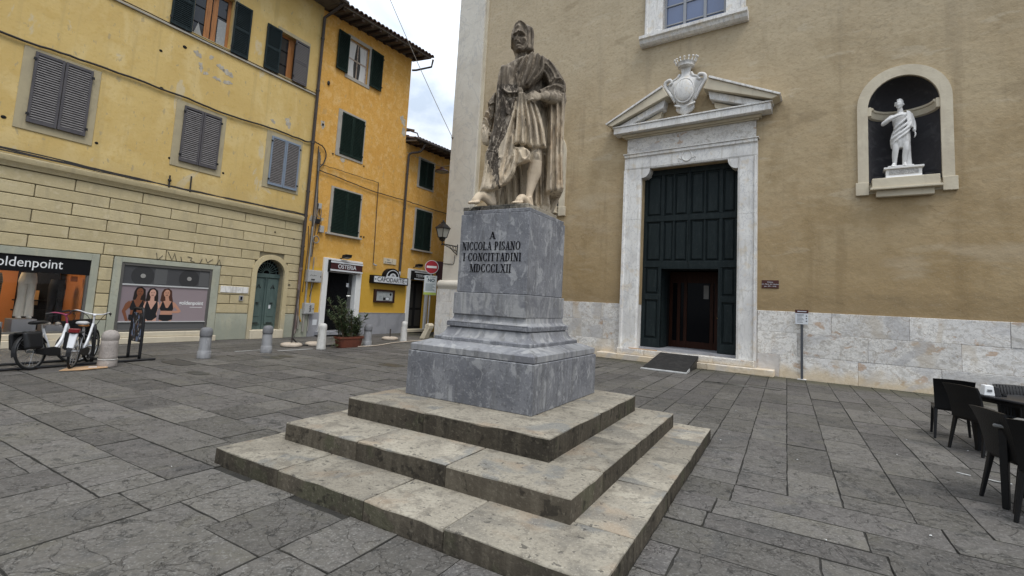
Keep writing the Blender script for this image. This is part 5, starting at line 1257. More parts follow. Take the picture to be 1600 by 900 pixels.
g = G(); g.box(4.62, 4.74, -.054, -.048, 1.44, 1.56); g.box(4.76, 4.98, -.054, -.048, 1.44, 1.58); g.ell((5.05, -.05, 1.70), (.06, .006, .06), 10, 6); B('leaflet', g, K['signblack'], pn)
g = G(); g.box(4.78, 4.96, -.056, -.053, 1.455, 1.565); B('leaflet', g, K['signwhite'], pn)
t = thing('street_plate', 'pair of pale street name plates above the arched sign', 'sign', LF_LOC, LF_RZ)
g = G(); g.box(4.52, 5.04, -.02, .02, 3.03, 3.28); p1_ = B('name_plate', g, K['cream'], t, bevel=.004)
g = G(); g.box(5.07, 5.28, -.02, .02, 3.03, 3.28); B('number_plate', g, K['cream'], t, bevel=.004)
g = G(); g.box(4.70, 4.86, -.024, -.02, 3.18, 3.215); g.box(4.58, 4.66, -.024, -.02, 3.08, 3.115); g.box(4.70, 4.98, -.024, -.02, 3.08, 3.115); B('worn_lettering', g, K['inkgrey'], p1_)

# ------------------------------------------------------------------ monument: steps, pedestal, statue
ST = thing('stepped_base', 'three tiers of worn sandstone steps round the grey marble pedestal', 'steps', PD_LOC, PD_RZ)
rst = random.Random(17)
def stone(x0, x1, y0, y1, z0, z1):
    """block with slightly broken arrises"""
    g = G(); nx, ny = max(2, int((x1 - x0) / .16)), max(2, int((y1 - y0) / .16))
    gp = .0025
    x0 += gp; x1 -= gp; y0 += gp; y1 -= gp
    ring = [(x0 + (x1 - x0) * i / nx, y0) for i in range(nx)] + [(x1, y0 + (y1 - y0) * i / ny) for i in range(ny)] + [(x1 - (x1 - x0) * i / nx, y1) for i in range(nx)] + [(x0, y1 - (y1 - y0) * i / ny) for i in range(ny)]
    cx, cy = (x0 + x1) / 2, (y0 + y1) / 2
    n = len(ring)
    def off(p, d):
        sx = 1 if p[0] <= x0 + 1e-6 else (-1 if p[0] >= x1 - 1e-6 else 0); sy = 1 if p[1] <= y0 + 1e-6 else (-1 if p[1] >= y1 - 1e-6 else 0)
        return (p[0] + sx * d, p[1] + sy * d)
    ch = [max(.004, rst.gauss(.009, .004)) for _ in ring]
    dz = rst.uniform(-.003, .003)
    vs = [(*p, z0) for p in ring]
    vs += [(*off(p, rst.uniform(0, .003)), z1 - c * 1.2 + dz) for p, c in zip(ring, ch)]
    vs += [(*off(p, c * .4), z1 - c * .35 + dz) for p, c in zip(ring, ch)]
    vs += [(*off(p, c * 1.4), z1 + dz) for p, c in zip(ring, ch)]
    fs = [(L * n + i, L * n + (i + 1) % n, (L + 1) * n + (i + 1) % n, (L + 1) * n + i) for L in range(3) for i in range(n)] + [[3 * n + i for i in range(n)]]
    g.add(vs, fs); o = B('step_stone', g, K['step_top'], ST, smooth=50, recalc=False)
    o.data.materials.append(K['step_riser'])          # riser shade painted into the colour, together with some grime
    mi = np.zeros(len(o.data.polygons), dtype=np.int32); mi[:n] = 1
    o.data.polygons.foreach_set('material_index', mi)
    return o
def tier(x0, x1, y0, y1, z0, z1, tf, fs, rs_, tr, ls, tl, tb):
    """front row with joints fs, right column with joints rs_, left column ls, back row; treads tf, tr, tl, tb"""
    xs = [x0] + fs + [x1]
    for a, b in zip(xs, xs[1:]): stone(a, b, y0, y0 + tf, z0, z1)
    ys = [y0 + tf] + rs_ + [y1]
    for a, b in zip(ys, ys[1:]): stone(x1 - tr, x1, a, b, z0, z1)
    ys = [y0 + tf] + ls + [y1]
    for a, b in zip(ys, ys[1:]): stone(x0, x0 + tl, a, b, z0, z1)
    xs = [x0 + tl] + [x0 + tl + (x1 - tr - x0 - tl) * .5] + [x1 - tr]
    for a, b in zip(xs, xs[1:]): stone(a, b, y1 - tb, y1, z0, z1)
tier(-1.55, 2.147, -2.575, 1.605, -.02, .140, .62, [-.63, .36, 1.08], [-.98, -.2, .8], .60, [-.9, .3], .45, .4)
tier(-1.32, 1.733, -2.04, 1.346, .10, .310, .66, [-.32, .67], [-.41, .5], .60, [-.6, .4], .40, .4)
tier(-1.10, 1.295, -1.466, 1.131, .27, .505, .70, [-.06], [-.2, .4], .60, [0.1], .42, .4)
g = G(); g.box(-1.3, 1.9, -2.3, 1.4, -.02, .11); g.box(-1.05, 1.45, -1.75, 1.1, .11, .28); g.box(-.9, 1.1, -1.15, .95, .28, .49); B('rubble_core', g, K['joint'], ST)

PE = thing('monument_pedestal', 'tall grey marble pedestal with black inscription to Niccola Pisano', 'pedestal', PD_LOC, PD_RZ)
gm = K['greymarble']
def ring_moulding(name, prof, m, hx0, hy0, bev=0):
    """profile of (inset, z): square moulding running round the pedestal"""
    g = G(); secs = []
    for ins, z in prof:
        hx, hy = hx0 - ins, hy0 - ins
        secs.append([(-hx, -hy, z), (hx, -hy, z), (hx, hy, z), (-hx, hy, z)])
    g.loft(secs); return B(name, g, m, PE, bevel=bev, smooth=25)
g = G(); g.box(-.822, .822, -.888, -.28, .505, 1.004); B('base_slab', g, gm, PE, bevel=.006)
g = G(); g.box(-.822, .822, -.276, .888, .505, 1.004); B('base_slab', g, gm, PE, bevel=.006)
ring_moulding('bevelled_cap', [(.035, 1.004), (.035, 1.010), (.014, 1.012), (.014, 1.078), (.022, 1.084), (.16, 1.135), (.17, 1.14)], K['greymarble_light'], .822, .888, .003)
ring_moulding('fillet_band', [(0, 1.14), (0, 1.175), (.012, 1.182)], gm, .645, .655, .003)
ring_moulding('lower_cavetto', [(.01, 1.182), (.03, 1.192), (.055, 1.215), (.073, 1.245), (.085, 1.285), (.105, 1.288), (.105, 1.300)], K['greymarble_light'], .645, .605)
ring_moulding('torus_band', [(0, 1.300), (0, 1.350), (.008, 1.356)], gm, .562, .540, .004)
ring_moulding('upper_cavetto', [(.012, 1.356), (.035, 1.366), (.055, 1.386), (.064, 1.412), (.066, 1.446)], K['greymarble_light'], .562, .555)
g = G(); g.box(-.500, .500, -.512, .512, 1.447, 1.702); B('plain_band', g, K['greymarble_light'], PE, bevel=.005)
g = G(); g.box(-.478, .478, -.489, .489, 1.708, 2.650); g.box(-.47, .47, -.48, .48, 1.70, 1.71); SH = B('shaft', g, gm, PE, bevel=.004)
g = G(); g.box(-.466, .466, -.474, .474, 2.652, 2.70); B('top_slab', g, gm, PE, bevel=.006)

# slab-serif capitals, built from strokes on a unit cell (height 1)
def serif_letter(ch):
    T, t, s = .20, .075, .07        # thick stem, hairline, serif thickness
    S = []                           # list of polygons
    def stem(x, z0=0, z1=1, w=T): S.append([(x - w / 2, z0), (x + w / 2, z0), (x + w / 2, z1), (x - w / 2, z1)])
    def ser(x, z, w=.34): S.append([(x - w / 2, z), (x + w / 2, z), (x + w / 2, z + s), (x - w / 2, z + s)])
    def diag(x0, z0, x1, z1, w): S.append([(x0 - w / 2, z0), (x0 + w / 2, z0), (x1 + w / 2, z1), (x1 - w / 2, z1)])
    def arc(cx, cz, rx, rz_, a0, a1, wt, wn):     # stroke thick where vertical
        n = 16; o, i = [], []
        for k in range(n + 1):
            a = radians(a0 + (a1 - a0) * k / n); w = wn + (wt - wn) * abs(cos(a)) ** 1.3
            o.append((cx + rx * cos(a), cz + rz_ * sin(a))); i.append((cx + (rx - w) * cos(a), cz + (rz_ - wn) * sin(a)))
        for k in range(n): S.append([o[k], o[k + 1], i[k + 1], i[k]])
    if ch == 'I': stem(.2); ser(.2, 0); ser(.2, 1 - s); W_ = .40
    elif ch == 'A': diag(.14, 0, .40, 1, t); diag(.66, 0, .40, 1, T); S.append([(.24, .28), (.6, .28), (.6, .35), (.24, .35)]); ser(.13, 0, .26); ser(.66, 0, .34); W_ = .82
    elif ch == 'N': stem(.16, w=t); stem(.70, w=t); diag(.66, 0, .20, 1, T * 1.05); ser(.16, 0, .28); ser(.70, 1 - s, .28); ser(.12, 1 - s, .26); W_ = .86
    elif ch == 'M': stem(.14, w=t); stem(.86, w=T); diag(.48, 0, .18, 1, T * .9); diag(.48, 0, .82, 1, t); ser(.14, 0, .28); ser(.86, 0, .34); ser(.10, 1 - s, .24); ser(.9, 1 - s, .28); W_ = 1.04
    elif ch in 'CG': arc(.42, .5, .40, .5, 50, 310, T, t); S.append([(.62, .70), (.70, .70), (.70, 1.0), (.64, 1.0)]); S.append([(.62, .30), (.70, .30), (.70, .03), (.64, .0)]); W_ = .80
    elif ch == 'O': arc(.42, .5, .42, .5, 0, 360, T, t); W_ = .88
    elif ch == 'D': stem(.18); arc(.30, .5, .46, .5, -90, 90, T, t); S.append([(.18, 0), (.32, 0), (.32, t), (.18, t)]); S.append([(.18, 1 - t), (.32, 1 - t), (.32, 1), (.18, 1)]); ser(.15, 0, .26); ser(.15, 1 - s, .26); W_ = .84
    elif ch == 'P': stem(.18); arc(.32, .72, .36, .28, -90, 90, T, t); S.append([(.18, 1 - t), (.34, 1 - t), (.34, 1), (.18, 1)]); S.append([(.18, .44), (.34, .44), (.34, .51), (.18, .51)]); ser(.18, 0); ser(.15, 1 - s, .26); W_ = .74
    elif ch == 'L': stem(.18); ser(.18, 1 - s); ser(.15, 0, .26); S.append([(.18, 0), (.66, 0), (.66, t), (.18, t)]); S.append([(.60, 0), (.67, 0), (.67, .3), (.63, .3)]); W_ = .74
    elif ch == 'T': stem(.38); ser(.38, 0); S.append([(.04, 1 - t), (.72, 1 - t), (.72, 1), (.04, 1)]); S.append([(.04, .72), (.08, .72), (.11, 1), (.04, 1)]); S.append([(.68, .72), (.72, .72), (.72, 1), (.65, 1)]); W_ = .78
    elif ch == 'S': arc(.33, .74, .27, .26, 60, 270, T * .9, t); arc(.33, .25, .30, .26, -120, 90, T * .9, t); S.append([(.49, .72), (.55, .72), (.55, 1), (.50, 1)]); S.append([(.08, .0), (.13, .0), (.13, .28), (.07, .28)]); W_ = .68
    elif ch == 'X': diag(.74, 0, .16, 1, T); diag(.14, 0, .72, 1, t); ser(.14, 0, .26); ser(.74, 0, .32); ser(.16, 1 - s, .32); ser(.72, 1 - s, .26); W_ = .88
    else: W_ = .42
    return S, W_
def inscription(s, xa, xb, zc, h):
    ws = [serif_letter(c)[1] for c in s]; tot = sum(ws) + .05 * (len(s) - 1)
    k = (xb - xa) / tot; x = xa
    for c, w in zip(s, ws):
        S = serif_letter(c)[0]
        if S:
            g = G(); d = 0
            for p in S:
                q_ = [(x + a * k, zc - h / 2 + b * h) for a, b in p]
                g.prism(q_, -.4925 - d, -.485); d += .00006
            B('letter', g, K['inscription'], SH)
        x += (w + .05) * k
inscription('A', -.055, .035, 2.385, .085)
inscription('NICCOLA PISANO', -.435, .375, 2.262, .098)
inscription('I CONCITTADINI', -.415, .390, 2.130, .098)
inscription('MDCCCLXII', -.305, .265, 1.998, .098)

# ---- statue: sculpted masses joined by a voxel remesh into one continuous body
SG = G()
rr = random.Random(4)
def fold_loft(keys, nseg=7, n=44, folds=0, amp=.0, ph=0., sharp=1.6, extra=None):
    """keys: (z, cx, cy, rx, ry[, fold amplitude factor]); a closed robe-like mass with flutes"""
    K_ = catmull([k if len(k) == 6 else (*k, 1.0) for k in keys], nseg)
    secs = []
    for i, (z, cx, cy, rx, ry, fa) in enumerate(K_):
        row = []
        for k in range(n):
            a = 2 * pi * k / n
            f = 0
            if folds:
                w_ = sin(folds * a + ph + .5 * sin(2 * a + z * 1.7) + .35 * sin(z * 3.1 + a))
                f = amp * fa * (abs(w_) ** (1 / sharp) * (1 if w_ > 0 else -1))
                f += amp * .35 * fa * sin(folds * 2.3 * a + 1.7 * ph + z * 2)
            row.append((cx + (rx + f) * cos(a), cy + (ry + f) * sin(a), z))
        secs.append(row)
    SG.loft(secs)
def limb(pts, radii, n=14, wr=0.0, freq=30, seed=0):
    q = random.Random(seed); P = catmull(pts, 8); R = [float(r[0]) for r in catmull([(r,) for r in radii], 8)]
    L = 0; RR = []
    for i, r in enumerate(R):
        if i: L += float(np.linalg.norm(P[i] - P[i - 1]))
        RR.append(r + wr * sin(L * freq + 1.3 * sin(L * 9 + seed)) )
    SG.tube(P, RR, n); SG.ell(P[0], (R[0],) * 3, 12, 8); SG.ell(P[-1], (R[-1],) * 3, 12, 8)
def ridge(pts, r, n=8, seed=0): 
    P = catmull(pts, 7); m_ = len(P)
    R = r if hasattr(r, '__len__') else [r * (.55 + .45 * sin(pi * min(1, max(0, i / (m_ - 1))) ** .8)) for i in range(m_)]
    SG.tube(P, R, n)
def sheet(rows_, th=.035, folds=0, amp=0., ph=0, diag=0., nu=40, nv=9):
    """thick cloth panel through a grid of control points"""
    cols = [catmull(r, nu // (len(r) - 1)) for r in rows_]
    n = len(cols[0]); grid = []
    for k in range(n):
        grid.append(catmull([c[k] for c in cols], nv))
    m_ = len(grid[0])
    front, back = [], []
    for j in range(m_):
        for k in range(n):
            p = grid[k][j]; u_ = k / (n - 1); v_ = j / (m_ - 1)
            d = amp * (.3 + .7 * v_) * sin(2 * pi * folds * (u_ + diag * v_) + ph + .8 * sin(5 * v_)) + amp * .4 * sin(2 * pi * folds * 2.1 * (u_ + diag * .7 * v_) + 2 * ph)
            front.append((p[0], p[1] - th / 2 - d, p[2])); back.append((p[0] + .004, p[1] + th / 2 - d, p[2] + .002))
    N_ = m_ * n; fs = []
    for j in range(m_ - 1):
        for k in range(n - 1):
            a, b, c, d = j * n + k, j * n + k + 1, (j + 1) * n + k + 1, (j + 1) * n + k
            fs.append((a, b, c, d)); fs.append((N_ + d, N_ + c, N_ + b, N_ + a))
    bd = [k for k in range(n)] + [j * n + n - 1 for j in range(1, m_)] + [(m_ - 1) * n + k for k in range(n - 2, -1, -1)] + [j * n for j in range(m_ - 2, 0, -1)]
    for i in range(len(bd)):
        a, b = bd[i], bd[(i + 1) % len(bd)]; fs.append((b, a, N_ + a, N_ + b))
    SG.add(front + back, fs)
def hand(c, fwd, upv, s=1.0, curl=.5, mirror=1, G_=None):
    """palm, four bent fingers of different length and a thumb from the side of the palm"""
    g_ = G_ or SG
    f = Vector(fwd).normalized(); u_ = Vector(upv); u_ = (u_ - f * u_.dot(f)).normalized(); sd = f.cross(u_) * mirror
    c = Vector(c)
    M3 = Matrix((sd, f, u_)).transposed()
    g_.ell(c, (.048 * s, .058 * s, .022 * s), 12, 8, M3)
    for i, ln in enumerate((.080, .092, .086, .066)):
        b = c + f * .048 * s + sd * (-.033 + .022 * i) * s
        k1 = b + (f * cos(curl * .6) - u_ * sin(curl * .6)) * ln * .48 * s
        k2 = k1 + (f * cos(curl * 1.5) - u_ * sin(curl * 1.5)) * ln * .32 * s
        k3 = k2 + (f * cos(curl * 2.3) - u_ * sin(curl * 2.3)) * ln * .26 * s
        g_.tube([b - f * .02 * s, b, k1, k2, k3], [.012 * s, .0125 * s, .011 * s, .010 * s, .007 * s], 8)
    b = c - f * .018 * s - sd * .040 * s
    g_.tube([b + sd * .015 * s, b - sd * .018 * s + f * .022 * s - u_ * .008 * s, b - sd * .020 * s + f * .052 * s - u_ * .022 * s, b - sd * .012 * s + f * .074 * s - u_ * .030 * s], [.016 * s, .015 * s, .012 * s, .008 * s], 8)
def face_mesh(c, s, yaw, pitch=0, beard=0., g_=None, nu=56, nv=48):
    """head modelled as a displaced ovoid; faces -y before turning"""
    g_ = g_ or SG
    R_ = Matrix.Rotation(yaw, 3, 'Z') @ Matrix.Rotation(pitch, 3, 'X')
    bumps = [(0, -.10, .10, .30, .34), (0, -.28, .085, .13, .14), (.14, -.30, .03, .10, .10), (-.14, -.30, .03, .10, .10),   # nose bridge, tip, wings
             (.33, .07, -.085, .18, .13), (-.33, .07, -.085, .18, .13),                                                    # eye sockets
             (.33, .045, .040, .12, .06), (-.33, .045, .040, .12, .06),                                                    # eyeballs
             (.34, .27, .060, .26, .07), (-.34, .27, .060, .26, .07), (0, .24, .02, .2, .1),                                # brows
             (.50, -.24, .045, .22, .18), (-.50, -.24, .045, .22, .18), (.42, -.46, -.035, .16, .2), (-.42, -.46, -.035, .16, .2),  # cheekbones, hollows
             (0, -.52, .035, .2, .05), (0, -.64, .035, .18, .05), (0, -.58, -.03, .24, .022), (0, -.88, .07, .25, .16),     # lips, mouth line, chin
             (0, .65, .03, .7, .3)]
    vs = []
    for i in range(nv + 1):
        th = pi * i / nv
        for k in range(nu):
            a = 2 * pi * k / nu
            d = Vector((sin(th) * cos(a), sin(th) * sin(a), cos(th)))
            lon = math.atan2(d.x, -d.y); lat = math.asin(max(-1, min(1, d.z)))
            r_ = 1.0
            if d.y < .4:
                for lo_, la_, h_, wl, wa in bumps:
                    r_ += h_ * 1.25 * math.exp(-((lon - lo_) / wl) ** 2 - ((lat - la_) / wa) ** 2)
                if beard:
                    r_ += beard * math.exp(-(lon / .9) ** 2 - ((lat + .95) / .35) ** 2) * (1 + .25 * sin(lon * 22) * sin(lat * 20))
            jaw = 1 - .20 * max(0, -d.z) ** 1.2 * (1 if not beard else .4)
            p = Vector((d.x * .098 * jaw, d.y * (.125 if d.y > 0 else .118), d.z * (.155 if d.z < 0 else .145))) * r_ * s
            p = R_ @ p
            vs.append((c[0] + p.x, c[1] + p.y, c[2] + p.z))
    fs = [(i * nu + k, (i + 1) * nu + k, (i + 1) * nu + (k + 1) % nu, i * nu + (k + 1) % nu) for i in range(nv) for k in range(nu)]
    g_.add(vs, fs)
    return R_

# core masses (z above the plinth, x to the viewer's right, y away)
fold_loft([(2.06, .00, .04, .085, .09, 0), (1.99, .02, .05, .16, .12, 0), (1.92, .03, .05, .25, .15, 0), (1.80, .03, .06, .29, .18, 0), (1.60, .04, .05, .29, .20, 0), (1.42, .05, .04, .28, .20, 0), (1.22, .06, .06, .29, .20, 0), (.9, .08, .12, .32, .18, 0), (.7, .08, .26, .34, .14, 0), (.5, .08, .30, .34, .13, 0), (-.02, .07, .30, .33, .12, 0)], folds=5, amp=.0)
fold_loft([(1.92, .04, .16, .24, .12, .4), (1.5, .08, .20, .40, .16, .8), (1.1, .08, .24, .46, .17, 1), (.6, .09, .32, .47, .15, 1.2), (.28, .09, .32, .46, .15, 1.3), (-.02, .06, .31, .38, .13, 1.2)], folds=13, amp=.024, ph=.4, n=90)
RELIEF = {}
RELIEF['back'] = {'o': [(-0.342, 0.417), (-0.322, 0.075), (-0.05, 0.086), (0.267, 0.101), (0.455, 0.15), (0.431, 0.252), (0.361, 0.797), (0.156, 0.785), (-0.015, 0.618)], 'a': 0.0, 'b': 0, 'x0': 0, 'back': 0.28, 'R': 0.05, 'bulge': 0.05, 'r': [([(-0.301, 0.367), (-0.291, 0.083)], 0.03, 0.02), ([(-0.259, 0.422), (-0.24, 0.086)], -0.03, 0.014), ([(-0.215, 0.424), (-0.196, 0.088)], 0.03, 0.018), ([(-0.178, 0.452), (-0.151, 0.091)], -0.035, 0.014), ([(-0.122, 0.481), (-0.095, 0.094)], 0.035, 0.022), ([(-0.081, 0.536), (-0.05, 0.096)], -0.035, 0.014), ([(-0.037, 0.564), (0.0, 0.099)], 0.035, 0.02), ([(0.006, 0.593), (0.045, 0.102)], -0.035, 0.014), ([(0.043, 0.608), (0.083, 0.104)], 0.03, 0.018), ([(0.177, 0.629), (0.19, 0.11)], -0.05, 0.02), ([(0.226, 0.658), (0.254, 0.113)], 0.03, 0.02), ([(0.253, 0.764), (0.292, 0.115)], -0.05, 0.014), ([(0.279, 0.766), (0.323, 0.117)], 0.04, 0.018), ([(0.317, 0.768), (0.355, 0.119)], -0.05, 0.014), ([(0.35, 0.757), (0.418, 0.122)], 0.04, 0.02)]}
RELIEF['cloak'] = {'o': [(0.293, 1.505), (0.418, 1.522), (0.551, 1.575), (0.574, 1.457), (0.568, 1.199), (0.572, 0.944), (0.578, 0.607), (0.598, 0.358), (0.601, 0.326), (0.582, 0.251), (0.486, 0.245), (0.364, 0.241), (0.367, 0.442), (0.357, 0.778), (0.36, 1.172), (0.316, 1.379)], 'a': -0.03, 'b': 0.18, 'x0': 0.5, 'back': 0.3, 'R': 0.06, 'bulge': 0.08, 'r': [([(0.374, 1.373), (0.398, 0.783), (0.42, 0.267)], 0.035, 0.022), ([(0.417, 1.428), (0.441, 0.788), (0.459, 0.258)], -0.045, 0.014), ([(0.448, 1.482), (0.476, 0.792), (0.497, 0.275)], 0.045, 0.022), ([(0.492, 1.501), (0.505, 0.795), (0.536, 0.408)], -0.04, 0.012), ([(0.523, 1.517), (0.535, 0.799), (0.567, 0.307)], 0.035, 0.018), ([(0.547, 0.932), (0.582, 0.335)], -0.03, 0.01), ([(0.339, 1.344), (0.369, 0.845)], -0.06, 0.02)]}
RELIEF['skirt'] = {'o': [(-0.059, 1.393), (0.084, 1.409), (0.161, 1.314), (0.212, 1.265), (0.269, 1.117), (0.308, 0.983), (0.343, 0.766), (0.308, 0.764), (0.264, 0.766), (0.221, 0.743), (0.173, 0.724), (0.122, 0.746), (0.091, 0.769), (0.065, 0.758), (0.023, 0.752), (-0.009, 0.774), (-0.039, 0.753), (-0.069, 0.743), (-0.063, 0.887), (-0.057, 1.05)], 'a': -0.28, 'b': 0.25, 'x0': 0.05, 'back': 0.0, 'R': 0.035, 'bulge': 0.05, 'r': [([(-0.027, 1.382), (-0.041, 1.052), (-0.048, 0.744)], 0.04, 0.02), ([(-0.019, 1.383), (-0.017, 1.056), (-0.01, 0.766)], -0.035, 0.01), ([(-0.003, 1.386), (0.022, 1.062), (0.041, 0.773)], 0.045, 0.022), ([(0.005, 1.387), (0.062, 1.068), (0.086, 0.763)], -0.045, 0.01), ([(0.029, 1.391), (0.102, 1.058), (0.142, 0.754)], 0.045, 0.022), ([(0.045, 1.377), (0.143, 1.04), (0.182, 0.744)], -0.045, 0.01), ([(0.086, 1.368), (0.183, 1.046), (0.23, 0.751)], 0.04, 0.02), ([(0.12, 1.34), (0.225, 1.011), (0.262, 0.755)], -0.045, 0.012), ([(0.162, 1.298), (0.267, 0.977), (0.31, 0.762)], 0.035, 0.018)]}
RELIEF['drape'] = {'o': [(-0.051, 1.394), (-0.124, 1.142), (-0.179, 0.976), (-0.29, 0.847), (-0.378, 0.729), (-0.411, 0.63), (-0.414, 0.477), (-0.436, 0.264), (-0.461, 0.151), (-0.444, 0.137), (-0.407, 0.162), (-0.298, 0.176), (-0.207, 0.217), (-0.124, 0.273), (-0.054, 0.357), (-0.027, 0.431), (-0.023, 0.487), (0.012, 0.521), (0.143, 0.573), (0.145, 0.686), (0.055, 0.745), (-0.055, 0.747), (-0.063, 1.023)], 'a': -0.27, 'b': 0, 'x0': 0, 'back': 0.05, 'R': 0.05, 'bulge': 0.06, 'r': [([(-0.068, 1.269), (-0.126, 1.02), (-0.184, 0.651), (-0.224, 0.248)], 0.035, 0.03), ([(-0.081, 1.063), (-0.12, 0.776), (-0.17, 0.531), (-0.202, 0.265)], -0.035, 0.016), ([(-0.077, 0.859), (-0.103, 0.615), (-0.163, 0.411), (-0.246, 0.215)], 0.035, 0.026), ([(-0.053, 0.699), (-0.091, 0.527), (-0.153, 0.371)], -0.03, 0.014), ([(-0.059, 0.674), (-0.052, 0.53), (-0.091, 0.391), (-0.163, 0.267)], 0.03, 0.018), ([(-0.268, 0.606), (-0.306, 0.443), (-0.307, 0.195)], -0.03, 0.018), ([(-0.331, 0.602), (-0.382, 0.399), (-0.415, 0.173)], 0.03, 0.026), ([(-0.227, 0.568), (-0.27, 0.365), (-0.322, 0.186)], 0.03, 0.018), ([(-0.461, 0.151), (-0.298, 0.184), (-0.124, 0.281), (-0.051, 0.369), (-0.025, 0.483), (0.019, 0.529), (0.142, 0.581)], 0.022, 0.01), ([(-0.029, 0.7), (-0.017, 0.612), (-0.026, 0.499)], -0.045, 0.012), ([(0.012, 0.662), (0.048, 0.583)], 0.03, 0.02), ([(0.097, 0.699), (0.117, 0.619), (0.08, 0.569)], 0.035, 0.014)]}
RELIEF['mantle'] = {'o': [(-0.216, 1.78), (-0.279, 1.768), (-0.312, 1.641), (-0.321, 1.457), (-0.321, 1.242), (-0.335, 0.938), (-0.363, 0.871), (-0.384, 0.691), (-0.402, 0.658), (-0.365, 0.644), (-0.302, 0.635), (-0.266, 0.646), (-0.22, 0.733), (-0.159, 0.907), (-0.12, 1.065), (-0.085, 1.215), (-0.05, 1.382), (-0.045, 1.432), (-0.087, 1.62), (-0.069, 1.738), (0.018, 1.911), (-0.1, 1.862)], 'a': -0.26, 'b': 0, 'x0': 0, 'back': 0.05, 'R': 0.06, 'bulge': 0.09, 'r': [([(-0.229, 1.729), (-0.244, 1.57), (-0.244, 1.428), (-0.201, 1.224), (-0.17, 1.111)], 0.035, 0.012), ([(-0.268, 1.718), (-0.291, 1.55), (-0.285, 1.302), (-0.29, 0.973), (-0.324, 0.744)], 0.025, 0.018), ([(-0.283, 1.701), (-0.27, 1.468), (-0.248, 1.222), (-0.264, 0.934), (-0.298, 0.713)], -0.03, 0.012), ([(-0.239, 1.42), (-0.194, 1.39), (-0.138, 1.381), (-0.059, 1.406)], 0.04, 0.012), ([(-0.224, 1.363), (-0.143, 1.335), (-0.073, 1.364)], -0.04, 0.012), ([(-0.217, 1.322), (-0.192, 1.208), (-0.17, 1.111), (-0.143, 1.137), (-0.106, 1.246), (-0.069, 1.356)], 0.035, 0.01), ([(-0.165, 1.309), (-0.144, 1.211)], -0.035, 0.016), ([(-0.397, 0.654), (-0.334, 0.646), (-0.266, 0.65), (-0.221, 0.741), (-0.16, 0.915), (-0.121, 1.073), (-0.089, 1.214)], 0.04, 0.012), ([(-0.207, 1.06), (-0.23, 0.895), (-0.291, 0.729)], 0.02, 0.016), ([(-0.184, 1.077), (-0.205, 0.88), (-0.259, 0.715)], -0.025, 0.012), ([(-0.163, 1.708), (-0.171, 1.557), (-0.157, 1.442)], 0.02, 0.025), ([(-0.098, 1.829), (-0.138, 1.684), (-0.135, 1.476)], -0.012, 0.02), ([(-0.102, 1.611), (-0.066, 1.53), (-0.053, 1.448)], -0.035, 0.01)]}
RELIEF['scarf'] = {'o': [(0.01, 1.909), (0.105, 1.97), (0.204, 1.963), (0.297, 1.922), (0.277, 1.816), (0.249, 1.71), (0.172, 1.612), (0.087, 1.522), (0.047, 1.515), (-0.014, 1.454), (-0.051, 1.398), (-0.089, 1.507), (-0.102, 1.604), (-0.077, 1.725)], 'a': -0.24, 'b': 0.25, 'x0': 0.1, 'back': 0.1, 'R': 0.05, 'bulge': 0.07, 'r': [([(0.027, 1.904), (-0.029, 1.742), (-0.077, 1.584), (-0.062, 1.454)], 0.035, 0.014), ([(0.058, 1.927), (0.019, 1.751), (-0.029, 1.576), (-0.031, 1.468)], -0.045, 0.01), ([(0.098, 1.943), (0.059, 1.759), (0.026, 1.619), (-0.008, 1.488)], 0.045, 0.02), ([(0.139, 1.951), (0.108, 1.751), (0.066, 1.618), (0.031, 1.52)], -0.045, 0.01), ([(0.171, 1.949), (0.156, 1.76), (0.106, 1.633), (0.047, 1.523)], 0.04, 0.014), ([(0.205, 1.938), (0.198, 1.751), (0.146, 1.641)], -0.045, 0.01), ([(0.238, 1.928), (0.239, 1.75), (0.171, 1.628)], 0.035, 0.014), ([(-0.089, 1.648), (-0.075, 1.551)], 0.03, 0.008), ([(-0.065, 1.661), (-0.059, 1.554)], -0.04, 0.008)]}
RELIEF['sleeve'] = {'o': [(0.271, 1.936), (0.342, 1.93), (0.397, 1.906), (0.501, 1.818), (0.571, 1.736), (0.583, 1.645), (0.547, 1.542), (0.421, 1.423), (0.319, 1.35), (0.264, 1.41), (0.201, 1.478), (0.258, 1.533), (0.332, 1.609), (0.293, 1.692), (0.246, 1.755)], 'a': -0.1, 'b': 0.85, 'x0': 0.38, 'back': 0.25, 'R': 0.06, 'bulge': 0.08, 'r': [([(0.308, 1.904), (0.401, 1.83), (0.478, 1.728)], 0.025, 0.016), ([(0.277, 1.837), (0.368, 1.763), (0.407, 1.695)], 0.03, 0.012), ([(0.262, 1.779), (0.335, 1.713), (0.356, 1.654)], -0.035, 0.012), ([(0.332, 1.609), (0.407, 1.695), (0.515, 1.728)], 0.03, 0.012), ([(0.342, 1.58), (0.427, 1.661), (0.536, 1.685)], -0.03, 0.01), ([(0.301, 1.527), (0.412, 1.611), (0.511, 1.622)], 0.03, 0.012), ([(0.329, 1.498), (0.414, 1.569), (0.541, 1.583)], -0.025, 0.008), ([(0.288, 1.454), (0.381, 1.512), (0.488, 1.525)], 0.028, 0.01), ([(0.201, 1.482), (0.255, 1.423), (0.319, 1.35)], 0.04, 0.01), ([(0.243, 1.493), (0.297, 1.441), (0.352, 1.389)], -0.03, 0.008)]}
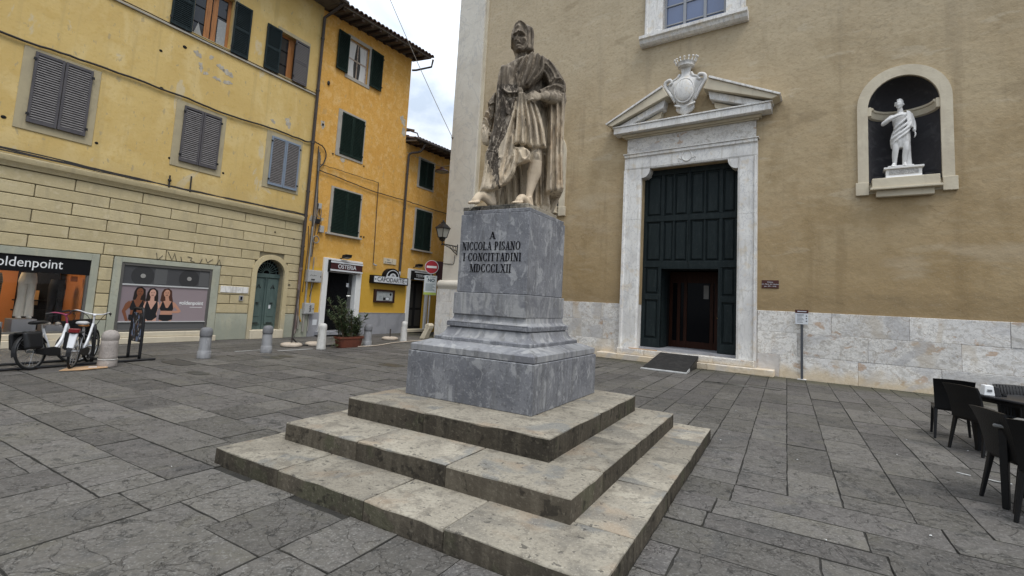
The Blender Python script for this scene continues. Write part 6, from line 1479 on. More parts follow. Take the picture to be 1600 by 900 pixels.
RELIEF['lsleeve'] = {'o': [(-0.333, 1.514), (-0.386, 1.434), (-0.434, 1.346), (-0.411, 1.297), (-0.465, 1.196), (-0.482, 1.127), (-0.493, 1.039), (-0.493, 0.964), (-0.477, 0.906), (-0.434, 0.858), (-0.4, 0.843), (-0.372, 0.912), (-0.362, 1.03), (-0.337, 1.157), (-0.331, 1.327)], 'a': -0.1, 'b': 0, 'x0': 0, 'back': 0.12, 'R': 0.05, 'bulge': 0.06, 'r': [([(-0.434, 1.346), (-0.395, 1.315), (-0.356, 1.334)], 0.03, 0.012), ([(-0.41, 1.28), (-0.365, 1.215), (-0.343, 1.115)], 0.03, 0.01), ([(-0.455, 1.21), (-0.404, 1.187), (-0.367, 1.114)], 0.04, 0.009), ([(-0.46, 1.159), (-0.417, 1.136), (-0.38, 1.054)], -0.045, 0.01), ([(-0.483, 1.132), (-0.432, 1.11), (-0.395, 1.028)], 0.04, 0.009), ([(-0.462, 1.066), (-0.428, 1.043), (-0.4, 0.977)], -0.04, 0.008), ([(-0.48, 1.023), (-0.47, 0.923)], 0.025, 0.008), ([(-0.452, 1.025), (-0.434, 0.867)], 0.025, 0.008), ([(-0.422, 1.01), (-0.401, 0.852)], 0.03, 0.008), ([(-0.393, 0.995), (-0.379, 0.895)], 0.03, 0.008), ([(-0.463, 0.991), (-0.452, 0.891)], -0.02, 0.006), ([(-0.432, 0.976), (-0.417, 0.859)], -0.02, 0.006), ([(-0.403, 0.977), (-0.389, 0.869)], -0.02, 0.006)]}
RELIEF['hood'] = {'o': [(-0.09, 2.486), (-0.014, 2.465), (0.047, 2.435), (0.097, 2.409), (0.118, 2.351), (0.123, 2.211), (0.126, 2.079), (0.072, 2.084), (0.007, 2.068), (-0.059, 2.055), (-0.112, 2.073), (-0.155, 2.18), (-0.185, 2.205), (-0.188, 2.248), (-0.175, 2.342), (-0.146, 2.431)], 'a': -0.06, 'b': 0, 'x0': 0, 'back': 0.16, 'R': 0.05, 'bulge': 0.07, 'r': [([(-0.103, 2.464), (-0.142, 2.422), (-0.168, 2.342), (-0.167, 2.233), (-0.141, 2.134), (-0.093, 2.067), (-0.037, 2.056), (0.013, 2.092), (0.04, 2.175), (0.041, 2.269), (0.021, 2.361), (-0.02, 2.429), (-0.066, 2.466), (-0.103, 2.464)], 0.035, 0.012), ([(0.057, 2.394), (0.078, 2.271), (0.079, 2.1)], -0.03, 0.01), ([(0.087, 2.381), (0.106, 2.233), (0.109, 2.094)], 0.02, 0.012), ([(0.045, 2.323), (0.059, 2.207), (0.045, 2.106)], -0.025, 0.008)]}
RELIEF['face'] = {'o': [(-0.13, 2.402), (-0.08, 2.429), (-0.025, 2.37), (0.012, 2.29), (0.023, 2.19), (0.003, 2.104), (-0.045, 2.055), (-0.09, 2.056), (-0.134, 2.135), (-0.156, 2.203), (-0.161, 2.311)], 'a': -0.1, 'b': 0, 'x0': 0, 'back': 0.05, 'R': 0.05, 'bulge': 0.055, 'r': [([(-0.091, 2.292), (-0.103, 2.229), (-0.117, 2.182)], 0.04, 0.011), ([(-0.082, 2.184), (-0.089, 2.178)], 0.022, 0.009), ([(-0.153, 2.277), (-0.115, 2.283)], 0.028, 0.01), ([(-0.095, 2.288), (-0.059, 2.305), (-0.009, 2.277)], 0.032, 0.01), ([(-0.082, 2.255), (-0.056, 2.255), (-0.015, 2.251)], -0.045, 0.012), ([(-0.148, 2.254), (-0.119, 2.253)], -0.045, 0.011), ([(-0.065, 2.25), (-0.037, 2.25)], 0.022, 0.007), ([(-0.11, 2.132), (-0.076, 2.15), (-0.033, 2.129)], -0.028, 0.007), ([(-0.096, 2.114), (-0.049, 2.115)], 0.016, 0.009), ([(-0.102, 2.156), (-0.058, 2.162)], 0.014, 0.008), ([(-0.08, 2.076), (-0.05, 2.076)], 0.025, 0.016), ([(-0.069, 2.196), (-0.024, 2.133)], -0.02, 0.007), ([(-0.017, 2.219), (-0.002, 2.208)], 0.02, 0.016), ([(-0.008, 2.161), (-0.013, 2.134)], -0.02, 0.016), ([(-0.128, 2.367), (-0.093, 2.393)], 0.018, 0.02), ([(-0.09, 2.339), (-0.077, 2.363)], -0.016, 0.008)]}

RELIEF['back']['a'] = .10
RELIEF['back']['o'] = [(x, z if z > .16 else -.01) for x, z in RELIEF['back']['o']]
def relief(outline, a, b, x0, back, R, bulge, r, res=.0085):
    """one carved mass: outline with a rounded edge, domed front and hand-placed ridges and grooves"""
    # rounded, denser outline
    O_ = np.array(outline, float); n_ = len(O_); dens = []
    for i in range(n_):
        p0, p1, p2, p3 = O_[i - 1], O_[i], O_[(i + 1) % n_], O_[(i + 2) % n_]
        for k in range(4):
            t = k / 4; cr_ = .5 * ((2 * p1) + (-p0 + p2) * t + (2 * p0 - 5 * p1 + 4 * p2 - p3) * t * t + (-p0 + 3 * p1 - 3 * p2 + p3) * t ** 3)
            dens.append(.5 * cr_ + .5 * (p1 + (p2 - p1) * t))
    O_ = np.array(dens)
    lo, hi = O_.min(0) - res, O_.max(0) + res
    nx, nz = int((hi[0] - lo[0]) / res) + 2, int((hi[1] - lo[1]) / res) + 2
    X, Z = np.meshgrid(lo[0] + res * np.arange(nx), lo[1] + res * np.arange(nz))
    def seg_d(P, closed):
        P = np.array(P, float); d = np.full(X.shape, 9.0)
        m_ = len(P)
        for i in range(m_ if closed else m_ - 1):
            p, q_ = P[i], P[(i + 1) % m_]; v = q_ - p; L2 = max(1e-9, v @ v)
            t = np.clip(((X - p[0]) * v[0] + (Z - p[1]) * v[1]) / L2, 0, 1)
            d = np.minimum(d, np.hypot(X - p[0] - t * v[0], Z - p[1] - t * v[1]))
        return d
    ins = np.zeros(X.shape, bool)
    for i in range(len(O_)):
        p, q_ = O_[i], O_[(i + 1) % len(O_)]
        c = (p[1] > Z) != (q_[1] > Z)
        with np.errstate(divide='ignore', invalid='ignore'):
            ins ^= c & (X < (q_[0] - p[0]) * (Z - p[1]) / (q_[1] - p[1] if q_[1] != p[1] else 1e-9) + p[0])
    D = seg_d(O_, True)
    t = np.clip(D / R, 0, 1)
    pl_ = a + b * (X - x0)
    dep = bulge * np.sqrt(1 - (1 - t) ** 2)
    for P, am, w in r:
        Pc = catmull(P, 5) if len(P) > 2 else P
        dd = seg_d(Pc, False)
        if am > 0: dep = dep + am * np.exp(-(dd / w) ** 2) * np.clip(D / .012, .3, 1)
        else: dep = dep + am * np.exp(-np.abs(dd / w) ** 1.4)
    # slow wandering of the surface
    dep = dep + .003 * np.sin(X * 31 + 2 * np.sin(Z * 13)) * np.sin(Z * 17 + X * 9)
    yf = pl_ - dep; yb = np.maximum(pl_ + back, yf + .05)
    idx_ = -np.ones(X.shape, int); vs = []
    sel = np.argwhere(ins)
    for k, (i, j) in enumerate(sel): idx_[i, j] = k
    vs = [(X[i, j], yf[i, j], Z[i, j]) for i, j in sel] + [(X[i, j], yb[i, j], Z[i, j]) for i, j in sel]
    N_ = len(sel); fs = []; quad = ins[:-1, :-1] & ins[1:, :-1] & ins[:-1, 1:] & ins[1:, 1:]
    from collections import Counter
    ed = {}
    for i, j in np.argwhere(quad):
        q4 = (idx_[i, j], idx_[i, j + 1], idx_[i + 1, j + 1], idx_[i + 1, j])
        fs.append(q4); fs.append(tuple(N_ + v for v in q4[::-1]))
        for k in range(4):
            e = (q4[k], q4[(k + 1) % 4])
            if (e[1], e[0]) in ed: del ed[(e[1], e[0])]
            else: ed[e] = 1
    for a_, b_ in ed: fs.append((b_, a_, N_ + a_, N_ + b_))
    SG.add(vs, fs)
for nm_, d_ in RELIEF.items():
    relief(d_['o'], d_['a'], d_['b'], d_['x0'], d_['back'], d_['R'], d_['bulge'], d_['r'])
def foot(ax, ay, az, tx, ty, tz, s=1.0):
    A_ = Vector((ax, ay, az)); T_ = Vector((tx, ty, tz)); d = (T_ - A_); d.z = 0; d.normalize(); sd = Vector((-d.y, d.x, 0))
    P = [A_ + Vector((0, 0, .02)), A_ - d * .035 - Vector((0, 0, az - .04)), A_ + d * .05 - Vector((0, 0, az * .42)), A_ * .45 + T_ * .55 + Vector((0, 0, .03)), T_ - d * .05]
    SG.tube(catmull(P, 5), [.046 * s] * 5 + [.050 * s] * 5 + [.052 * s] * 5 + [.046 * s] * 5 + [.040 * s], 12, flat=1.0)
    SG.ell(A_ - d * .03 + Vector((0, 0, -az + .045)), (.048 * s, .048 * s, .05 * s), 10, 7)
    for i in range(5):
        o = sd * (-.045 + .0225 * i) * s
        SG.tube([T_ - d * .09 + o * .8 + Vector((0, 0, .012)), T_ - d * (.015 + .012 * abs(i - 1)) + o, T_ + d * (.02 - .012 * abs(i - 1)) + o - Vector((0, 0, .012))], [.019 * s, .017 * s, .012 * s], 7)
# his left leg, bare below the knee, and both feet
limb([(.17, -.10, .95), (.20, -.15, .74), (.215, -.19, .64), (.215, -.175, .55), (.205, -.15, .46), (.18, -.15, .32), (.16, -.16, .20), (.152, -.165, .12)], [.10, .088, .078, .080, .088, .064, .045, .045])
SG.ell((.218, -.245, .645), (.045, .03, .05), 10, 8)
foot(.15, -.18, .13, -.01, -.38, .035, 1.0)
foot(-.32, -.20, .16, -.54, -.36, .010, 1.1)
limb([(-.30, -.14, .45), (-.315, -.19, .25), (-.32, -.20, .12)], [.075, .06, .05])
# his left arm bent to the waist
limb([(.285, .06, 1.84), (.40, .09, 1.72), (.475, .08, 1.60), (.50, .03, 1.50)], [.10, .10, .10, .09])
limb([(.50, .03, 1.50), (.42, -.12, 1.45), (.33, -.23, 1.42), (.275, -.29, 1.40)], [.085, .08, .072, .062])
SG.tube([(.30, -.28, 1.39), (.22, -.335, 1.375)], [.05, .042], 10)
hand((.175, -.355, 1.365), (-.85, -.18, -.15), (.15, -.95, .3), 1.30, 1.0, -1)
hand((-.435, -.15, .93), (.05, -.08, -1), (-.5, -.85, .0), 1.15, .45, 1)
SG.ell((-.035, -.33, 1.43), (.05, .045, .045), 12, 8)
# head: skull inside the hood, neck
HC = (-.04, .0, 2.26)
SG.ell((-.03, .02, 2.29), (.105, .15, .20), 20, 14)
SG.tube([(-.03, .0, 2.12), (.0, .03, 1.95)], [.085, .12], 12)
def remesh(name, g, vox, m, smooth_it=2):
    o = B(name, g, m)
    md = o.modifiers.new('r', 'REMESH'); md.mode = 'VOXEL'; md.voxel_size = vox; md.use_smooth_shade = True
    if smooth_it:
        ms = o.modifiers.new('s', 'SMOOTH'); ms.iterations = smooth_it; ms.factor = .5
    dg = bpy.context.evaluated_depsgraph_get()
    me = bpy.data.meshes.new_from_object(o.evaluated_get(dg))
    o.modifiers.clear(); old = o.data; o.data = me; me.name = name
    bpy.data.meshes.remove(old)
    if not me.materials: me.materials.append(m)
    return o
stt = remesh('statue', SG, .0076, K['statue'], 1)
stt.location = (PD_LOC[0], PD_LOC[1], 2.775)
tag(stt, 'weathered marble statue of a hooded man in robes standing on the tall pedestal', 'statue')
# blackened crust also runs down the front drape: its own faces carry the dark marble
stt.data.materials.append(K['statue_dark']); stt.data.materials.append(K['statue_clean'])
me = stt.data
co = np.empty(len(me.vertices) * 3); me.vertices.foreach_get('co', co); co = co.reshape(-1, 3)
nrm = np.empty(len(me.polygons) * 3); me.polygons.foreach_get('normal', nrm); nrm = nrm.reshape(-1, 3)
pc = np.empty(len(me.polygons) * 3); me.polygons.foreach_get('center', pc); pc = pc.reshape(-1, 3)
idx = np.zeros(len(me.polygons), dtype=np.int32)
MO = np.array(RELIEF['mantle']['o']); px_, pz_ = pc[:, 0], pc[:, 2]
wob = np.array([mnoise.noise(Vector((x * 14, y * 14, z * 9))) * .022 + mnoise.noise(Vector((x * 45, y * 45, z * 25))) * .010 for x, y, z in pc])
ins_ = np.zeros(len(pc), bool)
for i in range(len(MO)):
    p_, q_ = MO[i], MO[(i + 1) % len(MO)]
    c_ = (p_[1] > pz_) != (q_[1] > pz_)
    ins_ ^= c_ & (px_ + wob < (q_[0] - p_[0]) * (pz_ - p_[1]) / (q_[1] - p_[1] if q_[1] != p_[1] else 1e-9) + p_[0])
ins_ &= (pc[:, 1] < -.12) & (pz_ < 1.5)
# a run of crust below the turned fold
run = (pz_ < .66) & (pz_ > .16) & (pc[:, 1] < -.15) & (np.abs(px_ - np.interp(pz_, [.16, .66], [-.20, -.33])) + wob * 1.6 < np.interp(pz_, [.16, .40, .66], [.0, .045, .085]))
idx[ins_ | run] = 1
clean = (pc[:, 1] < -.09) & (((px_ > .04) & (px_ < .30) & (pz_ < .60) & (pz_ > -.1) & (pc[:, 1] < -.10)) | (pz_ < .12)) & (idx == 0)
idx[clean] = 2
me.polygons.foreach_set('material_index', idx)
# the statue's own thin plinth, lichened at the front edge
pg = G(); pg.box(-.432, .40, -.405, .395, 2.702, 2.772)
pb = B('statue_plinth', pg, K['mossy'], PE, bevel=.012, seg=2)
pg = G(); pg.box(-.50, -.28, -.44, -.30, 2.702, 2.756); B('toe_slab', pg, K['mossy'], PE, bevel=.01)

# ---- niche statue: bearded half-draped man
NG = G(); SGold = SG; SG = NG
# local: x right, y away, z from the pedestal top
limb([(-.10, -.02, .82), (-.12, -.06, .50), (-.14, -.03, .30), (-.145, 0, .08)], [.095, .075, .066, .042])
limb([(.08, 0, .82), (.10, -.05, .50), (.08, -.01, .30), (.06, .02, .08)], [.095, .075, .066, .042])
foot(-.145, .0, .08, -.20, -.17, .03, .75); foot(.06, .02, .08, .07, -.16, .03, .75)
limb([(.13, .10, .9), (.15, .10, .4), (.16, .1, .02)], [.09, .07, .08])
fold_loft([(.96, .0, .02, .165, .125, .6), (.82, -.01, .0, .19, .14, 1), (.66, -.02, .0, .205, .14, 1), (.50, -.03, .02, .17, .11, 1)], folds=6, amp=.016)
fold_loft([(1.40, .01, .02, .14, .09, 0), (1.33, .01, .02, .20, .115, 0), (1.18, .0, .01, .18, .12, .3), (1.02, .0, .0, .155, .115, .6), (.88, .0, .0, .18, .13, .8)], folds=5, amp=.006)
ridge([(.17, -.06, 1.38), (.10, -.13, 1.22), (-.04, -.15, 1.08), (-.16, -.10, .98)], .035)
ridge([(.20, -.04, 1.36), (.15, -.13, 1.12), (.0, -.155, .98), (-.18, -.10, .86)], .035)
ridge([(.22, -.02, 1.3), (.19, -.12, 1.05), (.03, -.16, .88), (-.19, -.10, .74), (-.22, -.02, .66)], .038)
ridge([(.21, -.05, 1.0), (.10, -.15, .84), (-.08, -.15, .70), (-.2, -.08, .58)], .030)
sheet([[(.12, -.10, 1.42), (.17, -.09, 1.41), (.22, -.05, 1.38)], [(.12, -.14, 1.2), (.18, -.12, 1.18), (.25, -.06, 1.18)], [(.12, -.15, 1.0), (.19, -.13, .98), (.26, -.05, .98)]], .04, 1.5, .014)
limb([(.20, .02, 1.33), (.27, .04, 1.12), (.285, -.02, .92)], [.07, .056, .042])
hand((.30, -.04, .83), (.15, -.2, -1), (1, 0, .2), .9, .6, 1)
limb([(-.19, .02, 1.33), (-.36, -.04, 1.18), (-.385, -.07, 1.155)], [.068, .058, .052])
limb([(-.385, -.07, 1.155), (-.22, -.16, 1.24), (-.05, -.18, 1.30)], [.052, .048, .036])
hand((.0, -.185, 1.31), (1, -.05, .12), (.1, -1, .2), .9, .25, 1)
SG.tube([(.01, .02, 1.38), (-.01, -.01, 1.52)], [.075, .06], 10)
face_mesh((-.02, -.03, 1.625), .80, radians(-22), 0, .16)
q_ = random.Random(2)
for k in range(46):
    th = q_.uniform(-pi, pi); ph_ = q_.uniform(-.2, 1.4)
    d = Vector((cos(ph_) * sin(th), .25 + cos(ph_) * cos(th) * .9, sin(ph_)))
    if d.y < -.35 and ph_ < .75: continue
    SG.ell((-.02 + d.x * .085, -.03 + d.y * .095, 1.64 + d.z * .12), (.030, .030, .030), 7, 5)
SG.box(-.30, .25, -.16, .16, -.005, .03)
ns = remesh('statue', NG, .011, K['white_statue'], 2); SG = SGold
ns.location = CHP(NX - .03, .19, 5.633); ns.rotation_euler = (0, 0, CH_RZ); ns.scale = (.95, .98, 1.03)
tag(ns, 'small white marble statue of a bearded half draped man in dark niche', 'statue')

# ------------------------------------------------------------------ bollards
def bollard(x, y, kind, label):
    t = thing('bollard', label, 'bollard', (x, y, 0), rr.uniform(0, 6), 'stone bollards between square and street')
    if kind == 'a':
        m = K['bollard']; pr = [(.145, 0), (.15, .02), (.145, .13), (.138, .145), (.143, .15), (.132, .48), (.128, .485), (.130, .50), (.137, .515), (.14, .57), (.125, .62), (.09, .665), (.04, .685), (.0, .688)]
    elif kind == 'b':
        m = K['bollard_grey']; pr = [(.135, 0), (.138, .02), (.135, .14), (.124, .15), (.117, .46), (.115, .485), (.123, .492), (.127, .52), (.126, .60), (.113, .648), (.08, .682), (.03, .695), (0, .696)]
    else:
        m = K['bollard_white']; pr = [(.13, 0), (.135, .02), (.125, .10), (.118, .3), (.112, .55), (.118, .60), (.12, .66), (.10, .715), (.06, .74), (.0, .745)]
    n = 22; g = G(); vs = []; q = random.Random(int(abs(x * 100)))
    zs = []
    for (r1, z1), (r2, z2_) in zip(pr, pr[1:]):
        k = max(1, int(abs(z2_ - z1) / .05))
        for i in range(k): zs.append((r1 + (r2 - r1) * i / k, z1 + (z2_ - z1) * i / k))
    zs.append(pr[-1])
    for r_, z in zs:
        for k in range(n):
            a = 2 * pi * k / n
            f = 1 + .05 * mnoise.noise(Vector((cos(a) * 1.5 + x, sin(a) * 1.5 + y, z * 4))) + .02 * mnoise.noise(Vector((cos(a) * 6, sin(a) * 6 + x, z * 16)))
            if kind == 'c' and z > .5: f *= 1 - .22 * max(0, cos(a - 1.0)) ** 4
            vs.append((r_ * f * cos(a), r_ * f * sin(a), z))
    fs = [(i * n + k, i * n + (k + 1) % n, (i + 1) * n + (k + 1) % n, (i + 1) * n + k) for i in range(len(zs) - 1) for k in range(n)]
    fs.append(list(range(n))[::-1]); g.add(vs, fs)
    B('shaft', g, m, t, smooth=180)
    if kind != 'c':
        g = G(); z = .145 if kind == 'a' else .145
        g.lathe([(.13, z - .012), (.152 if kind == 'a' else .139, z - .008), (.152 if kind == 'a' else .137, z + .004), (.12, z + .01)], (0, 0, 0), 22, cap=False); B('ring', g, K['bollard_white'] if kind == 'a' else m, t, smooth=60)
    return t
bollard(-7.53, 9.18, 'a', 'squat pinkish stone bollard beside the cardboard and bike rack')
bollard(-6.80, 10.90, 'b', 'grey bollard with dark domed head in front of poster window')
bollard(-6.20, 12.47, 'b', 'grey bollard with domed head in front of arched green door')
bollard(-5.32, 13.83, 'c', 'white chipped stone bollard left of the oleander pot')
bollard(-4.46, 15.38, 'b', 'grey bollard just behind the oleander pot')
bollard(-3.80, 17.6, 'c', 'farthest whitish bollard in front of grey dado near pedestal')

# stone discs with metal posts, joined by a dark rope
def stand(x, y, h, label, tilt=0):
    t = thing('barrier_stand', label, 'barrier stand', (x, y, 0), 0, 'stone based barrier stands')
    g = G(); g.lathe([(.24, 0), (.29, .02), (.30, .06), (.28, .09), (.22, .11), (.05, .115), (0, .115)], (0, 0, 0), 24); B('stone_base', g, K['pinkstone'], t, smooth=50)
    if h: 
        g = G(); g.tube([(0, 0, .1), (tilt, 0, h)], .026, 8); B('post', g, K['pipe_dark'], t)
    return t
stand(-6.30, 14.12, 1.65, 'stone disc stand with tall dark post in front of downpipe', .05)
stand(-5.85, 14.75, 0, 'bare stone disc half hidden behind the white chipped bollard')
stand(-4.42, 18.12, .40, 'stone disc stand with short dark post before the grey dado')
g = G(); g.tube(catmull([(-6.28, 14.1, .25), (-6.15, 14.3, .06), (-5.95, 14.5, .03), (-5.7, 14.65, .05), (-5.5, 14.5, .03), (-5.32, 14.9, .03)], 6), .022, 6); tag(B('rope', g, K['cable']), 'dark rope lying between the stone disc stands', 'rope')
g = G(); g.tube(catmull([(-4.6, 14.9, .02), (-4.2, 15.6, .02), (-3.9, 17, .02), (-3.2, 18.5, .02)], 6), .018, 6); tag(B('cable', g, K['pinkstone']), 'pale cable lying on paving behind the oleander pot', 'cable')

# ------------------------------------------------------------------ oleander in its trough
PX, PY, PRZ = -4.86, 14.80, radians(58)
t = thing('plant_trough', 'long terracotta plant trough on the paving below the oleander', 'plant pot', (PX, PY, 0), PRZ)
g = G(); secs = []
for w_, d_, z in ((.38, .15, 0), (.40, .16, .03), (.44, .19, .26), (.475, .21, .27), (.48, .215, .33), (.45, .19, .33), (.43, .17, .27)):
    secs.append([(w_ * (abs(cos(a)) ** .45) * (1 if cos(a) > 0 else -1), d_ * (abs(sin(a)) ** .45) * (1 if sin(a) > 0 else -1), z) for a in np.linspace(0, 2 * pi, 33)[:-1]])
g.loft(secs); B('trough', g, K['terracotta'], t, smooth=40)
g = G(); g.lathe([(0, 0), (.3, .01)], (0, 0, .285), 20); g.v = [(x * 1.4, y * .55, z) for x, y, z in g.v]; B('soil', g, K['soil'], t)
pl = thing('oleander_plant', 'leafy oleander growing in the terracotta trough with one white flower', 'plant', (PX, PY, .28), PRZ)
q = random.Random(12); gs, gl = G(), G()
def leafblade(g, p, d, L, w):
    d = Vector(d).normalized(); s = d.cross(Vector((q.uniform(-.3, .3), q.uniform(-.3, .3), 1))).normalized(); up_ = s.cross(d)
    p = Vector(p); a = p + d * L * .4 - up_ * .004; e = p + d * L - up_ * L * q.uniform(.05, .35)
    m1, m2 = a + s * w + up_ * .006, a - s * w + up_ * .006
    b_ = p + d * L * .75 - up_ * L * .08
    n1, n2 = b_ + s * w * .7 + up_ * .004, b_ - s * w * .7 + up_ * .004
    g.add([p, m1, a, m2, n1, b_, n2, e], [(0, 1, 2), (0, 2, 3), (1, 4, 5, 2), (2, 5, 6, 3), (4, 7, 5), (5, 7, 6)])
for i in range(30):
    x0_, y0_ = q.uniform(-.36, .36), q.uniform(-.1, .1)
    tall = q.random() < .42
    h = q.uniform(.75, 1.22) if tall and x0_ < .12 else q.uniform(.28, .7)
    lx = (x0_ * .6 - .08) + q.uniform(-.28, .2); ly = q.uniform(-.28, .28)
    P = catmull([(x0_, y0_, 0), (x0_ + lx * .25, y0_ + ly * .2, h * .5), (x0_ + lx, y0_ + ly, h)], 10)
    gs.tube(P, [.011 - .006 * k / len(P) for k in range(len(P))], 5)
    m_ = len(P)
    for k in range(4, m_):
        dens = 3 if k < m_ - 5 else 5
        for j in range(dens):
            a = q.uniform(0, 2 * pi); e_ = q.uniform(.1, .9) + (.5 if k > m_ - 4 else 0)
            leafblade(gl, P[k], (cos(a), sin(a), e_ * 1.1), q.uniform(.10, .20), q.uniform(.010, .017))
for i in range(60):
    a = q.uniform(0, 2 * pi); leafblade(gl, (q.uniform(-.5, .42), q.uniform(-.22, .22), q.uniform(-.12, .16)), (cos(a), sin(a), q.uniform(-.5, .6)), q.uniform(.10, .18), .013)
for i in range(14):          # weeds hanging over the left rim
    a = q.uniform(2.4, 4.2); leafblade(gl, (-.46, q.uniform(-.2, .2), q.uniform(-.2, .05)), (cos(a), sin(a), q.uniform(-.6, .4)), .16, .014)
B('stem', gs, K['stem'], pl); lf = B('foliage', gl, K['leaf'], pl, recalc=False, smooth=180); tag(lf, kind='stuff')
g = G()
for k in range(6): g.ell((-.16 + .035 * cos(k), .0 + .035 * sin(k), 1.27 + .01 * (k % 2)), (.034, .034, .022), 8, 5)
B('flower', g, K['petal'], pl, smooth=180)

# ------------------------------------------------------------------ traffic sign and marble scroll by the church corner
NXs, NYs = -3.62, 21.6
t = thing('traffic_sign', 'round red no entry sign on pole with white notice below', 'sign', (NXs, NYs, 0), radians(8))
g = G(); g.tube([(0, 0, 0), (0, 0, 3.35)], .035, 10); B('pole', g, K['plastic_grey'], t, smooth=60)
def disc(name, r_, y, th, z, m, par):
    g = G(); g.prism([(r_ * cos(2 * pi * k / 36), z + r_ * sin(2 * pi * k / 36)) for k in range(36)], y - th, y); return B(name, g, m, par)
d0 = disc('rim', .31, -.045, .012, 3.05, K['signwhite'], t); disc('red_disc', .285, -.057, .004, 3.05, K['signred'], t)
g = G(); g.box(-.225, .225, -.066, -.0615, 3.0, 3.10); B('white_bar', g, K['whiteplain'], t)
g = G(); g.box(-.29, .27, -.06, -.04, 1.78, 2.66); nb = B('notice', g, M('pale_notice', (.60, .64, .64)), t, bevel=.004)
text('NO', .20, (.02, -.063, 2.44), nb, M('dark_teal_ink', (.03, .07, .09)), 'lettering', 'CENTER', .002, bold=.006)
g = G()
for k in range(7): g.box(-.22, .2 - .05 * (k % 3), -.0635, -.0605, 1.98 + .048 * k, 2.0 + .048 * k)
g.box(-.2, -.12, -.0635, -.0605, 2.56, 2.62); g.box(-.06, .2, -.0635, -.0605, 2.58, 2.61); B('text_lines', g, M('teal_ink', (.14, .20, .22)), nb)
g = G(); g.box(-.285, .265, -.064, -.0605, 1.79, 1.90); B('green_band', g, K['signgreen'], nb)
g = G(); g.box(.05, .45, .08, .14, 2.45, 3.35); tag(B('notice_board', g, K['signmaroon'], None, loc=(NXs + .12, NYs + .2, 0), rot=(0, 0, radians(8)), bevel=.01), 'dark board on wall behind the no entry sign', 'board')
t = thing('marble_scroll', 'broken cream marble scroll leaning by the church corner pedestal', 'stone fragment', (-3.30, 19.45, 0), radians(-20))
g = G(); pts = [(-.22, 0), (.02, .0), (.16, .32), (.22, .42), (.24, .50)] + [(.13 + .13 * cos(a), .50 + .13 * sin(a)) for a in np.linspace(.2, 2.9, 8)] + [(0.0, .42), (-.10, .22)]
g.prism(pts, -.16, .16); B('scroll', g, K['cream'], t, bevel=.02, seg=2)
g = G(); g.tube([(.13 + .085 * (1 - k / 22) * cos(.5 * k), -.165, .50 + .085 * (1 - k / 22) * sin(.5 * k)) for k in range(20)], .012, 5); B('volute', g, K['cream'], t)

# ------------------------------------------------------------------ lantern, hanging lamp, overhead wire
LX, LZ = -11.8, 3.95
t = thing('street_lantern', 'wall lantern of four frosted panes on wrought iron bracket at church corner', 'lantern', CH_LOC, CH_RZ)
g = G(); g.tube([(LX, -.16, 3.86), (LX, -1.12, 3.86)], .02, 6); g.tube([(LX, -1.12, 3.86), (LX, -1.12, LZ)], .018, 6); g.tube([(LX, -.17, 3.5), (LX, -.17, 3.95)], .02, 6); g.ell((LX, -1.12, 3.82), (.035, .035, .035), 8, 6)
for cx, cz, r_, a0, a1 in ((-.36, 3.76, .09, 0, 6.2), (-.54, 3.79, .07, 0, 6.2), (-.70, 3.80, .055, 0, 6.2), (-.84, 3.815, .042, 0, 6.2), (-.30, 3.63, .07, 0, 6.2), (-.45, 3.68, .05, 0, 6.2)):
    g.tube([(LX, cx + r_ * (1 - .02 * k) * cos(a0 + .4 * k), cz + r_ * (1 - .02 * k) * sin(a0 + .4 * k)) for k in range(16)], .013, 5)
g.tube(catmull([(LX, -.17, 3.52), (LX, -.36, 3.60), (LX, -.62, 3.74), (LX, -1.05, 3.84)], 5), .017, 5); B('bracket', g, K['iron'], t)
g = G()
def ring4(w_, z):
    w_ *= .8; z = 3.95 + (z - 3.95) * .88
    return [(LX - w_, -1.12 - w_, z), (LX + w_, -1.12 - w_, z), (LX + w_, -1.12 + w_, z), (LX - w_, -1.12 + w_, z)]
for (w0, z0), (w1, z1) in (((.15, 4.13), (.24, 4.55)),):
    for k in range(4):
        a, b = Vector(ring4(w0, z0)[k]), Vector(ring4(w1, z1)[k]); g.tube([a, b], .016, 5)
        a2, b2 = Vector(ring4(w0, z0)[(k + 1) % 4]), Vector(ring4(w1, z1)[(k + 1) % 4]); g.tube([a, a2], .014, 5); g.tube([b, b2], .02, 5)
g.loft([ring4(.29, 4.55), ring4(.24, 4.62), ring4(.14, 4.74), ring4(.08, 4.78), ring4(.09, 4.82), ring4(.03, 4.88)]); g.lathe([(.03, 4.75), (.045, 4.78), (.02, 4.82), (0, 4.86)], (LX, -1.12, 0), 8); g.loft([ring4(.03, 3.95), ring4(.05, 4.02), ring4(.14, 4.13)])
for s1 in (-1, 1): g.tube(catmull([(LX, -1.12, 3.97), (LX + .12 * s1, -1.12, 4.0), (LX + .16 * s1, -1.12, 4.08), (LX + .11 * s1, -1.12, 4.11)], 4), .014, 5); g.tube(catmull([(LX, -1.12, 3.97), (LX, -1.12 + .12 * s1, 4.0), (LX, -1.12 + .16 * s1, 4.08), (LX, -1.12 + .11 * s1, 4.11)], 4), .014, 5)
B('lantern_frame', g, K['iron'], t)
for k in range(4):
    g = G(); lo, hi = ring4(.145, 4.14), ring4(.232, 4.545); g.add([lo[k], lo[(k + 1) % 4], hi[(k + 1) % 4], hi[k]], [(0, 1, 2, 3)])
    B('pane', g, K['frost'], t, recalc=False)
g = G(); g.tube(catmull([(-12.55, -.16, 3.15), (-12.1, -.16, 3.12), (-11.95, -.16, 3.16), (-11.92, -.16, 3.5)], 4), .012, 5); B('wire', g, K['cable'], t)
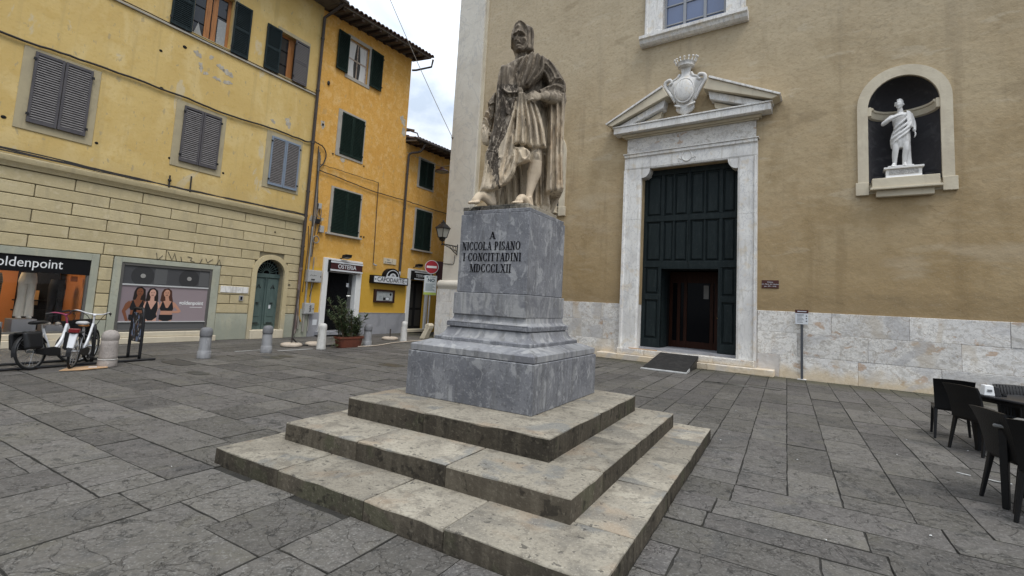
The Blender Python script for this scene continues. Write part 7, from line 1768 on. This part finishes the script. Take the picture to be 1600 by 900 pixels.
t = thing('hanging_lamp', 'dark saucer shaped street lamp hung on wire before lower orange house', 'lamp', LFP(7.2, -.70, 7.75), LF_RZ)
g = G(); g.lathe([(.05, .22), (.10, .20), (.14, .12), (.30, .06), (.34, .0), (.33, -.02)], (0, 0, 0), 20, cap=False); g.lathe([(0, .24), (.05, .22)], (0, 0, 0), 10, cap=False); B('shade', g, M('dark_red_enamel', (.055, .02, .016), rough=.4), t, smooth=50)
g = G(); g.lathe([(.32, -.02), (.25, -.05), (.12, -.07), (0, -.075)], (0, 0, 0), 20, cap=False); B('lens', g, K['frost'], t, smooth=60)
g = G(); g.tube(catmull([(-1.85, .62, .45), (-.9, .3, .30), (0, 0, .24)], 5), .010, 5); g.tube(catmull([(0, 0, .24), (.18, -.1, .33), (.35, -.2, .38), (1.6, -1.6, .8)], 5), .012, 5)
for k in range(4): g.lathe([(.0, 0), (.028, .012), (.028, .03), (0, .042)], (.12 + .06 * k, -.07 - .033 * k, .28 + .02 * k), 8)
B('wire', g, K['cable_light'], t)
a_, b_ = Vector(CHP(-12.5, -.18, 8.7)), Vector((-16.5, 27.5, 25.2))
W0 = Vector((0, 0, 1.6))
g = G(); pA = a_; pB = Vector((-7.2, 18.5, 17.4)); dW = pB - pA
g.tube([pA + dW * (k / 12 * 1.35) - Vector((0, 0, .35 * 4 * (k / 12) * (1 - k / 12))) for k in range(13)], .014, 5); g.ell(pA, (.05, .05, .05), 8, 6); tag(B('overhead_wire', g, K['cable_light']), 'thin overhead wire crossing the sky to the church corner', 'wire')

# ------------------------------------------------------------------ bicycles and rack
def wheel(par, c, r_, m_rim, steer=0, nsp=18):
    w = bpy.data.objects.new('wheel', None); 
    g = G(); g.tube([(r_ * cos(a), 0, r_ * sin(a)) for a in np.linspace(0, 2 * pi, 37)[:-1]], .021, 8, closed=True)
    o = B('wheel', g, K['tyre'], par, smooth=180, loc=c, rot=(0, 0, steer))
    g = G(); g.tube([((r_ - .028) * cos(a), 0, (r_ - .028) * sin(a)) for a in np.linspace(0, 2 * pi, 37)[:-1]], .011, 6, closed=True); B('rim', g, m_rim, o, smooth=180)
    g = G(); g.tube([(0, -.05, 0), (0, .05, 0)], .022, 8)
    for k in range(nsp):
        a = 2 * pi * k / nsp; g.tube([(.018 * cos(a + .8), .03 * (-1) ** k, .018 * sin(a + .8)), ((r_ - .03) * cos(a), 0, (r_ - .03) * sin(a))], .0022, 3)
    B('spokes', g, K['chrome'], o)
    return o
def arc_pts(c, r_, a0, a1, n=12, y=0): return [(c[0] + r_ * cos(a), y, c[2] + r_ * sin(a)) for a in np.linspace(a0, a1, n)]
def bicycle(label, loc, rz, lean, variant):
    t = thing('bicycle', label, 'bicycle', loc, rz, 'bicycles at the rack'); t.rotation_euler = (lean, 0, rz)
    R_ = .295; rear = (0, 0, R_ + .02); front = (.98, 0, R_ + .02)
    st_ = -.55 if variant == 1 else -.12
    wheel(t, rear, R_, K['chrome'])
    wheel(t, front, R_, K['chrome'], st_)
    bb = (.40, 0, .27); sc_t = (.26, 0, .70); hd0, hd1 = (.84, 0, .60), (.80, 0, .76)
    fm = K['bikewhite'] if variant == 1 else K['bikewhite']
    g = G(); g.tube([bb, sc_t], .021, 8); g.tube([hd0, hd1], .024, 8)
    g.tube(catmull([hd1, (.66, 0, .48), (.52, 0, .34), bb], 6), .028 if variant == 1 else .021, 8)
    g.tube(catmull([hd0, (.64, 0, .40), (.5, 0, .28), bb], 6), .024, 8)
    for s in (-1, 1): g.tube([bb, (0, s * .06, R_ + .02)], .012, 6); g.tube([(.28, 0, .62), (0, s * .06, R_ + .02)], .011, 6)
    for s in (-1, 1): g.tube(catmull([hd0, (.88, s * .05, .52), (.98 - .0, s * .055, R_ + .02)], 5), .014, 6)
    B('frame', g, fm, t, smooth=60)
    dk = K['blackplastic']
    for c in ((rear, .4, 3.3), (front, .3, 2.7)):
        g = G(); pts = arc_pts(c[0], R_ + .035, c[1], c[2], 14)
        secs = [[(p[0], y, p[2] - (.012 if abs(y) > .02 else 0)) for y in (-.035, -.015, .015, .035)] + [(p[0] * .999, y, p[2] - .006 - (.012 if abs(y) > .02 else 0)) for y in (.035, .015, -.015, -.035)] for p in pts]
        g.loft(secs); B('mudguard', g, dk, t)
    g = G(); g.tube([(.25, 0, .70), (.24, 0, .78)], .014, 6); B('seat_post', g, K['chrome'], t)
    g = G(); secs = []
    for x_, w_, h_ in ((.06, .085, .05), (.12, .10, .06), (.2, .085, .055), (.28, .045, .05), (.36, .025, .035), (.385, .015, .02)):
        secs.append([(x_, w_ * cos(a), .815 + h_ * .6 * sin(a)) for a in np.linspace(0, 2 * pi, 13)[:-1]])
    g.loft(secs); B('saddle', g, K['saddlewrap'] if variant == 2 else dk, t, smooth=180)
    if variant == 2:
        g = G(); g.ell((.14, -.02, .775), (.09, .085, .03), 12, 6); B('saddle_base', g, K['saddleorange'], t, smooth=180)
    hbm = K['pinkpaint'] if variant == 1 else K['bikewhite']
    g = G(); g.tube([hd1, (.775, 0, .93)], .016, 6); g.ell((.775, 0, .93), (.03, .03, .03), 8, 6); B('stem', g, hbm, t, smooth=60)
    hb = bpy.data.objects.new('h', None)
    ca, sa_ = cos(st_), sin(st_)
    def hr(x, y, z): return (.775 + x * ca - y * sa_, x * sa_ + y * ca, z)
    g = G(); P = catmull([hr(-.16, -.30, .99), hr(-.06, -.24, 1.0), hr(.03, -.10, .95), hr(.03, .10, .95), hr(-.06, .24, 1.0), hr(-.16, .30, .99)], 5); g.tube(P, .0125, 8); B('handlebar', g, hbm, t, smooth=180)
    g = G()
    for s in (-1, 1): g.tube([hr(-.05, s * .25, 1.0), hr(-.18, s * .31, .985)], .018, 8); g.tube(catmull([hr(-.0, s * .22, .985), hr(-.05, s * .27, .95), hr(-.13, s * .30, .945)], 4), .007, 5)
    g.tube(catmull([hr(-.02, .2, .97), hr(.08, .12, .88), (.83, .02, .7)], 5), .006, 5); g.tube(catmull([hr(-.02, -.2, .97), hr(.10, -.1, .9), (.83, -.02, .68)], 5), .006, 5); B('grips_and_levers', g, dk, t)
    g = G(); g.tube([(bb[0], -.08, bb[2]), (bb[0], .08, bb[2])], .018, 8); g.tube([(bb[0], -.07, bb[2]), (bb[0] + .12, -.08, bb[2] - .11)], .01, 5); g.tube([(bb[0], .07, bb[2]), (bb[0] - .12, .08, bb[2] + .11)], .01, 5)
    g.box(bb[0] + .08, bb[0] + .17, -.17, -.09, bb[2] - .125, bb[2] - .10); g.box(bb[0] - .17, bb[0] - .08, .09, .17, bb[2] + .10, bb[2] + .125)
    g.lathe([(.0, 0), (.08, 0), (.08, .006), (0, .006)], (0, 0, 0), 18, cap=False)
    B('crank', g, dk, t)
    g = G(); g.prism([(bb[0] - .10, bb[2] - .07), (bb[0] + .12, bb[2] - .09), (bb[0] + .13, bb[2] + .05), (bb[0] - .0, bb[2] + .09), (.02, R_ + .06), (-.03, R_ - .01)], -.085, -.06); B('chain_guard', g, dk, t, bevel=.008)
    g = G(); g.box(-.22, .12, -.07, .07, .655, .667); 
    for s in (-1, 1): g.tube([(-.2, s * .06, .66), (-.0, s * .07, R_ + .02)], .007, 5); g.tube([(.1, s * .06, .66), (.22, 0, .62)], .007, 5)
    g.tube([(-.22, -.07, .66), (-.30, 0, .655), (-.22, .07, .66)], .008, 5); B('rear_rack', g, dk, t)
    if variant == 1:
        for s in (-1, 1):
            g = G(); g.hexa([(-.24, s * .08, .36), (.08, s * .08, .34), (.10, s * .08, .66), (-.26, s * .08, .66)], [(-.22, s * .17, .38), (.06, s * .17, .36), (.08, s * .15, .65), (-.24, s * .15, .65)]); B('pannier', g, dk, t, bevel=.03, seg=2)
        g = G(); g.hexa([(.92, -.13, .60), (1.16, -.13, .60), (1.16, .13, .60), (.92, .13, .60)], [(.86, -.18, .82), (1.24, -.18, .82), (1.24, .18, .82), (.86, .18, .82)]); bk = B('basket', g, K['blackplastic'], t, bevel=.015)
        g = G()
        for k in range(5):
            f = k / 4; hw, hx0, hx1 = .133 + .05 * f, .918 - .06 * f, 1.163 + .08 * f; z = .60 + .22 * f
            g.tube([(hx0, -hw, z), (hx1, -hw, z), (hx1, hw, z), (hx0, hw, z)], .007, 4, closed=True)
        B('basket_wire', g, K['iron'], bk)
    else:
        g = G(); g.hexa([(-.33, -.05, .40), (-.31, .05, .40), (-.24, .05, .42), (-.26, -.05, .42)], [(-.27, -.06, .66), (-.25, .06, .66), (-.18, .06, .67), (-.2, -.06, .67)]); B('rear_plate', g, K['bikewhite'], t, bevel=.01)
        g = G(); g.box(-.29, -.2, -.075, .075, .665, .74); B('tail_light', g, K['redlens'], t, bevel=.012)
        g = G(); g.prism([(-.1, .34), (.2, .36), (.16, .68), (-.12, .68)], .05, .16); B('side_bag', g, dk, t, bevel=.03)
    return t
_a, _b = Vector((-8.22, 8.44)), Vector((-8.32, 9.41))
bicycle('white step through bicycle with black front basket and panniers, pink handlebar stem', (_a.x, _a.y, 0), math.atan2(_b.y - _a.y, _b.x - _a.x), radians(-9), 1)
bicycle('white bicycle seen from behind with wrapped grey saddle and red tail light', (-7.80, 8.74, 0), math.atan2(.95, -.50), radians(3), 2)
# low rack: two rails with upright hoops
t = thing('bike_rack', 'low black iron bike rack with hoops, tallest hoop covered in stickers', 'bike rack', LF_LOC, LF_RZ)
g = G()
for n_ in (2.85, 3.55): g.tube([(-9.6, -n_ - .25, .03), (-5.35, -n_ + .05 * (n_ > 3), .03)], .024, 6)
B('rail', g, K['iron'], t)
def hoop(u_, na, nb, h, name, m):
    g = G(); g.tube(catmull([(u_, -na, .03), (u_, -na, h * .6), (u_, -na + (na - nb) * .12, h * .97), (u_, -(na + nb) / 2, h), (u_, -nb - (na - nb) * .12, h * .97), (u_, -nb, h * .6), (u_, -nb, .03)], 6), .030, 8); return B(name, g, m, t, smooth=180)
hoop(-6.36, 3.32, 2.95, .72, 'hoop', K['iron']); hoop(-7.75, 3.6, 3.2, .72, 'hoop', K['iron'])
ho = hoop(-5.62, 3.45, 2.95, 1.06, 'hoop', K['iron'])
tag(ho, 'tall hoop plastered with stickers')
g = G(); g.box(-5.635, -5.60, -3.40, -3.0, .38, .98); B('sticker_plate', g, K['sticker'], ho, bevel=.01)
# sheet of cardboard
t_ = G(); pts = [(-7.72, 8.42), (-7.50, 8.62), (-7.36, 9.0), (-7.48, 9.13), (-7.74, 9.02), (-7.86, 8.72)]
t_.prismz(pts, .012, .022); cb = tag(B('cardboard_sheet', t_, K['cardboard']), 'flat torn sheet of brown cardboard lying beside the squat pinkish bollard', 'cardboard')
g = G(); g.prismz([(-7.60, 8.86), (-7.50, 8.92), (-7.55, 8.99), (-7.65, 8.93)], .023, .026); B('label', g, K['signwhite'], cb)

# ------------------------------------------------------------------ cafe chairs and tables
def make_chair(label, loc, rz):
    """faces +x, origin under the seat centre"""
    t = thing('chair', label, 'chair', loc, rz, 'black cafe chairs')
    m = K['rattan']
    g = G(); secs = []
    for x_, z in ((-.21, .445), (-.10, .435), (.1, .44), (.22, .452)):
        secs.append([(x_, -.215, z), (x_, .215, z), (x_, .215, z - .04), (x_, -.215, z - .04)])
    g.loft(secs); B('seat', g, m, t, bevel=.01, seg=2)
    g = G(); rows_ = []
    n = 9
    for z, dx, w_ in ((.43, 0, .205), (.55, -.012, .208), (.7, -.045, .215), (.80, -.085, .222), (.855, -.115, .225)):
        rows_.append([(-.20 + dx - .016 * (1 - (2 * k / (n - 1) - 1) ** 2), -w_ + 2 * w_ * k / (n - 1), z + .010 * (1 - (2 * k / (n - 1) - 1) ** 2)) for k in range(n)])
    vs = [p for r_ in rows_ for p in r_] + [(p[0] - .028, p[1], p[2]) for r_ in rows_ for p in r_]
    N_ = len(rows_) * n; fs = []
    for i in range(len(rows_) - 1):
        for k in range(n - 1):
            a, b, c, d = i * n + k, i * n + k + 1, (i + 1) * n + k + 1, (i + 1) * n + k; fs.append((a, b, c, d)); fs.append((N_ + d, N_ + c, N_ + b, N_ + a))
    bd = list(range(n)) + [i * n + n - 1 for i in range(1, len(rows_))] + [(len(rows_) - 1) * n + k for k in range(n - 2, -1, -1)] + [i * n for i in range(len(rows_) - 2, 0, -1)]
    for i in range(len(bd)): a, b = bd[i], bd[(i + 1) % len(bd)]; fs.append((b, a, N_ + a, N_ + b))
    g.add(vs, fs); B('backrest', g, m, t, smooth=40)
    g = G()
    for k in range(13):
        y = -.19 + .38 * k / 12
        g.tube([(-.198 - .014 * (1 - (y / .2) ** 2), y, .47), (-.24 - .014 * (1 - (y / .2) ** 2), y, .70), (-.31 - .014 * (1 - (y / .2) ** 2), y, .85)], .006, 4)
    tag(B('woven_ribs', g, m, t), kind='stuff')
    for sx, x0, x1 in ((1, .19, .215), (-1, -.19, -.27)):
        for sy in (-1, 1):
            g = G(); a = .022; b = .0145; y0_, y1_ = sy * .19, sy * .215
            g.hexa([(x1 - b, y1_ - b, 0), (x1 + b, y1_ - b, 0), (x1 + b, y1_ + b, 0), (x1 - b, y1_ + b, 0)], [(x0 - a, y0_ - a, .43), (x0 + a, y0_ - a, .43), (x0 + a, y0_ + a, .43), (x0 - a, y0_ + a, .43)])
            B('leg', g, m, t, bevel=.005)
    return t
def cr(dx, dy): return math.atan2(dy, dx)
make_chair('black woven chair nearest the church wall, backed towards the square', (6.58, 7.15, 0), cr(.6, .8))
make_chair('black woven chair with wide back at the table holding the white dispenser', (6.28, 6.37, 0), cr(1, .06))
make_chair('black woven chair seen sideways between the two cafe tables', (4.855, 4.49, 0), cr(.97, -.26))
make_chair('black woven chair nearest the camera, cut by right edge', (4.69, 4.08, 0), cr(.84, .35))
make_chair('black woven chair on far side of the table, facing the square', (6.80, 6.33, 0), cr(-.5, -.85))
def table(label, loc, rz, s, m):
    t = thing('table', label, 'table', loc, rz, 'cafe tables')
    g = G(); g.box(-s, s, -s, s, .715, .745); B('table_top', g, m, t, bevel=.008)
    g = G(); g.box(-s + .04, s - .04, -s + .04, s - .04, .66, .714); B('apron', g, K['rattan'], t)
    for sx in (-1, 1):
        for sy in (-1, 1):
            g = G(); a, b = .032, .024; x, y = sx * (s - .06), sy * (s - .06)
            g.hexa([(x - b, y - b, 0), (x + b, y - b, 0), (x + b, y + b, 0), (x - b, y + b, 0)], [(x - a, y - a, .70), (x + a, y - a, .70), (x + a, y + a, .70), (x - a, y + a, .70)]); B('leg', g, K['rattan'], t, bevel=.004)
    return t
table('dark square cafe table with white napkin dispenser on it', (6.62, 6.20, 0), radians(2), .36, K['tabletop'])
table('grey topped cafe table at the right edge of the picture', (4.99, 4.36, 0), cr(.84, .5), .36, K['tabletop_grey'])
t = thing('napkin_dispenser', 'white and black napkin dispenser standing on dark cafe table', 'napkin dispenser', (6.36, 6.36, .745), radians(-20))
g = G(); g.hexa([(-.085, -.06, 0), (.03, -.06, 0), (.03, .06, 0), (-.085, .06, 0)], [(-.065, -.05, .13), (.02, -.05, .13), (.02, .05, .13), (-.065, .05, .13)]); B('napkin_holder', g, K['whiteplain'], t, bevel=.006)
g = G(); g.hexa([(.032, -.06, 0), (.10, -.06, 0), (.10, .06, 0), (.032, .06, 0)], [(.024, -.05, .125), (.075, -.05, .12), (.075, .05, .12), (.024, .05, .125)]); B('dispenser_side', g, K['blackplastic'], t, bevel=.006)
g = G(); g.box(-.05, .0, -.064, -.0615, .05, .08); B('printed_mark', g, K['inkgrey'], t)
g = G(); g.lathe([(.03, 0), (.035, .01), (.035, .035), (.028, .035), (.026, .012), (0, .01)], (0, 0, 0), 16); tag(B('ashtray', g, K['blackplastic'], loc=(6.50, 6.32, .747)), 'small black ashtray beside the napkin dispenser', 'ashtray')
